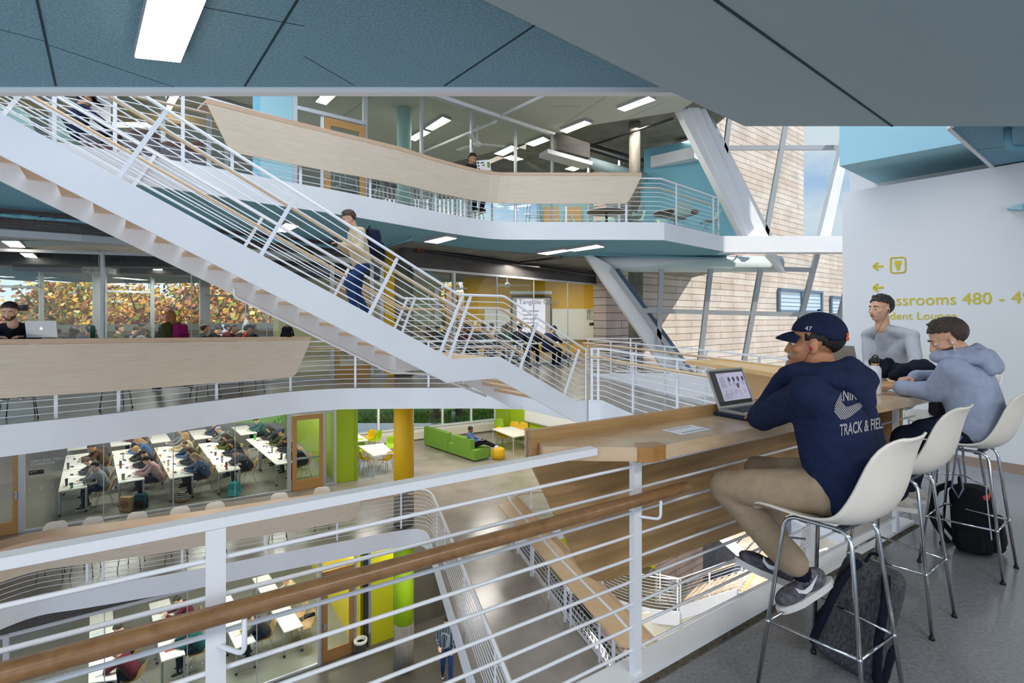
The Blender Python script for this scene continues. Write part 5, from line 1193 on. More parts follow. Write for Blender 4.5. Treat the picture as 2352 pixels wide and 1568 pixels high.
def foot_prims(m,J,g=0,s=1.0):
    for sd in 'LR':
        a,t=J['an'+sd],J['to'+sd]; m.cap(a,a+(t-a)*.2+V((0,0,-.03)),(.036+g)*s,(.034+g)*s,10); m.cap(a+V((0,0,-.045))-(t-a)*.25,t+V((0,0,.0)),(.032+g)*s,(.028+g)*s,10)
def shoes(root,J,upper,sole=SOLE,s=1.0):
    for sd in 'LR':
        a,t=J['an'+sd],J['to'+sd]; d=(t-a); up=J.get('fu'+sd,V((0,0,1))); d=(d-up*d.dot(up)).normalized(); base=a-up*.055*s
        M=frame(d,up); m=MB(); 
        m.ell(base-d*.02*s+up*.018*s,(.040*s,.075*s,.050*s),M,14,10); m.ell(base+d*.085*s+up*.008*s,(.045*s,.090*s,.036*s),M,14,10); m.cap(a+up*.0*s,base+up*.02,.040*s,.044*s,12)
        me=smoothbake(m,[upper],.009,3,'shoe'); o=mobj('shoe',me,root); o.location=-wloc(root)
        q=MB(); pts=[]; 
        for i in range(20):
            t_=2*PI*i/20; y=.032+.150*math.cos(t_); x=.046*math.sin(t_)*(1 if math.cos(t_)>0 else .86); pts.append(base+M@V((x*s,y*s,0)))
        vs=[p-up*.040*s for p in pts]+[p-up*.012*s for p in pts]; q.add(vs,[tuple(range(20))[::-1],tuple(range(20,40))]+[(i,(i+1)%20,20+(i+1)%20,20+i) for i in range(20)]); q.build('sole',sole,o)
def person(J,label,top,bottom,skin=SK1,hair=None,hairkind='short',shoe=SHOEB,name='person',vox=.012,tvox=.014,hands=None,group=None,g=.014,long=False,low=.0,face=True,sleeve=.93,cuff=1,belly=1.0,beard=None,legs=True,tdisp=.012,feet=True,hs=1.0,brow=None,lower=.97,base=None,wide=.012,sole=SOLE):
    M=frame(J['hf'],J['hu']); m=MB(); head_body(m,J['head'],M,hs,fine=vox<.016); 
    nk=J['neck']; m.cap(J['head']+M@V((0,-.022,-.07))*hs,nk-V((0,0,.02)),.052*hs,.060*hs,14)
    torso_prims(m,J,-.012,wrist=1.0)
    leg_prims(m,J,-.012) if legs else None
    if legs and feet: [m.cap(J['an'+q_],J['an'+q_]-J.get('fu'+q_,V((0,0,1)))*.03,.032,.03,10) for q_ in 'LR']
    for sd,sg in (('L',-1),('R',1)):
        if hands and sd in hands: hand(m,J['wr'+sd],*hands[sd][:2],sg,**hands[sd][2])
        else: d=(J['wr'+sd]-J['el'+sd]).normalized(); hand(m,J['wr'+sd],d,V((0,0,-1)) if abs(d.z)<.8 else V((0,1,0)),sg,curl=.5)
    me=smoothbake(m,[skin],vox,2 if vox<.008 else 1,'body'); root=mobj(name,me)
    base=V(base) if base is not None else V((J['pel'].x,J['pel'].y,min(J['anL'].z,J['anR'].z)-.09))
    for v in me.vertices: v.co-=base
    root.location=base; tag(root,label,'person',group)
    def kid(nm,mb,mt,vx,it=3,disp=0,ds=.1):
        o=mobj(nm,smoothbake(mb,[mt],vx,it,nm,disp,ds),root); o.location=-wloc(root)
        return o
    t=MB(); torso_prims(t,J,g,low=low,wrist=sleeve,cuff=cuff,belly=belly); topo=kid('top',t,top,tvox,4,tdisp,.16)
    if legs:
        t=MB(); leg_prims(t,J,g*.6,to=lower,wide=wide); kid('trousers',t,bottom,tvox,3,tdisp*.8,.12)
        if feet: shoes(root,J,shoe,sole)
    if face: head_details(root,J['head'],M,hs,brow or hair or HB)
    if beard: beard_mesh(root,J['head'],M,hs,beard)
    if hair:
        if hairkind=='short': hair_short(root,J['head'],M,hs,hair)
        elif hairkind=='quiff': hair_short(root,J['head'],M,hs,hair,puff=(.022,60))
        elif hairkind=='long':
            hair_short(root,J['head'],M,hs,hair)
            q=MB(); c=J['head']; q.cap(c+M@V((0,-.05,.03)),c+M@V((0,-.085,-.24)),.082,.055,14); q.cap(c+M@V((-.06,-.01,.02)),c+M@V((-.07,-.02,-.2)),.04,.03,10); q.cap(c+M@V((.06,-.01,.02)),c+M@V((.07,-.02,-.2)),.04,.03,10); kid('long_hair',q,hair,.014,3,.01,.03)
    return root,topo,M
def L2(o,fx,p):                      # local stool/chair frame -> world
    f=V((fx[0],fx[1],0)).normalized(); r=V((f.y,-f.x,0)); return V(o)+r*p[0]+f*p[1]+V((0,0,p[2]))
DBG=[]
# --- the person in the navy hoodie
f1=V((-.536,.844,0)); o1=V((1.31,2.09,0)); l1=lambda x,y,z:L2(o1,f1,(x,y,z))
J=dict(pel=l1(.03,-.06,.885),chest=l1(.035,.015,1.165),neck=l1(.055,.07,1.335),shL=l1(-.155,.02,1.255),shR=l1(.225,.06,1.265),head=dp(1872,789,2.215),
 hipL=l1(-.08,.0,.858),hipR=l1(.12,.0,.858),knL=l1(-.20,.36,.80),knR=l1(.13,.40,.81),anL=dp(1846,1318,2.24),anR=dp(1790,1285,2.40))
J['elL']=V((1.150,2.36,1.088)); J['wrL']=dp(1803,872,2.34); J['elR']=V((1.55,2.55,1.085)); J['wrR']=V((1.34,2.62,1.075))
J['toL']=J['anL']+V((-.16,-.035,-.09)); J['fuL']=V((-.38,.05,.92)).normalized(); J['toR']=J['anR']+V((-.15,.03,.03)); J['fuR']=V((.35,.0,.93)).normalized()
J['hf']=V((-.80,.60,.02)); J['hu']=V((-.06,-.02,1))
NAVY=fab('navy_fleece','#1e2847',.35,170,.18)
CAMO=mat('camo_knit','#2f3038',.8,col2='#77747c',nscale=34,detail=5,bump=.3,bscale=200)
hd={'L':((.18,-.18,.95),(.45,-.2,-.25),dict(curl=.75,s=1.0,thumb=.3)),'R':((-.9,.1,0),(0,0,-1),dict(curl=.5))}
P1,T1_,M1_=person(J,'person in navy hoodie and cap, khaki trousers, chin on hand at the oak counter',NAVY,KHAKI,SK2,None,None,CAMO,vox=.0055,tvox=.0085,hands=hd,g=.022,low=-.005,face=True,belly=1.02,tdisp=.020,lower=.86,wide=.016,brow=HB,sleeve=.97,hs=1.03)
HC=J['head']; hs=1.02
def T_(x,y,z): return HC+M1_@V((x,y,z))*1.03
hair=MB(); hair.ell(T_(0,-.018,.036),(.0785,.099,.086),M1_,36,28,keep=lambda l:(l.y<-.0 and l.z>-.075+max(0,(l.y+.06))*1.1 and l.z<.06) or (l.y<.045 and l.z>-.015 and l.z<.06)); o=hair.build('hair',HB,P1); k=o.modifiers.new('s','SOLIDIFY'); k.thickness=.004
CAPN=fab('navy_cap_cotton','#1d2440',.25,300,.12)
cp=MB(); cp.ell(T_(0,-.014,.043),(.083,.102,.088),M1_,40,26,keep=lambda l:l.z>.006-(.026 if l.y<0 else 0)*min(1,max(0,-l.y/.06)))
cap=cp.build('cap',CAPN,P1); k=cap.modifiers.new('s','SOLIDIFY'); k.thickness=.005; k.offset=1
br_=MB(); vs=[]; n=14
for i in range(n+1):
    a=-1+2*i/n; x=a*.074
    for j in range(6):
        t=j/5; y=.083*math.sqrt(max(0,1-(x/.088)**2))+t*.068*(1-a*a*.72); vs.append(T_(x*(1-.06*t),y,.050-.010*t-.020*t*t-.016*a*a))
br_.add(vs,[(i*6+j,(i+1)*6+j,(i+1)*6+j+1,i*6+j+1) for i in range(n) for j in range(5)],0,True); o=br_.build('brim',CAPN,cap); k=o.modifiers.new('s','SOLIDIFY'); k.thickness=.006
MB().ell(T_(0,-.012,.141),(.008,.008,.004),M1_,10,6).build('cap_button',CAPN,cap)
me=textmesh('emb',"47",.026,mat('embroidery_white','#c9cde0',.7),extrude=.0012); o=mobj('side_emblem',me,cap); Mx=Matrix((M1_@V((0,-1,0)),M1_@V((0,-.25,1)).normalized(),M1_@V((-1,0,.25)).normalized())).transposed().to_4x4(); Mx.translation=T_(-.0855,.028,.062)-wloc(cap); o.matrix_local=Mx
em=MB()
for (x,z,r) in ((-.030,.018,.012),(-.016,.022,.012),(-.004,.016,.011),(-.024,.034,.009),(-.008,.034,.009)): em.ell(T_(x,-.117+abs(x)*.12,z+.010),(r,.004,r*.8),M1_,12,8)
em.build('back_emblem',mat('orange_patch','#e0643a',.7,noise=.4,nscale=200),cap)
# hood lying on the back
h=MB(); nk=J['neck']; bk=-f1; rt=V((f1.y,-f1.x,0))
for i in range(15):
    a=PI*(-.62+1.24*i/14); p=nk+rt*math.sin(a)*.118+bk*(math.cos(a)*.098+.01)+V((0,0,.030-.03*abs(math.sin(a)))); q=nk+rt*math.sin(a)*.165+bk*(math.cos(a)*.155+.0)+V((0,0,-.07+.05*abs(math.sin(a))))
    h.cap(p,q,.032,.044,12)
h.cap(nk+bk*.12+V((0,0,-.04))-rt*.06,nk+bk*.150+V((0,0,-.13)),.062,.055,12); h.cap(nk+bk*.12+V((0,0,-.04))+rt*.06,nk+bk*.150+V((0,0,-.13)),.062,.055,12); h.cap(nk+bk*.14+V((0,0,-.09)),nk+bk*.155+V((0,0,-.17)),.06,.045,12)
o=mobj('hood',smoothbake(h,[NAVY],.008,4,'hood',.018,.07),P1); o.location=-wloc(P1); HOOD=o
# hem band
hm=MB(); pel=J['pel']; up=(J['chest']-pel).normalized(); 
# print on the back of the hoodie: projected lettering and striped tick
dg=bpy.context.evaluated_depsgraph_get(); bv=BVHTree.FromPolygons([v.co.copy() for v in T1_.data.vertices],[tuple(p.vertices) for p in T1_.data.polygons])
import bmesh
PRT=mat('grey_print','#9c9a9f',.8)
def wrap(me,fpx,nm,off=.0035,n=3):
    """lay flat artwork onto the curved back: every point is put where its measured image position meets the cloth"""
    b=bmesh.new(); b.from_mesh(me); bmesh.ops.triangulate(b,faces=b.faces)
    for _ in range(n):
        L_=sum(e.calc_length() for e in b.edges)/max(1,len(b.edges))
        big=[e for e in b.edges if e.calc_length()>2.2*UN]
        if not big: break
        bmesh.ops.subdivide_edges(b,edges=big,cuts=1); bmesh.ops.triangulate(b,faces=b.faces)
    dead=[]
    for v in b.verts:
        x,y=fpx(v.co.x,v.co.y); d=V(((x-1176)/F,1,-(y-HY)/F)).normalized(); h_=bv.ray_cast(V((0,0,EH))+d*1.2,d)
        if h_[0] is None or h_[3]>2.2: dead.append(v)
        else: v.co=h_[0]+h_[1]*off if h_[1].dot(d)<0 else h_[0]-h_[1]*off
    bmesh.ops.delete(b,geom=dead,context='VERTS'); b.to_mesh(me); b.free(); o=mobj(nm,me,P1); o.location=-wloc(P1); return o
UN=.05
sl=-.19
me=textmesh('print','TRACK & FIELD',1,PRT,extrude=0,off=.02); wrap(me,lambda u,v:(1928+u*15.6,1001+u*15.6*sl-v*38*(1-u*.012)),'printed_lettering')
me=textmesh('print','NIKE',1,PRT,extrude=0,off=.02); wrap(me,lambda u,v:(1934+u*19,921+u*19*sl*.6-v*36),'printed_lettering')
PO=[(905,790),(870,850),(848,900),(843,950),(860,990),(895,1030),(940,1030),(990,1005),(1060,950),(1110,900),(1160,862),(1100,872),(1040,890),(985,915),(950,920),(925,900),(912,860)]
PO=[(1700+x/3.92,700+y/3.92) for x,y in PO]
m=MB(); dx_,dy_=math.cos(math.radians(52)),math.sin(math.radians(52)); nx,ny=-dy_,dx_
cs=[p[0]*nx+p[1]*ny for p in PO]; c=min(cs)+1.6
while c<max(cs)-1:
    hits=[]
    for i in range(len(PO)):
        a_,b_=PO[i],PO[(i+1)%len(PO)]; ca,cb=a_[0]*nx+a_[1]*ny-c,b_[0]*nx+b_[1]*ny-c
        if ca*cb<0: t=ca/(ca-cb); q_=(a_[0]+(b_[0]-a_[0])*t,a_[1]+(b_[1]-a_[1])*t); hits.append((q_[0]*dx_+q_[1]*dy_,q_))
    hits.sort()
    for i in range(0,len(hits)-1,2):
        a_,b_=hits[i][1],hits[i+1][1]; w_=1.25; m.add([((a_[0]-nx*w_),(a_[1]-ny*w_),0),((b_[0]-nx*w_),(b_[1]-ny*w_),0),((b_[0]+nx*w_),(b_[1]+ny*w_),0),((a_[0]+nx*w_),(a_[1]+ny*w_),0)],[(0,1,2,3)])
    c+=4.0
UN=2.0
wrap(m.mesh('tick',[PRT]),lambda x,y:(x,y),'printed_tick')
MB().tube([T_(-.079,.000,-.018),T_(-.083,.012,-.03),T_(-.078,.03,-.07),T_(-.055,.055,-.13),T_(-.04,.07,-.2)],.0016,6).build('earphone_wire',mat('red_wire','#8c2020',.5),P1)
MB().ell(T_(-.083,.004,-.012),(.007,.008,.01),M1_,10,6).build('earphone',mat('red_plastic_bud','#b52a22',.4),P1)
for sd in 'LR':
    a,t=J['an'+sd],J['to'+sd]; MB().tube([J['kn'+sd].lerp(a,.80),J['kn'+sd].lerp(a,.93),a-J['fu'+sd]*.02],[.043,.043,.040],14).build('sock',fab('navy_sock','#151a2e',.3,200),P1)
# tick on the shoes
for sd in 'LR':
    a,t=J['an'+sd],J['to'+sd]; up_=J['fu'+sd]; d_=(t-a); d_=(d_-up_*d_.dot(up_)).normalized(); nn=d_.cross(up_); nn=-nn if nn.y>0 else nn; b_=a-up_*.045
    ol=[(-.035,.030),(-.03,.004),(.0,-.014),(.03,-.010),(.085,.030),(.03,.008),(.0,.004),(-.018,.012)]
    MB().poly([b_+d_*(.03-x*1.0+.02)+up_*(y+.012)+nn*(.0455 if -.03<x<.06 else .043) for x,y in ol],.004).build('shoe_tick',mat('tick_white','#dfe3ea',.5),P1)
# --- the person in the pale hoodie writing on the right
f3=V((-.586,.81,0)); o3=V((2.88,3.23,0)); l3=lambda x,y,z:L2(o3,f3,(x,y,z))
J=dict(pel=l3(0,-.05,.89),chest=l3(-.01,.0,1.14),neck=l3(-.02,.05,1.315),shL=l3(-.195,.03,1.235),shR=l3(.17,.05,1.235),head=dp(2177,779,3.24),
 hipL=l3(-.09,.0,.858),hipR=l3(.09,.0,.858),knL=dp(2075,1002,3.42),knR=dp(2118,985,3.70),anL=dp(2058,1135,3.40),anR=dp(2088,1118,3.62))
J['elL']=V((2.70,3.27,1.078)); J['wrL']=V((2.66,3.50,1.075)); J['elR']=V((3.08,3.66,1.11)); J['wrR']=V((2.88,3.66,1.125))
J['toL']=J['anL']+V((-.10,.10,-.06)); J['toR']=J['anR']+V((-.10,.10,-.06)); J['hf']=V((-.80,.42,-.42)); J['hu']=V((-.38,.2,.9))
PALE=fab('pale_blue_fleece','#a3aec6',.3,170,.08)
hd={'L':((-.35,.93,-.05),(0,0,-1),dict(curl=.22,thumb=.1)),'R':((-.92,.15,-.22),(-.1,.1,-1),dict(curl=.85,thumb=.8))}
P2,T2_,M2_=person(J,'person in pale blue-grey hoodie with beard, writing in a notebook at the oak counter',PALE,JEAND,SK1,mat('hair_darkbrown','#43352c',.55,noise=.4,nscale=60,bump=.6,bscale=160),'quiff',mat('beige_sneaker','#bfb4aa',.7),vox=.0055,tvox=.009,hands=hd,g=.026,low=0.0,tdisp=.020,beard=mat('stubble','#4f3c32',.8,noise=.3,nscale=200),sleeve=.95)
h=MB(); nk=J['neck']; bk=-f3; rt=V((f3.y,-f3.x,0))
for i in range(15):
    a=PI*(-.64+1.28*i/14); p=nk+rt*math.sin(a)*.110+bk*(math.cos(a)*.09+.005)+V((0,0,.055-.03*abs(math.sin(a)))); q=nk+rt*math.sin(a)*.135+bk*(math.cos(a)*.16)+V((0,0,-.03+.02*abs(math.sin(a))))
    h.cap(p,q,.028,.044,12)
for kx in (-.06,0,.06): h.cap(nk+rt*kx+bk*.13+V((0,0,-.0)),nk+rt*kx+bk*.17+V((0,0,-.07)),.05,.045,12)
o=mobj('hood',smoothbake(h,[PALE],.009,4,'hood',.016,.07),P2); o.location=-wloc(P2)
c=J['head']; T_=lambda x,y,z:c+M2_@V((x,y,z))
MB().tube([T_(-.082,.0,-.02),T_(-.08,.012,-.06),T_(-.074,.02,-.11),T_(-.06,.03,-.17)],.0022,6).build('earphone_wire',SOLE,P2); MB().ell(T_(-.084,.004,-.016),(.008,.008,.011),M2_,10,6).build('earphone',SOLE,P2)
w=J['wrR']; q0=w+V((-.10,-.01,-.085)); MB().tube([q0,q0+V((.045,-.03,.035)),q0+V((.13,-.05,.08))],[.0015,.0045,.0045],8).build('pen',mat('dark_pen','#3a3f52',.4),label='slim pen held over the notebook',cat='pen')
MB().tube([l3(-.16,-.02,.86),l3(-.215,-.0,.80),l3(-.225,.01,.70),l3(-.22,.03,.52),l3(-.21,.0,.46),l3(-.205,-.02,.52),l3(-.215,-.0,.70)],.006,6).build('lanyard',mat('grey_lanyard','#6a6d84',.7),label='grey lanyard hanging down beside the seat of the writing person',cat='lanyard')
# --- the person in the grey V-neck behind the bridge counter
f4=V((-.93,-.28,0)).normalized(); o4=V((3.52,4.76,0)); l4=lambda x,y,z:L2(o4,f4,(x,y,z))
J=dict(pel=l4(0,-.05,.88),chest=l4(0,.0,1.24),neck=l4(0,.03,1.47),shL=l4(-.20,.02,1.385),shR=l4(.20,.02,1.385),head=dp(2022,710,4.70),
 hipL=l4(-.09,.0,.85),hipR=l4(.09,.0,.85),knL=l4(-.14,.38,.80),knR=l4(.14,.38,.80),anL=l4(-.1,.27,.40),anR=l4(.1,.27,.40),toL=l4(-.1,.4,.34),toR=l4(.1,.4,.34))
J['neck']=J['head']+V((.02,.0,-.155)); J['elL']=dp(2104,835,4.40); J['wrL']=dp(2062,866,4.15); J['elR']=dp(1996,838,4.85); J['wrR']=dp(1992,860,4.55); J['hf']=V((-.97,-.20,.03)); J['hu']=V((0,0,1))
P3,T3_,M3_=person(J,'person in light grey V-neck sweater looking to the side behind the bridge counter',fab('light_grey_knit','#b4b7bd',.3,220,.06),JEAND,SK1,mat('hair_dark','#2c2523',.55,noise=.4,nscale=60,bump=.6,bscale=160),'quiff',SHOEB,vox=.0065,tvox=.009,g=.010,low=.06,tdisp=.012)
c=J['head']; T_=lambda x,y,z:c+M3_@V((x,y,z))
MB().tube([T_(-.082,.0,-.02),T_(-.07,.03,-.09),T_(-.05,.06,-.17),T_(-.02,.10,-.28)],.0018,6).build('earphone_wire',BLACK,P3); MB().ell(T_(-.083,.004,-.014),(.008,.008,.010),M3_,10,6).build('earphone',BLACK,P3)
nv=MB(); nv.add([J['neck']+V((-.075,-.10,-.025)),J['neck']+V((-.03,-.115,-.015)),J['neck']+V((-.085,-.085,-.11))],[(0,1,2)])
# jacket heap on the corner
j=MB(); R_=random.Random(2)
for i in range(16):
    p=V((2.86+R_.uniform(-.06,.28),3.86+R_.uniform(-.09,.12),1.10+R_.uniform(0,.05))); j.cap(p,p+V((R_.uniform(-.12,.12),R_.uniform(-.1,.08),R_.uniform(-.03,.05))),.05,.04,10)
me=smoothbake(j,[fab('black_nylon','#1a1e2b',.15,60)],.010,3,'jacket',.03,.09); o=mobj('folded_jacket',me); tag(o,'dark navy jacket heaped on the counter between the V-neck sweater and the writing person','jacket')
zs=min(v.co.z for v in me.vertices)
for v in me.vertices: v.co-=V((2.97,3.88,zs))
o.location=(2.97,3.88,1.078)
# ---------- backpacks
def backpack(p,rz,label,m1,m2,h=.46,w=.30,d=.18,tilt=(0,0),name='backpack',straps=True,piping=None,s=1.0):
    R=empty(name,(0,0,0),label,'backpack' if name=='backpack' else 'bag')
    def rb(nm,c,dd,mt,bev,taper=0,par=None):
        m=MB().box(c,dd); zt_=c[2]+dd[2]/2
        for v in m.v:
            if v.z>zt_-.001: v.x=c[0]+(v.x-c[0])*(1-taper); v.y=c[1]+(v.y-c[1])*(1-taper*.6)
        o=m.build(nm,mt,par or R); k=o.modifiers.new('b','BEVEL'); k.width=bev; k.segments=5; k2=o.modifiers.new('s','SUBSURF'); k2.levels=1; k2.render_levels=1
        tx=bpy.data.textures.new('bg','CLOUDS'); tx.noise_scale=.07; k3=o.modifiers.new('d','DISPLACE'); k3.texture=tx; k3.strength=.014; k3.mid_level=.5
        for f_ in o.data.polygons: f_.use_smooth=True
        return o
    rb('bag_body',(0,0,h*.48),(w,d,h*.96),m1,min(d,w)*.28,.16)
    rb('front_pocket',(0,-d*.52,h*.30),(w*.78,d*.36,h*.48),m2,d*.14,.1)
    rb('top_pocket',(0,-d*.40,h*.70),(w*.62,d*.26,h*.20),m1,d*.10,.1)
    for sx in (-1,1): rb('side_pocket',(sx*w*.5,0,h*.20),(w*.12,d*.6,h*.32),m2,.015)
    if straps:
        for sx in (-1,1): MB().tube(catmull([(sx*.05,d*.42,h*.95),(sx*.08,d*.85,h*.78),(sx*.10,d*.92,h*.45),(sx*.125,d*.55,h*.10)],4),.017,8).build('shoulder_strap',m2,R)
    MB().tube(catmull([(-.035,d*.2,h*.94),(-.022,d*.2,h*1.05),(.022,d*.2,h*1.05),(.035,d*.2,h*.94)],4),.007,6).build('grab_handle',m2,R)
    if piping: MB().tube(catmull([(-w*.47,-d*.44,h*.25),(-w*.43,-d*.44,h*.72),(-w*.2,-d*.42,h*.93),(w*.2,-d*.42,h*.93),(w*.43,-d*.44,h*.72),(w*.47,-d*.44,h*.25)],5),.004,6).build('piping',piping,R)
    R.location=V(p); R.rotation_euler=(tilt[0],tilt[1],rz); R.scale=(s,s,s); return R
HEA=mat('heather_grey','#2c2d31',.9,col2='#55565b',nscale=140,nstretch=(1,1,.35),bump=.4,bscale=200); NYB=fab('black_nylon2','#15161b',.2,80)
backpack((1.50,2.30,.0),2.3,'dark heather grey backpack standing on the floor behind the nearest stool',HEA,fab('dark_navy_nylon','#161a28',.2,80),h=.50,w=.27,d=.16,tilt=(.10,-.22))
b=backpack((3.10,3.42,0),.75,'black backpack with red lining and pale piping on the floor at the right edge',NYB,NYB,h=.44,w=.33,d=.22,piping=mat('grey_piping','#b9bcc8',.5),tilt=(-.1,.1))
_l=b.location.copy(); b.location=(0,0,0)
MB().cap((-.10,-.075,.36),(.10,-.075,.36),.028,.028,12).build('red_lining',mat('red_lining','#b5281f',.7),b)
MB().add([(-.05,-.163,.07),(.0,-.163,.08),(-.01,-.163,.13),(-.05,-.163,.12)],[(0,1,2,3)]).build('emblem',mat('red_emblem','#a82b2b',.6),b); b.location=_l
backpack((3.40,4.02,.76),1.2,'black bag lying on the seat of the stool by the sign wall',NYB,NYB,h=.22,w=.28,d=.16,name='bag',straps=False)
# ---------- students in the classrooms: a few seated bodies, each copied with its own clothes
SH={k:fab('cloth_'+k,c,0,1,.15) for k,c in (('grey','#85878a'),('charcoal','#3b3e44'),('black','#1d1e22'),('navy','#252c45'),('green','#2f6b45'),('olive','#55552f'),('maroon','#5c2430'),('pink','#b58f93'),('denim','#4c6288'),('white','#c9cacc'),('teal','#1f5c5a'),('cream','#c9bb9c'),('blue','#5574a8'),('red','#a8322b'),('brown','#5b4636'))}
def seated(H,variant):
    s=H
    J=dict(pel=V((0,-.04,s+.115)),chest=V((0,.06,s+.38)),neck=V((0,.12,s+.55)),head=V((0,.17,s+.665)),shL=V((-.175,.10,s+.48)),shR=V((.175,.10,s+.48)),
      hipL=V((-.085,.02,s+.085)),hipR=V((.085,.02,s+.085)),knL=V((-.12,.42,s+.05)),knR=V((.12,.42,s+.05)),anL=V((-.13,.40,.10)),anR=V((.13,.34,.10)),toL=V((-.14,.54,.04)),toR=V((.14,.48,.04)),
      elL=V((-.26,.30,s+.30)),elR=V((.26,.30,s+.30)),wrL=V((-.10,.50,s+.315)),wrR=V((.12,.50,s+.315)),hf=V((0,1,-.55)),hu=V((0,.3,1)))
    if variant=='write': J['head']=V((0,.26,s+.63)); J['neck']=V((0,.19,s+.53)); J['hf']=V((0,1,-.95)); J['hu']=V((0,.8,1))
    if variant=='chin': J['wrL']=V((-.06,.30,s+.545)); J['elL']=V((-.22,.38,s+.31)); J['hf']=V((.1,1,-.4))
    if variant=='up': J['hf']=V((.2,1,-.02)); J['hu']=V((0,0,1)); J['head']=V((0,.12,s+.70)); J['neck']=V((0,.07,s+.57)); J['chest']=V((0,.02,s+.39)); J['shL']=V((-.175,.04,s+.49)); J['shR']=V((.175,.04,s+.49))
    if variant=='slump':
        J['head']=V((.03,.36,s+.56)); J['neck']=V((0,.27,s+.48)); J['chest']=V((0,.13,s+.36)); J['shL']=V((-.17,.20,s+.44)); J['shR']=V((.17,.20,s+.44)); J['hf']=V((0,.75,-1)); J['hu']=V((0,1,.75)); J['elL']=V((-.25,.42,s+.30)); J['wrL']=V((-.02,.52,s+.315)); J['elR']=V((.25,.40,s+.30)); J['wrR']=V((.06,.48,s+.315))
    return J
PV={}
for v,hk in (('write','short'),('chin','short'),('up','short'),('slump','short'),('write','long'),('up','long')):
    r_,_,_=person(seated(.44,v),'seated student',SH['grey'],JEAND,SK1,HBR,hk,SHOEB,vox=.020,tvox=.022,face=False,tdisp=0,base=(0,0,0),g=.016)
    PV[(v,hk)]=r_
for r_ in PV.values(): KC[r_.name]=kids(r_)
FIRST=set()
def student(v,hk,loc,rz,shirt,label,skin=SK1,hair=HBR,pants=JEAND,group=None,cap=None,s=1.0):
    pr_=PV.get((v,hk)) or PV[('write' if v in('chin','slump') else v,hk)]; v=v if (v,hk) in PV else 'write'
    s=s*1.08
    if pr_.name in FIRST: o=pr_.copy(); COL.objects.link(o); ks=[]; 
    else: FIRST.add(pr_.name); o=pr_
    ks=[]
    if o is pr_:
        pass
    else:
        for k in KC[pr_.name]:
            if k.name.startswith('sole'): continue
            c=k.copy(); COL.objects.link(c); c.parent=o; ks.append((k,c))
            for g_ in SUB.get(k.name,[]): d=g_.copy(); COL.objects.link(d); d.parent=c
    o.location=V(loc); o.rotation_euler=(0,0,rz); o.scale=(s,s,s); tag(o,label,'person',group)
    setmat(o,skin)
    for k,c in (ks if ks else [(k,k) for k in KC[pr_.name]]):
        n_=k.name.split('.')[0]
        if n_=='top': setmat(c,SH[shirt])
        elif n_=='trousers': setmat(c,pants)
        elif n_ in('hair','long_hair','hair_top'): setmat(c,hair)
    if cap: 
        M=frame(V((0,1,-.95)) if v=='write' else V((0,1,-.3)),V((0,.8,1)) if v=='write' else V((0,.2,1))); h_=V((0,.26,1.07)) if v=='write' else V((0,.15,1.13))
        q=MB(); q.ell(h_+M@V((0,-.012,.04)),(.088,.110,.097),M,18,12,keep=lambda l:l.z>-.01); q.ell(h_+M@V((0,.12,.03)),(.07,.08,.012),M,14,6)
        c=bpy.data.objects.new('cap',q.mesh('cap',[cap])); COL.objects.link(c); c.parent=o
    return o
SUB={k.name:kids(k) for r_ in PV.values() for k in KC[r_.name] if k.name.startswith('shoe')}
RS=random.Random(11)
SKS=[SK1,SK2,SK1,SK3,SK1]; HRS=[HBR,HB,HB,HBR,HBL]
CAPW=fab('cap_tan','#b8ab95',0,1,.1); CAPD=fab('cap_dark','#222530',0,1,.1); CAPB=fab('cap_blue','#2e3a66',0,1,.1)
def rowseat(T,d,z,v,hk,shirt,label,hair,skin=SK1,cap=None,off=.36,chair=True,tag_='tan',grp=None):
    nl,ax,w,Ln=T; wn_=w.normalized(); p=nl+w+wn_*off+ax*d; p=V((p.x,p.y,z)); f_=-wn_; rz=fz(f_)+RS.uniform(-.12,.12)
    student(v,hk,p,rz,shirt,label,skin,hair,cap=cap,group=grp)
    if chair: place(CH[tag_],(p.x-f_.x*.03,p.y-f_.y*.03,z),rz,' '.join(('beech chair of the %s'%label).split()[:15]),None)
C3=[T for i,T in enumerate(L3T) if i%2==0]; B3=[T for i,T in enumerate(L3T) if i%2==1]
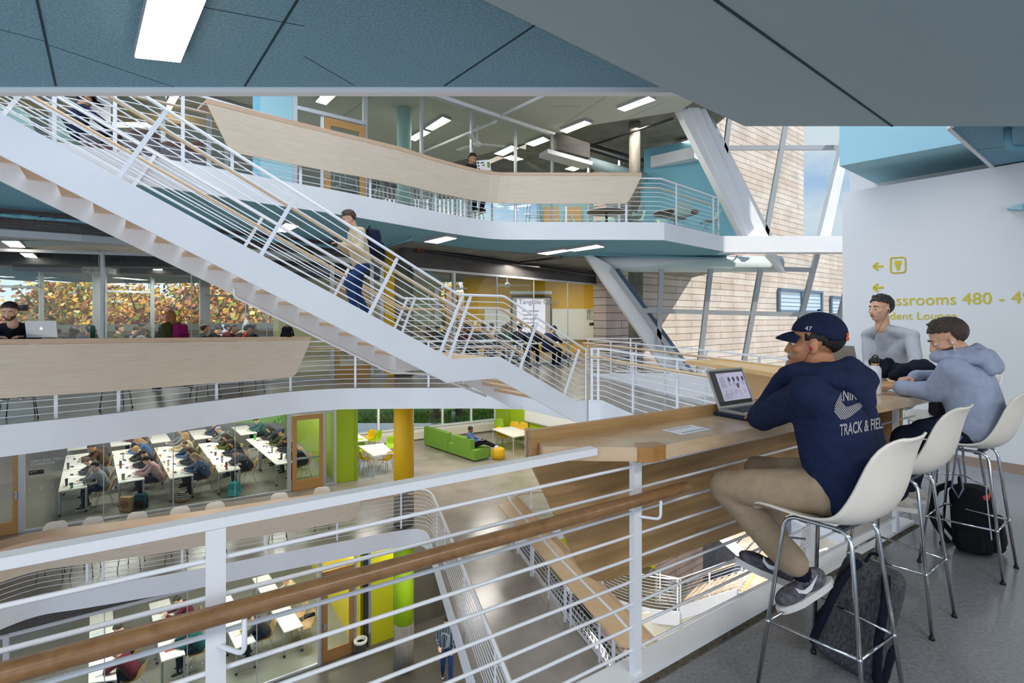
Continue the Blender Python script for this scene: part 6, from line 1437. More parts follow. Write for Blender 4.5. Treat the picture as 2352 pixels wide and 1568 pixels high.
seats3=[(0,.35,'chin','short','grey','student in grey long sleeves with head on hand, nearest seat of the leftmost row',HB,SK1,None),
(0,1.25,'slump','short','charcoal','student in dark tee leaning on folded arms in the leftmost row',HBR,SK1,None),
(0,2.6,'write','short','brown','student in brown top at the back of the leftmost row under the balcony edge',HB,SK2,None),
(1,.40,'write','short','pink','student in pale pink plaid shirt, nearest seat of the second row',HB,SK1,None),
(1,1.15,'write','short','black','student in black cap bent over the second row table',HB,SK1,CAPD),
(1,1.95,'slump','short','charcoal','student with short fair hair slumped over the second row table',HBL,SK1,None),
(1,2.8,'write','long','blue','student with tied blond hair in blue at the second row',HBL,SK1,None),
(2,.35,'write','long','denim','student in denim writing, nearest seat of the middle row',HBL,SK1,None),
(2,1.1,'write','long','black','student in black with long brown hair in the middle row',HBR,SK1,None),
(2,1.9,'write','short','denim','student in tan cap and blue shirt in the middle row',HBR,SK1,CAPW),
(2,2.7,'up','long','cream','student with long blond hair behind the tan cap in the middle row',HBL,SK1,None),
(2,3.5,'up','short','grey','student in grey hoodie with glasses at the far middle row',HG,SK1,None),
(3,.55,'slump','short','charcoal','student in dark grey coat, nearest seat of the fourth row',HB,SK1,None),
(3,1.5,'chin','long','black','student with black hair resting on hand in the fourth row',HB,SK1,None),
(3,2.4,'write','long','olive','student with long dark hair in olive, far end of the fourth row',HB,SK1,None),
(3,3.4,'write','short','grey','student with grey hair and grey sweater beyond the fourth row',HG,SK1,None),
(4,.35,'slump','short','navy','student in navy bent low behind the wooden door of the classroom',HBR,SK1,None),
(4,1.15,'write','short','black','student in black tee writing in the rightmost row',HB,SK2,None),
(4,2.0,'up','short','olive','student in blue cap and dark green jacket by the lime wall',HB,SK1,CAPB),
(4,2.9,'write','long','charcoal','student with a topknot in the rightmost row',HB,SK1,None)]
for i,d,v,hk,sh,l,h_,sk,cp_ in seats3: rowseat(C3[i],d*1.38,Z3,v,hk,sh,l,h_,sk,cp_)
for i,T in enumerate(B3):
    if i in (1,3,4): rowseat(T,.6,Z3,'write','short',('navy','maroon','denim','navy','teal')[i],'student in %s at the back table of the %s row'%(('navy','maroon','denim','dark blue','teal')[i],CO[i]),HB)
# second floor
for i,d,v,hk,sh,l,h_ in ((0,2.1,'write','short','cream','student in cream at the far table of the second floor classroom',HBR),(1,.6,'slump','short','charcoal','student in dark coat below the small black sign on the second floor',HB),
 (2,.5,'write','long','teal','student in teal top at the table with the red folder',HB),(2,2.2,'write','short','maroon','student in red at the far table behind the red folder',HB),
 (3,.55,'slump','short','maroon','student in maroon hoodie at the bottom left of the view',HB),(3,1.7,'write','short','charcoal','student in patterned dark shirt by the blue cup',HB)):
    rowseat(L2T[i*2],d,Z2,v,hk,sh,l,h_)
for i,d,l in ((0,.5,'empty beech chair at the table right of the glass joint'),(0,1.2,'empty beech chair beside the empty second floor table, farther seat')):
    nl,ax,w,Ln=L2T[0]; p=nl+w+w.normalized()*.2+ax*d; place(CH['tan'],(p.x,p.y,Z2),fz(-w),l)
# our level, left classroom: heads above the counter
hs_=[(98,14.0,'write','black',HB,SK3,'student with spiky dark hair right beside the silver laptop'),(137,13.6,'write','black',HB,SK3,'student with dark skin seen in profile behind the counter'),(162,14.4,'up','navy',HBR,SK2,'student half hidden behind the profile head'),(178,13.8,'write','navy',HB,SK2,'student leaning forward with face down left of the green bottle'),(190,15.6,'chin','black',HBR,SK1,'student with a topknot raising an arm'),
(263,15.0,'up','olive',HBR,SK1,'student in dark green right of the grey window pillar'),(288,15.5,'write','charcoal',HBR,SK1,'student in pale top behind the green shirt'),(306,14.0,'write','grey',HBR,SK1,'student with long brown hair in grey left of the red-haired walker'),(318,16.5,'up','charcoal',HB,SK1,'student farther back behind the long brown hair'),(366,17.0,'up','black',HB,SK1,'student with dark hair just left of the red-haired walker'),
(460,14.6,'up','charcoal',HBR,SK1,'student in dark grey just right of the magenta backpack'),(480,16.6,'write','black',HB,SK1,'student in black behind the dark grey top'),(493,17.5,'up','black',HBR,SK2,'bearded student facing the room at the back'),(514,16.0,'up','maroon',HB,SK1,'student in striped sweater left of the maroon one'),(527,15.0,'up','maroon',HBR,SK1,'student in maroon sweater in front of the laptop screen'),(545,15.8,'write','black',HB,SK1,'student in black below the standing teacher'),(560,14.5,'up','red',HB,SK1,'student in blue cap with red collar'),(572,15.6,'up','black',HBR,SK1,'student holding up a hand right of the blue cap')]
for k,(px,Y,v,sh,h_,sk,l) in enumerate(hs_):
    X=(px-1176)/F*Y; student(v,'long' if k in (7,9) else 'short',(X,Y,0.0),RS.uniform(-.9,.3)-.6,sh,l,sk,h_,cap=CAPB if k==16 else None,s=1.0)
# centre classroom
cs_=[(957,15.2,'up','cream',HBL,SK1,'student with light hair at the left edge of the yellow classroom'),(985,16.5,'write','brown',HB,SK1,'student in brown before the tree window'),(1004,17.6,'up','charcoal',HBR,SK1,'student in dark top before the tree window'),(1052,17.2,'write','maroon',HBR,SK2,'student in dark red near the brown posts'),(1068,18.3,'up','grey',HB,SK1,'student in grey before the tree view'),(1082,17.6,'up','charcoal',HB,SK1,'student with light stripe in front of yellow wall'),(1107,18.0,'up','black',HB,SK2,'student in black turning to the screen'),(1130,18.2,'up','cream',HB,SK1,'student in pale vest before the yellow wall'),(1145,17.4,'write','black',HB,SK1,'student in black left of the green shirt'),(1160,18.6,'up','green',HB,SK2,'student in bright green shirt in the yellow classroom'),(1192,17.4,'up','charcoal',HBR,SK1,'student in tan cap in front of the projection'),(1223,16.8,'write','black',HB,SK1,'student in black under the projection screen'),(1258,16.2,'write','navy',HB,SK1,'student in dark coat, nearest of the yellow classroom')]
for k,(px,Y,v,sh,h_,sk,l) in enumerate(cs_):
    X=(px-1176)/F*Y; student(v,'short',(X,Y,0),RS.uniform(-1.2,.2),sh,l,sk,h_,cap=CAPW if k==10 else None)
for k,(a,b) in enumerate((((-2.2,17.0),(-.2,18.6)),((.2,16.6),(1.6,17.6)),((-.9,18.9),(.7,20.0)))):
    p=V((a[0],a[1],0)); q=V((b[0],b[1],0)); t=(q-p).normalized()
    train_table(p,p+V((t.y,-t.x,0))*.6,q,0,'white classroom table in the yellow classroom, %s'%('left, before the windows','right, before the screen','rear, before the whiteboard')[k],'yellow classroom tables')
for k,(a,b) in enumerate((((-13.2,13.2),(-11.2,14.2)),((-10.9,13.0),(-8.9,14.0)),((-8.3,13.9),(-6.4,14.9)),((-12.6,16.2),(-10.6,17.2)),((-9.8,16.5),(-7.8,17.5)))):
    p=V((a[0],a[1],0)); q=V((b[0],b[1],0)); t=(q-p).normalized()
    train_table(p,p+V((t.y,-t.x,0))*.6,q,0,'white table in the classroom behind the left counter, %s'%('front left','front middle','front right','rear left','rear right')[k],'left classroom tables')
# ---------- single people
def mid(J,label,top,bot,skin,hair,hk='short',**k): return person(J,label,top,bot,skin,hair,hk,vox=.011,tvox=.014,tdisp=.01,**k)
# climbing the stairs with a backpack
sy=spt(4.05,zprof(4.05)-.06,.75); f_=sdir; r_=V((f_.y,-f_.x,0)); l_=lambda x,y,z:sy+r_*x+f_*y+V((0,0,z))
J=dict(pel=l_(0,0,.93),chest=l_(0,.06,1.22),neck=l_(0,.12,1.43),head=l_(0,.19,1.555),shL=l_(-.18,.08,1.36),shR=l_(.18,.08,1.36),hipL=l_(-.09,0,.88),hipR=l_(.09,0,.88),knL=l_(-.10,.24,.62),knR=l_(.10,.03,.47),anL=l_(-.1,.14,.24),anR=l_(.1,-.16,.10),toL=l_(-.1,.27,.18),toR=l_(.1,-.04,.03),
 elL=l_(-.24,.10,1.10),elR=l_(.24,.10,1.10),wrL=l_(-.08,.32,1.17),wrR=l_(.08,.32,1.17),hf=f_+V((0,0,-.5)),hu=V((0,0,1))+f_*.4)
PS,_,_=mid(J,'person in cream hoodie and blue jeans climbing the stairs looking at a phone',SH['cream'],JEAN,SK1,HBR,'quiff',shoe=SH['blue'])
b=l_(0,-.20,.98); backpack(b,math.atan2(f_.y,f_.x)-PI/2,'dark navy backpack on the back of the person climbing the stairs',fab('navy_pack','#20263c',.2,80),NYB,h=.48,w=.30,d=.2,tilt=(-.08,0))
MB().box(l_(0,.40,1.20),(.07,.012,.14),0).build('phone',BLACK,label='black phone in the hands of the person on the stairs',cat='phone')
# bearded person with laptop, left counter
p,o=at_edge(E4,30,.80); f_=o; r_=V((f_.y,-f_.x,0)); l_=lambda x,y,z:V((p.x,p.y,.08))+r_*x+f_*y+V((0,0,z))
hd_=dp(22,716,7.55)
J=dict(pel=l_(0,-.05,.89),chest=l_(0,.08,1.20),neck=hd_+V((0,.05,-.17)),head=hd_,shL=l_(-.2,.12,1.34),shR=l_(.2,.12,1.34),hipL=l_(-.09,0,.86),hipR=l_(.09,0,.86),knL=l_(-.13,.4,.80),knR=l_(.13,.4,.80),anL=l_(-.1,.28,.34),anR=l_(.1,.28,.34),toL=l_(-.1,.42,.28),toR=l_(.1,.42,.28),
 elL=l_(-.28,.30,1.16),elR=l_(.28,.3,1.16),wrL=l_(-.12,.5,1.19),wrR=l_(.14,.5,1.19),hf=V((.45,-.85,-.28)),hu=V((0,0,1)))
J['shL'].z=J['neck'].z-.09; J['shR'].z=J['neck'].z-.09
PM,_,_=mid(J,'bearded person in dark knit sweater behind a silver laptop at the left counter',fab('dark_knit','#25283a',.5,90,.35),BLKP,SK1,mat('hair_dk','#33251d',.55,noise=.4,nscale=60,bump=.5,bscale=160),'short',beard=mat('stubble','#4f3c32',.8),hs=1.12)
a_=dp(97,778,7.62); 
laptop('laptop',V((a_.x,a_.y,1.262)),V((.93,.36,0)),V((-.36,.93,0)),'silver laptop with a glowing fruit logo on the left birch counter',logo=True,w=.37,d=.25,ang=103)
# red-haired walker with magenta backpack
Y_=10.9; X_w=(398-1176)/F*Y_; f_=V((-.95,.3,0)).normalized(); r_=V((f_.y,-f_.x,0)); l_=lambda x,y,z:V((X_w,Y_,0))+r_*x+f_*y+V((0,0,z))
J=dict(pel=l_(0,0,.95),chest=l_(0,.03,1.25),neck=l_(0,.05,1.45),head=l_(0,.09,1.57),shL=l_(-.17,.03,1.38),shR=l_(.17,.03,1.38),hipL=l_(-.09,0,.9),hipR=l_(.09,0,.9),knL=l_(-.09,.25,.52),knR=l_(.09,-.05,.5),anL=l_(-.09,.32,.10),anR=l_(.09,-.35,.14),toL=l_(-.09,.46,.05),toR=l_(.09,-.23,.05),
 elL=l_(-.24,-.02,1.1),elR=l_(.24,.0,1.1),wrL=l_(-.2,.2,1.0),wrR=l_(.2,.2,1.0),hf=f_,hu=V((0,0,1)))
mid(J,'person with long red hair and dark trousers walking past the classroom',SH['olive'],BLKP,SK1,HRED,'long',face=False)
backpack(l_(0,-.20,.98),math.atan2(f_.y,f_.x)-PI/2,'magenta backpack worn by the red-haired walker',fab('magenta_nylon','#a02568',.2,80),fab('magenta_dark','#7a1c4e',.2,80),h=.46,w=.30,d=.2)
# teacher in white shirt
Y_=18.2; X_w=(566-1176)/F*Y_; f_=V((-.9,-.4,0)).normalized(); r_=V((f_.y,-f_.x,0)); l_=lambda x,y,z:V((X_w,Y_,0))+r_*x+f_*y+V((0,0,z))
def standing(l_,f_): return dict(pel=l_(0,0,.97),chest=l_(0,.01,1.27),neck=l_(0,.02,1.48),head=l_(0,.05,1.61),shL=l_(-.19,.0,1.41),shR=l_(.19,.0,1.41),hipL=l_(-.09,0,.92),hipR=l_(.09,0,.92),knL=l_(-.1,.03,.5),knR=l_(.1,.05,.5),anL=l_(-.1,-.03,.09),anR=l_(.1,.03,.09),toL=l_(-.12,.11,.04),toR=l_(.12,.17,.04),
 elL=l_(-.25,.02,1.13),elR=l_(.25,.02,1.13),wrL=l_(-.2,.22,1.05),wrR=l_(.2,.22,1.05),hf=f_,hu=V((0,0,1)))
mid(standing(l_,f_),'grey-haired teacher in a white shirt standing at a laptop by the windows',SH['white'],JEAND,SK1,HG,'short',face=False)
R=empty('lectern',V((X_w-.6,Y_-.5,0)),'white lectern with an open screen in front of the teacher','lectern'); b=wloc(R)
MB().box(b+V((0,0,.5)),(.5,.4,1.0)).build('stand',WHITE,R); MB().poly([b+V((-.2,0,1.05)),b+V((.2,-.05,1.05)),b+V((.2,.05,1.32)),b+V((-.2,.1,1.32))],.02).build('screen',mat('screen_pale_blue','#9fc4e0',.3,emit=.5),R)
# person with stickered laptop on the upper floor
p,o=at_edge(E5,1084,.62); f_=o; r_=V((f_.y,-f_.x,0)); l_=lambda x,y,z:V((p.x,p.y,Z5))+r_*x+f_*y+V((0,0,z)); hd_=dp(1085,366,p.y-.10)
J=dict(pel=l_(0,-.05,.90),chest=l_(0,.10,1.18),neck=hd_+V((-.02,.06,-.16)),head=hd_,shL=l_(-.18,.12,1.33),shR=l_(.18,.12,1.33),hipL=l_(-.09,0,.86),hipR=l_(.09,0,.86),knL=l_(-.13,.38,.78),knR=l_(.13,.38,.78),anL=l_(-.1,.28,.34),anR=l_(.1,.28,.34),toL=l_(-.1,.42,.28),toR=l_(.1,.42,.28),
 elL=l_(-.28,.30,1.14),elR=l_(.28,.3,1.14),wrL=l_(-.12,.42,1.16),wrR=l_(.14,.42,1.16),hf=V((.55,-.8,-.35)),hu=V((0,0,1)))
mid(J,'person in black hooded jacket at the upper birch counter with a stickered laptop',SH['black'],JEAND,SK2,HB,'quiff',hs=1.08)
a_=dp(1112,392,p.y-.35)
LP2,q,n,up=laptop('laptop',V((a_.x,a_.y,a_.z)),V((.95,-.25,0)).normalized(),V((.25,.95,0)).normalized(),'white laptop covered in stickers on the upper birch counter',lid=mat('white_lid','#e4e4e6',.4),w=.33,d=.23,ang=108)
for u,v,sx_,sy_,cl in ((.12,.78,.14,.18,'#20242c'),(.13,.48,.12,.14,'#2b3340'),(.14,.15,.12,.16,'#191c22'),(.42,.75,.26,.12,'#39404c'),(.86,.5,.18,.55,'#6d8a2a'),(.5,.5,.2,.12,'#8c6a34')):
    a=q[0]+(q[1]-q[0])*u+(q[3]-q[0])*v; e1_=(q[1]-q[0])*sx_/2; e2_=(q[3]-q[0])*sy_/2; MB().add([a-e1_-e2_-n*.005,a+e1_-e2_-n*.005,a+e1_+e2_-n*.005,a-e1_+e2_-n*.005],[(0,1,2,3)]).build('sticker',mat('sticker'+cl[1:],cl,.5),LP2)
# lounging on the sofa
h_=s1+sd_*SL*.86+sw*.35; b_=V((h_.x,h_.y,Z3)); f_=(V((-.55,20.35,0))-h_); f_.z=0; f_.normalize(); r_=V((f_.y,-f_.x,0)); l_=lambda x,y,z:b_+r_*x+f_*y+V((0,0,z))
J=dict(pel=l_(0,-.02,.56),chest=l_(0,-.14,.82),neck=l_(0,-.16,1.02),head=l_(0,-.12,1.13),shL=l_(-.18,-.14,.96),shR=l_(.18,-.14,.96),hipL=l_(-.09,.05,.54),hipR=l_(.09,.05,.54),knL=l_(-.1,.42,.66),knR=l_(.1,.42,.64),anL=l_(-.07,.82,.50),anR=l_(.07,.82,.50),toL=l_(-.09,.90,.62),toR=l_(.09,.90,.62),
 elL=l_(-.26,.0,.74),elR=l_(.26,.0,.74),wrL=l_(-.12,.22,.74),wrR=l_(.12,.22,.74),hf=f_+V((0,0,-.3)),hu=V((0,0,1)))
mid(J,'person in blue jacket lounging on the green sofa, feet on the pouf',SH['blue'],BLKP,SK3,HB,'short',shoe=SOLE,face=False)
a_=l_(0,.42,.735); laptop('laptop',V((a_.x,a_.y,a_.z)),r_,-f_,'laptop on the lap of the person lounging on the green sofa',screen=mat('screen_blue','#6c8fd0',.3,emit=.5),w=.33,ang=112)
# plaid shirt walker, second floor
Y_=13.35; X_w=(1026-1176)/F*Y_; f_=V((.15,-1,0)).normalized(); r_=V((f_.y,-f_.x,0)); l_=lambda x,y,z:V((X_w,Y_,Z2))+r_*x+f_*y+V((0,0,z))
J=standing(l_,f_); J['knL']=l_(-.1,.12,.5); J['anL']=l_(-.1,.12,.10); J['toL']=l_(-.1,.26,.05); J['anR']=l_(.1,-.2,.14); J['toR']=l_(.1,-.08,.05); J['wrL']=l_(-.16,.20,.95); J['hf']=V((0,-1,-.45))
mid(J,'person in plaid shirt and blue jeans walking on the second floor below the walkway',brickmat('plaid_flannel','#3b4852','#262d36','#8796a0',.07,.07,.006,.9),JEAN,SK1,HB,'short')
# navy figure behind the glass at the lower left
Y_=10.9; X_w=(95-1176)/F*Y_; f_=V((.3,1,0)).normalized(); r_=V((f_.y,-f_.x,0)); l_=lambda x,y,z:V((X_w,Y_,Z2))+r_*x+f_*y+V((0,0,z))
mid(standing(l_,f_),'person in dark navy tee standing with back to us behind the lower left glass',SH['navy'],BLKP,SK2,HB,'short',face=False)
# person in the dark jacket among the brown armchairs
Y_=7.9; X_w=(172-1176)/F*Y_; f_=V((.5,.85,0)).normalized(); place(CH['mint'],(X_w,Y_,Z5),fz(f_),'mint shell chair under the person in dark jacket on the upper floor'); place(CH['mint'],(X_w-.42,Y_-.35,Z5),fz(f_)+.6,'mint shell chair left of the person in dark jacket on the upper floor')
student('up','short',(X_w,Y_,Z5),fz(f_),'navy','person in dark jacket and beanie seated on the upper floor, behind the stair railing',SK2,HB,cap=CAPD)
Y_=14.8; student('up','short',((862-1176)/F*Y_,Y_,Z5-.75),1.0,'grey','person in blue beanie seen behind the upper railing, low by the window',SK1,HB,cap=CAPB)
# ---------- sign lettering on the right wall
SIGNY=mat('sign_yellow','#d8c41c',.6); WHITEL=mat('lettering_white','#e9ecef',.6); BLKS=mat('sign_black','#17171b',.5)
wu=-wd                          # to the right along the wall
SF=Matrix((wu,V((0,0,1)),wu.cross(V((0,0,1))))).transposed().to_4x4()
def wallp(px,py,off=.004):
    p=hit(A,A-wd*3,px); z=EH-(py-HY)*p.y/F; return V((p.x,p.y,z))-wn*off if wn.dot(V((1,0,0)))>0 else V((p.x,p.y,z))+wn*off
nrm=(V((0,0,EH))-V((A.x,A.y,EH))); wnn=V((wd.y,-wd.x,0)); wnn=wnn if wnn.dot(nrm)>0 else -wnn
def wallp(px,py,off=.004):
    p=hit(A,A-wd*3,px); z=EH-(py-HY)*p.y/F; return V((p.x,p.y,z))+wnn*off
def sign_text(nm,txt,px,py,cap,label,sx=1.0,off=0):
    me=textmesh(nm,txt,cap/.7,SIGNY,extrude=.0008,sx=sx,off=off); o=mobj(nm,me); m_=Matrix((wu,V((0,0,1)),wnn)).transposed().to_4x4(); m_.translation=wallp(px,py); o.matrix_world=m_; tag(o,label,'sign'); return o
zc=lambda px,a,b: abs(wallp(px,a).z-wallp(px,b).z)
w1=(wallp(2277,701)-wallp(2045,701)).length
o=sign_text('wall_lettering','Classrooms 480 - 498',2007,702,zc(2240,674,701),'large yellow lettering on the white wall, naming the classrooms'); 
mesh=o.data
def fitx(o,txt,full,p0,p1):
    """scale text so that the part before p1 spans the measured columns"""
    return
xs=[v.co.x for v in o.data.vertices]; 
tt=textmesh('q','Classrooms 480',zc(2240,674,701)/.7,SIGNY); ww=max(v.co.x for v in tt.vertices); tgt=(wallp(2278,701)-wallp(2007,701)).length
for v in o.data.vertices: v.co.x*=tgt/ww
o=sign_text('wall_lettering','Student Lounge',2007,733,zc(2110,716,733),'smaller yellow lettering line under the classroom lettering')
ww=max(v.co.x for v in o.data.vertices); tgt=(wallp(2198,733)-wallp(2007,733)).length
for v in o.data.vertices: v.co.x*=tgt/ww
def wpoly(nm,pts,label=None,th=.002): return MB().poly([wallp(x,y,.003) for x,y in pts],th)
for cy,l in ((611.5,'yellow arrow pointing left beside the toilet symbol'),(660.5,'yellow arrow pointing left above the classroom lettering')):
    m=MB(); P=lambda x,y: wallp(x,y,.004)
    m.beam(P(2009,cy+.5),P(2029,cy-.5),.003,.022,up=tuple(V((0,0,1)))); 
    for yy in (-9,9): m.beam(P(2006,cy),P(2017,cy+yy),.022,.003,up=tuple(wnn))
    m.build('wall_arrow',SIGNY,label=l,cat='sign')
R=empty('toilet_symbol',wallp(2063,608),'yellow square pictogram with a toilet on the white wall','sign')
m=MB(); P=lambda x,y: wallp(x,y,.004)
fr_=fillet([P(2046,592),P(2080,590),P(2080,625),P(2046,626.5),P(2046,592),P(2056,591.4)],.03,4); m.tube(fr_,.0075,6); m.build('frame',SIGNY,R)
m=MB().poly([P(2055,599),P(2070,598.5),P(2070,607),P(2055,607.5)],.003); m.build('cistern',SIGNY,R)
m=MB().poly([P(2055,611),P(2070,610.5),P(2066,615.5),P(2067,620),P(2059,620.2),P(2060,616)],.003); m.poly([P(2057,608.8),P(2068,608.5),P(2068,610),P(2057,610.2)],.003); m.build('bowl',SIGNY,R)
# light blue shelf edge at far right of the wall, pipe in the ceiling corner
m=MB(); P_=[wallp(2316,483,.0),wallp(2352,470,.0),wallp(2352,485,.0)]; m.poly([p+wnn*.06 for p in P_],.12); m.build('blue_bracket',LBLUE,label='small light blue sloped ledge on the white wall at the right edge',cat='ledge')
q0=V((4.02,4.02,3.09)); pts=[gp(2314,296,3.09)]; a_=pts[0]; b_=V((a_.x,a_.y,2.93)); MB().tube(fillet([a_,b_,b_+V((.6,.02,0))],.06,5),.028,10).build('pipe',mat('blue_pipe2','#6d9fb5',.5),label='blue painted elbow pipe under the rough ceiling at top right',cat='pipe')
# small black room signs on glass
def glass_sign(P,Q,px,py,w,h,label,zoff=.02,txt='CLASSROOM'):
    p=hit(P,Q,px); d=(Q-P).normalized(); n=V((d.y,-d.x,0)); z=EH-(py-HY)*p.y/F; R=empty('room_sign',V((p.x,p.y,z)),label,'sign')
    m=MB(); c=V((p.x,p.y,z))+n*zoff; m.beam(c-d*w/2,c+d*w/2,.008,h); m.build('plate',BLKS,R)
    me=textmesh('t',txt+'\n380' if txt else '',.026,WHITEL,extrude=.0003); o=mobj('sign_lettering',me,R); M=Matrix((d,V((0,0,1)),n)).transposed().to_4x4(); M.translation=c-d*w*.43+V((0,0,h*.12))+n*.006-wloc(R); o.matrix_local=M
glass_sign(T0,T1,84,1084,.30,.11,'small black room sign on the glass left of the first table row')
glass_sign(T0,T1,648,1021,.30,.11,'small black room sign on the glass beside the wooden classroom door')
glass_sign(S0,S1,711,1412,.28,.11,'small black room sign on the second floor glass')
glass_sign(CA,CB,1358,744,.30,.12,'small black room sign on the glass beside the yellow classroom door')
glass_sign(V((gL.x,gL.y,0)),V((-5.61,12.32,0)),48,707,.26,.12,'small black room sign beside the bearded person')
def glass_text(P,Q,px,py,txt,size,label):
    p=hit(P,Q,px); d=(Q-P).normalized(); n=V((d.y,-d.x,0)); z=EH-(py-HY)*p.y/F; me=textmesh('t',txt,size,WHITEL,extrude=.0005); o=mobj('glass_lettering',me); M=Matrix((d,V((0,0,1)),n)).transposed().to_4x4(); M.translation=V((p.x,p.y,z))+n*.02; o.matrix_world=M; tag(o,label,'sign')
glass_text(T0,T1,70,1062,'GREG AND TERRY NESS\nCLASSROOM',.085,'frosted white donor lettering on the third floor classroom glass')
glass_text(S0,S1,96,1568,'CLASSROOM',.10,'frosted white lettering on the second floor glass at the bottom edge')
# projection screen, whiteboards in the yellow classroom
def yw(px,py,Y=22.85): return dp(px,py,Y)
R=empty('projection_screen',yw(1220,780),'pulled-down projection screen with a lit slide in the yellow classroom','screen')
MB().poly([yw(1175,680),yw(1266,681),yw(1266,782),yw(1175,779)],.03).build('border',mat('screen_border','#2a2a2c',.6),R)
MB().poly([yw(1177,683,22.8),yw(1264,684,22.8),yw(1264,780,22.8),yw(1177,778,22.8)],.01).build('fabric',mat('screen_beige','#c4bfae',.7),R)
MB().poly([yw(1187,686,22.77),yw(1252.5,687,22.77),yw(1252.5,772,22.77),yw(1187,771,22.77)],.01).build('slide',mat('slide_glow','#dcd9ea',.4,emit=.7),R)
MB().beam(yw(1171,672,22.7),yw(1268,672,22.7),.14,.14).build('case',METG,R)
me=textmesh('t','Tangible Costs',.30,mat('slide_text','#8e8ca0',.5),extrude=.001); o=mobj('slide_lettering',me,R); o.matrix_local=Matrix.Translation(yw(1191,698,22.74)-wloc(R))@Matrix.Rotation(PI/2,4,'X')
for i in range(5): MB().beam(yw(1200,714+i*9,22.745),yw(1238-i*3,714+i*9,22.745),.01,.05).build('text_line',mat('slide_line','#c3bfd2',.5),R)
for a,b,l in ((1268,1368,'whiteboard right of the projection screen with handwriting at its corner'),(1113,1172,'whiteboard left of the projection screen')):
    R=empty('whiteboard',yw((a+b)/2,780),l,'whiteboard'); MB().poly([yw(a,709,22.9),yw(b,709,22.9),yw(b,781,22.9),yw(a,777,22.9)],.04).build('surface',mat('whiteboard','#f3f4f2',.25),R)
    MB().beam(yw(a,779,22.84),yw(b,781,22.84),.05,.03).build('pen_tray',METG,R)
    if a>1200:
        for i,t in enumerate(('8801 Ambitch','MU Base Model','Double model','Forecasting')): me=textmesh('t',t,.16,mat('marker_ink','#5b6358',.7),extrude=.0005); o=mobj('handwriting',me,R); o.matrix_local=Matrix.Translation(yw(1348,716+i*6,22.85)-wloc(R))@Matrix.Rotation(PI/2,4,'X')
# projector and fans, ducts, pipes
R=empty('projector',dp(229,622,13.0),'beige projector hanging from the ceiling of the left classroom','projector'); b=wloc(R)
MB().box(b,(.55,.45,.14),.3).build('body',mat('beige_plastic','#a7a18c',.6),R)
for x in (-.17,0,.17): MB().box(b+V((x*.95,-.235+x*.3-.0,0)),(.12,.02,.07),.3).build('vent',mat('vent_dark','#6f6a5a',.6),R)
MB().tube([b+V((0,0,.07)),b+V((0,0,.62))],.03,8).build('mount',mat('beige_plastic','#a7a18c',.6),R)
for px,py,Y,l,r0 in ((1096,330,13.9,'white ceiling fan behind the upper floor glass',.3),(1165,655,17.5,'white ceiling fan in the yellow classroom',.1)):
    c=dp(px,py,Y); R=empty('ceiling_fan',c,l,'ceiling fan'); MB().lathe([(.09,-.06),(.12,0),(.05,.08),(.02,.1),(.02,.5)],c,14).build('motor',WHITE,R)
    for k in range(3): a=r0+k*2*PI/3; MB().beam(c+V((.1*math.cos(a),.1*math.sin(a),0)),c+V((.78*math.cos(a),.78*math.sin(a),.0)),.13,.012).build('blade',WHITE,R)
z=7.05
pipe([gp(990,213,z),gp(1300,317,z)],.05,WHITEM,'white ceiling pipe running above the upper floor glass')
pipe([gp(1300,317,z),gp(1500,375,z)],.06,PIPEB,'thick black pipe continuing the white one towards the blue wall')
pipe([gp(1362,333,z-.05),gp(1546,272,z-.05)],.035,PIPEB,'black sprinkler branch crossing the bare concrete ceiling')
pipe([gp(1355,345,z-.1),gp(1450,374,z-.1)],.035,PIPEB,'thin black pipe left of the concrete column on the upper floor')
pipe([gp(1150,265,z),gp(1262,212,z)],.04,WHITEM,'white branch pipe across the grey upper ceiling')
pipe([gp(1140,278,z),gp(970,350,z)],.04,WHITEM,'white pipe behind the upper floor glass')
MB().beam(dp(1500,374,17.0),dp(1600,352,16.0),.35,.35).build('duct',WHITE,label='round-edged white roller blind box above the blue wall',cat='duct')
R=empty('air_handler',dp(1312,356,15.3),'ceiling air unit with perforated grille behind the upper glass','air conditioner')
MB().poly([dp(1275,307,15.2),dp(1351,332,15.5),dp(1351,365,15.5),dp(1275,345,15.2)],.25).build('grille',MESHD,R)
MB().beam(dp(1248,352,14.9),dp(1350,380,15.6),.5,.12).build('casing',METW,R)
pipe([dp(1350,372,15.8),dp(1480,408,17.0)],.17,mat('pale_duct','#a9bfc4',.5),'pale round duct behind the concrete column')
z=3.2
pipe([dp(959,572,13.3),dp(1366,632,18.6)],.05,PIPEB,'black sprinkler main along the grille above the yellow classroom')
MB().tube([dp(956,571.5,13.25),dp(972,574,13.4)],.085,10).build('pipe_joint',mat('red_oxide','#5f2d26',.6),label='dark red pipe joint at the left end of the black main',cat='pipe')
pipe([gp(1195,608,z-.6) if False else dp(1195,603,15.8),gp(1290,590,3.22)],.035,PIPEB,'black branch pipe rising to the blue soffit')
pipe([gp(1292,592,3.30),gp(1345,585,3.30),gp(1690,593,3.30),gp(1692,588,3.30)],.02,PIPEBL,'thin blue pipe under the blue soffit before the tube beam')
pipe([gp(885,566,3.25),gp(943,550,3.25),gp(943,545,3.30)],.03,PIPEBL,'short blue pipe under the soffit above the yellow column',fl=.03)
pts=[(-40,466),(60,472),(190,486)]; P_=[gp(x,y,3.22) for x,y in ((-60,462),(0,467),(90,474),(200,492),(420,540),(560,548),(740,574))]
P_=[V((-9.4,7.4,3.2)),V((-8.2,8.2,3.2)),V((-7.4,8.75,3.2)),V((-6.0,10.0,3.2)),V((-4.6,11.4,3.2)),V((-3.4,12.8,3.2))]
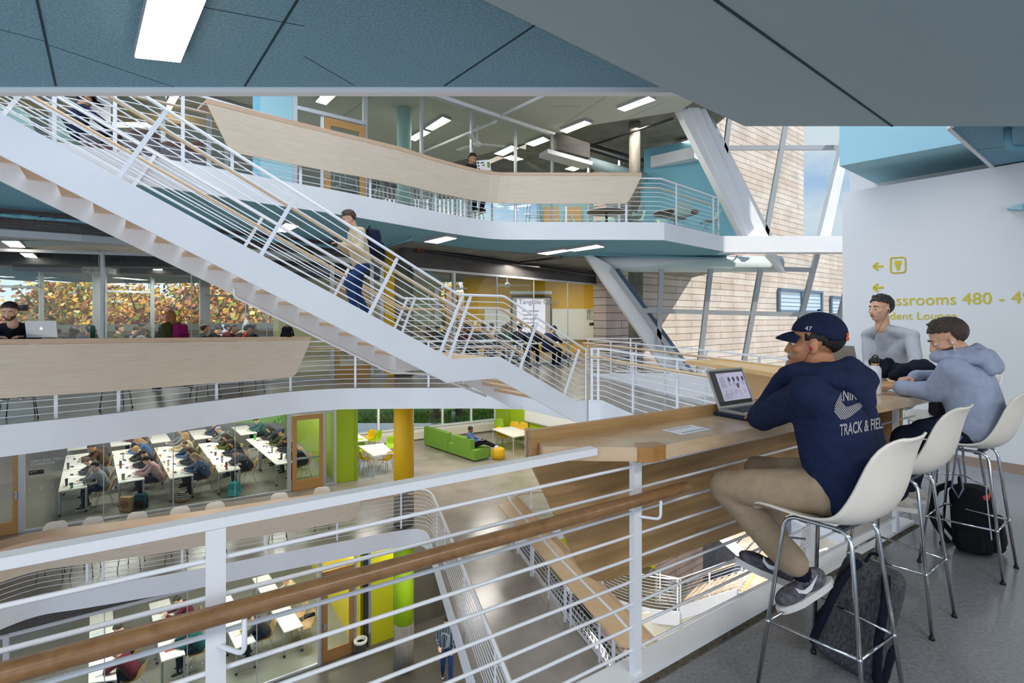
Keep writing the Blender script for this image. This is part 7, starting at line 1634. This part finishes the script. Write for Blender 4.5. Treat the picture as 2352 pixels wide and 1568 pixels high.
pipe(catmull(P_,4),.04,PIPEBL,'blue sprinkler pipe along the dark grille above the left classroom',fl=.0)
# trees outside, autumn colours
LV=[mat('leaf_gold','#e9b13a',.7),mat('leaf_orange','#d98a3f',.7),mat('leaf_rust','#b9705a',.7),mat('leaf_green','#8f9a3a',.7),mat('leaf_pale','#ecd08a',.7)]
BARK=mat('bark','#5b4a3d',.9)
def tree(px,Y,top,r,mix,label,seed,n=2600):
    X=(px-1176)/F*Y; R_=random.Random(seed); R=empty('tree',(X,Y,-12),label,'tree','autumn trees beyond the left windows'); m=MB()
    zc_=top-r*1.15
    cl=[(V((R_.gauss(0,.45),R_.gauss(0,.45),R_.gauss(0,.5)))*r*.8,r*R_.uniform(.35,.6)) for _ in range(16)]
    for i in range(n):
        c,rr=R_.choice(cl); d=V((R_.gauss(0,1),R_.gauss(0,1),R_.gauss(0,1))).normalized()*rr*R_.uniform(.55,1.0)
        p=V((X,Y,zc_))+c+d; s=R_.uniform(.13,.26); a=V((R_.gauss(0,1),R_.gauss(0,1),R_.gauss(0,1))).normalized(); b=a.orthogonal().normalized(); e=a.cross(b)
        m.add([p-b*s,p-e*s*.6,p+b*s,p+e*s*.6],[(0,1,2,3)],R_.choices(range(5),mix)[0])
    m.build('foliage',LV,R)
    t=MB(); t.tube([(X,Y,-12),(X+.1,Y,-6),(X-.1,Y,zc_-r*.3),(X,Y,zc_+r*.5)],[.3,.24,.16,.05],8)
    for k in range(9):
        a=R_.uniform(0,6.28); z0=zc_+R_.uniform(-r*.8,r*.2); t.tube([(X,Y,z0),(X+math.cos(a)*r*.5,Y+math.sin(a)*r*.5,z0+r*.35),(X+math.cos(a)*r*.8,Y+math.sin(a)*r*.8,z0+r*.8)],[.1,.06,.02],6)
    t.build('trunk',BARK,R)
G=(5,2,1,2,3); O=(3,4,3,1,3); RU=(1,3,5,0,4); GR=(3,1,0,6,2)
for k,(px,Y,top,r,mix,l) in enumerate(((-60,34,4.2,3.6,RU,'rust-leaved tree farthest left'),(25,33,4.6,3.4,O,'orange and rust tree at the left edge'),(105,36,3.9,3.3,RU,'thin rust tree before the pale tower'),(170,30,4.1,3.1,G,'golden tree left of the thick window pillar'),(215,34,4.0,3.2,GR,'yellow-green tree behind the golden one'),(285,36,5.0,3.6,G,'golden tree right of the thick window pillar'),(345,32,4.6,3.3,O,'orange tree behind the middle panes'),(415,36,5.2,3.6,RU,'pale rust tree behind the red-haired walker'),(480,33,4.9,3.3,O,'orange tree behind the second pillar'),(545,38,5.0,3.8,GR,'yellow-green tree behind the teacher'),(610,36,4.6,3.5,G,'golden tree below the staircase'),(668,40,4.4,3.6,G,'golden tree farthest right'))):
    tree(px,Y,top,r,mix,l+' beyond the left windows',k+1)
    bpy.data.objects
for k,(px,Y,top) in enumerate(((1000,33,4.2),(1052,34,4.4))): tree(px,Y,top,3.0,GR if k else G,('golden' if k==0 else 'yellow-green')+' tree seen through the window of the yellow classroom',40+k)
for k,(px,Y,ztop,w_,l,c) in enumerate(((0,120,13.3,9,'white office tower with window rows beyond the trees at far left','#e3e8f2'),(185,140,14.8,9.5,'pale tower with blue side beyond the golden tree','#cdd4e2'))):
    X=(px-1176)/F*Y; R=empty('office_tower',(X,Y,-12),l,'building'); MB().box((X,Y,(ztop-12)/2),(w_,9,ztop+12)).build('wall',mat('tower%d'%k,c,.8),R)
    for i in range(4):
        MB().box((X,Y-4.52,ztop-1.6-i*3.0),(w_*.86,.1,1.3)).build('window_band',mat('tower_glass','#6f83a6',.2),R)
# ---------- small things on tables and floors
def cup(p,h,r,m,label,lid=None,cat='cup',name='cup'):
    R=empty(name,p,label,cat); MB().lathe([(r*.8,0),(r,h)],p,14).build('body',m,R)
    MB().lathe([(r*1.03,h),(r*1.03,h+.012),(r*.6,h+.02),(.001,h+.02)],p,14).build('lid',lid or BLACK,R)
zt3=Z3+.7405
def tp(i,d,o,T=None):
    nl,ax,w,Ln=(T or C3)[i]; p=nl+ax*d+w*o; return V((p.x,p.y,zt3 if T is None else Z2+.7405))
CU=[('green',(0,.15,.45),.13,.04,'#6f8a5e','pale green cup at the near end of the leftmost row'),('dark',(0,.5,.25),.19,.035,'#3f4448','dark tumbler behind the pale green cup'),('dark',(0,2.6,.2),.19,.035,'#2b2c31','black tumbler at the far end of the leftmost row'),
('green',(1,.35,.2),.15,.045,'#7f8a3e','olive iced cup at the near end of the second row'),('dark',(1,1.8,.2),.22,.036,'#4a4d63','slate bottle in the middle of the second row'),('clear',(1,3.0,.4),.2,.03,'#b8c8dc','clear water bottle at the far end of the second row'),
('clear',(2,1.6,.2),.18,.03,'#c9ccd0','clear bottle in the middle of the middle row'),('red',(3,.2,.4),.22,.035,'#a5402f','red bottle at the near end of the fourth row'),('silver',(3,1.2,.45),.18,.036,'#b5b7b9','silver tumbler in the fourth row'),('brown',(3,2.3,.4),.11,.04,'#7a5a48','iced coffee cup in the fourth row'),
('wine',(4,.6,.5),.18,.036,'#5a2340','wine red tumbler at the near end of the rightmost row'),('clear',(4,1.7,.45),.18,.035,'#9fae9a','clear smoothie bottle in the rightmost row'),('white',(4,2.6,.5),.15,.04,'#e8ebe8','white paper coffee cup in the rightmost row'),('green',(4,4.2,.4),.22,.042,'#4bb455','bright green bottle at the far end of the rightmost row')]
for k,(nm,(i,d,o),h,r,c,l) in enumerate(CU): cup(tp(i,d,o),h,r,mat('cup_%d'%k,c,.35),l,cat='bottle' if h>.17 else 'cup',name='bottle' if h>.17 else 'cup')
cup(tp(6,1.6,.3,L2T),.2,.04,mat('cup_blue','#2a5fae',.4),'blue bottle on the farthest left table of the second floor',name='bottle',cat='bottle')
cup(tp(4,2.6,.5,L2T),.13,.045,mat('cup_kraft','#c8b894',.6),'pale coffee cup on the second floor table behind the red folder')
RP=random.Random(6); k_=0; RN=['leftmost','second','middle','fourth','rightmost']
for i in range(5):
    for j in range(4):
        d=.35+j*1.12; p=tp(i,d,.55+RP.uniform(-.12,.1)); a=A1+RP.uniform(-.3,.3)+PI/2
        MB().box(p+V((0,0,.002)),(.22,.28,.003),a).build('paper_sheet',PAPER,label='exam paper %s from the glass on the %s row table'%(('nearest','second','third','fourth')[j],RN[i]),cat='paper',group='papers on the third floor tables')
        p=tp(i,d+.28,.4+RP.uniform(-.12,.1)); MB().box(p+V((0,0,.008)),(.17,.065,.016),a+RP.uniform(-.4,.4)).build('pencil_case',mat('dark_case','#2a2b2f',.6),label='small dark case %s from the glass on the %s row table'%(('nearest','second','third','fourth')[j],RN[i]),cat='case',group='cases on the third floor tables')
for i,d,o,c,l in ((4,.5,.5,'#b5402e','red folder on the second floor table left of the foreground post'),(0,1.2,.4,'#e9e6dc','white open book on the table right of the glass joint'),(2,.7,.5,'#d8d2bf','open paper bag and book on the second floor table under the small sign'),(6,.4,.5,'#dfe2e6','printed sheets at the bottom left table'),(6,2.4,.4,'#cfd6dd','spread sheets by the blue bottle')):
    MB().box(tp(i,d,o,L2T)+V((0,0,.008)),(.30,.24,.016),A1+.2).build('folder',mat('folder'+c[1:],c,.7),label=l,cat='folder')
MB().lathe([(.10,0),(.085,.006),(.03,.014),(.001,.015)],tp(1,2.3,.25),12).build('snack_packet',mat('snack','#c94a34',.5,noise=.6,nscale=80),label='red and yellow snack packet at the far end of the second row',cat='packet')
# bags on the third floor
def fb(px,py): return gp(px,py,Z3)
R=empty('paper_bag',fb(291,1172),'brown paper bag with concentric red circles on the third floor','bag'); b=wloc(R); MB().box(b+V((0,0,.2)),(.34,.16,.40),-.1).build('bag_body',mat('kraft','#b08a62',.8),R)
m=MB()
for r_ in (.03,.06,.09,.12): m.tube([b+V((r_*math.cos(t*PI/10)-.0,-.086+.0,.2+r_*math.sin(t*PI/10)*.9))+V((0,r_*math.cos(t*PI/10)*-.1,0)) for t in range(21)],.006,5)
m.build('printed_rings',mat('ring_red','#94402f',.7),R)
backpack(fb(323,1168),.1,'dark teal backpack beside the paper bag',fab('teal_canvas','#1f4b58',0,1,.2),NYB,h=.46,w=.34,d=.18)
backpack(fb(537,1139),-.1,'bright turquoise backpack at the foot of the fourth row',fab('turquoise','#2aa0ad',0,1,.3),fab('turq2','#3db8c0',0,1,.1),h=.46,w=.30,d=.2)
R=empty('handbag',fb(418,1152),'striped handbag with brown base lying on the third floor','bag'); b=wloc(R); m=MB(); m.ell(b+V((0,0,.15)),(.24,.14,.15),n=18,m=12); m.build('bag_body',brickmat('striped_cloth','#e0ded6','#d8d6ce','#2b2b2d',5,.045,.016,.8,axis='xz'),R); MB().ell(b+V((0,0,.07)),(.235,.15,.075),n=18,m=8).build('leather_base',mat('tan_leather','#8d5f3c',.6),R)
backpack(gp(1278,838,0),.3,'black backpack on the floor outside the yellow classroom',NYB,NYB,h=.42,w=.3,d=.2) if False else backpack(dp(1302,838,19.5)*1.0,.3,'black backpack on the floor by the glass of the yellow classroom',NYB,NYB,h=.46,w=.34,d=.22)
p_=V(((658-1176)/F*12.2,12.2,0)); 
bp_=dp(658,770,10.55); backpack((bp_.x,bp_.y,1.155),.2,'small dark backpack standing at the right end of the left birch counter',NYB,NYB,h=.22,w=.2,d=.12,s=1.0)
MB().lathe([(.035,0),(.035,.17),(.03,.19),(.028,.2),(.001,.2)],V(((213-1176)/F*8.3,8.3,1.225)),14).build('bottle',mat('bottle_green','#1f5c3f',.4),label='dark green bottle standing on the left birch counter',cat='bottle')
# waste basket by the yellow panel
w_=gp(828,1500,Z2); R=empty('waste_basket',w_,'round waste basket with a white liner beside the second floor door','bin'); MB().lathe([(.14,0),(.18,.38)],w_,18,cap=False).build('basket',mat('wire_dark','#46453e',.6),R); MB().lathe([(.185,.33),(.19,.40),(.15,.41),(.12,.32)],w_,18,cap=False).build('liner',mat('bag_liner','#d8d6ca',.5),R)
# ---------- lights
area("skylight",(-3.5,4.6,10.6),14,8,1150,(.84,.91,1))  # added fill lamp below the opaque slab, for assumed daylight from above
SC.view_settings.view_transform='Standard'; SC.view_settings.look='None'; SC.view_settings.gamma=1; SC.view_settings.exposure=0.0; SC.view_settings.use_curve_mapping=False
SC.cycles.max_bounces=6; SC.cycles.transparent_max_bounces=24; SC.cycles.diffuse_bounces=3; SC.cycles.glossy_bounces=3; SC.cycles.use_denoising=True
SC.cycles.caustics_reflective=False; SC.cycles.caustics_refractive=False; SC.cycles.sample_clamp_indirect=6
for o_ in bpy.data.objects:
    if 'used' in o_: del o_['used']
SC.cycles.use_adaptive_sampling=True; SC.cycles.adaptive_threshold=.05; SC.cycles.adaptive_min_samples=12
SC.cycles.max_bounces=5; SC.cycles.transparent_max_bounces=16
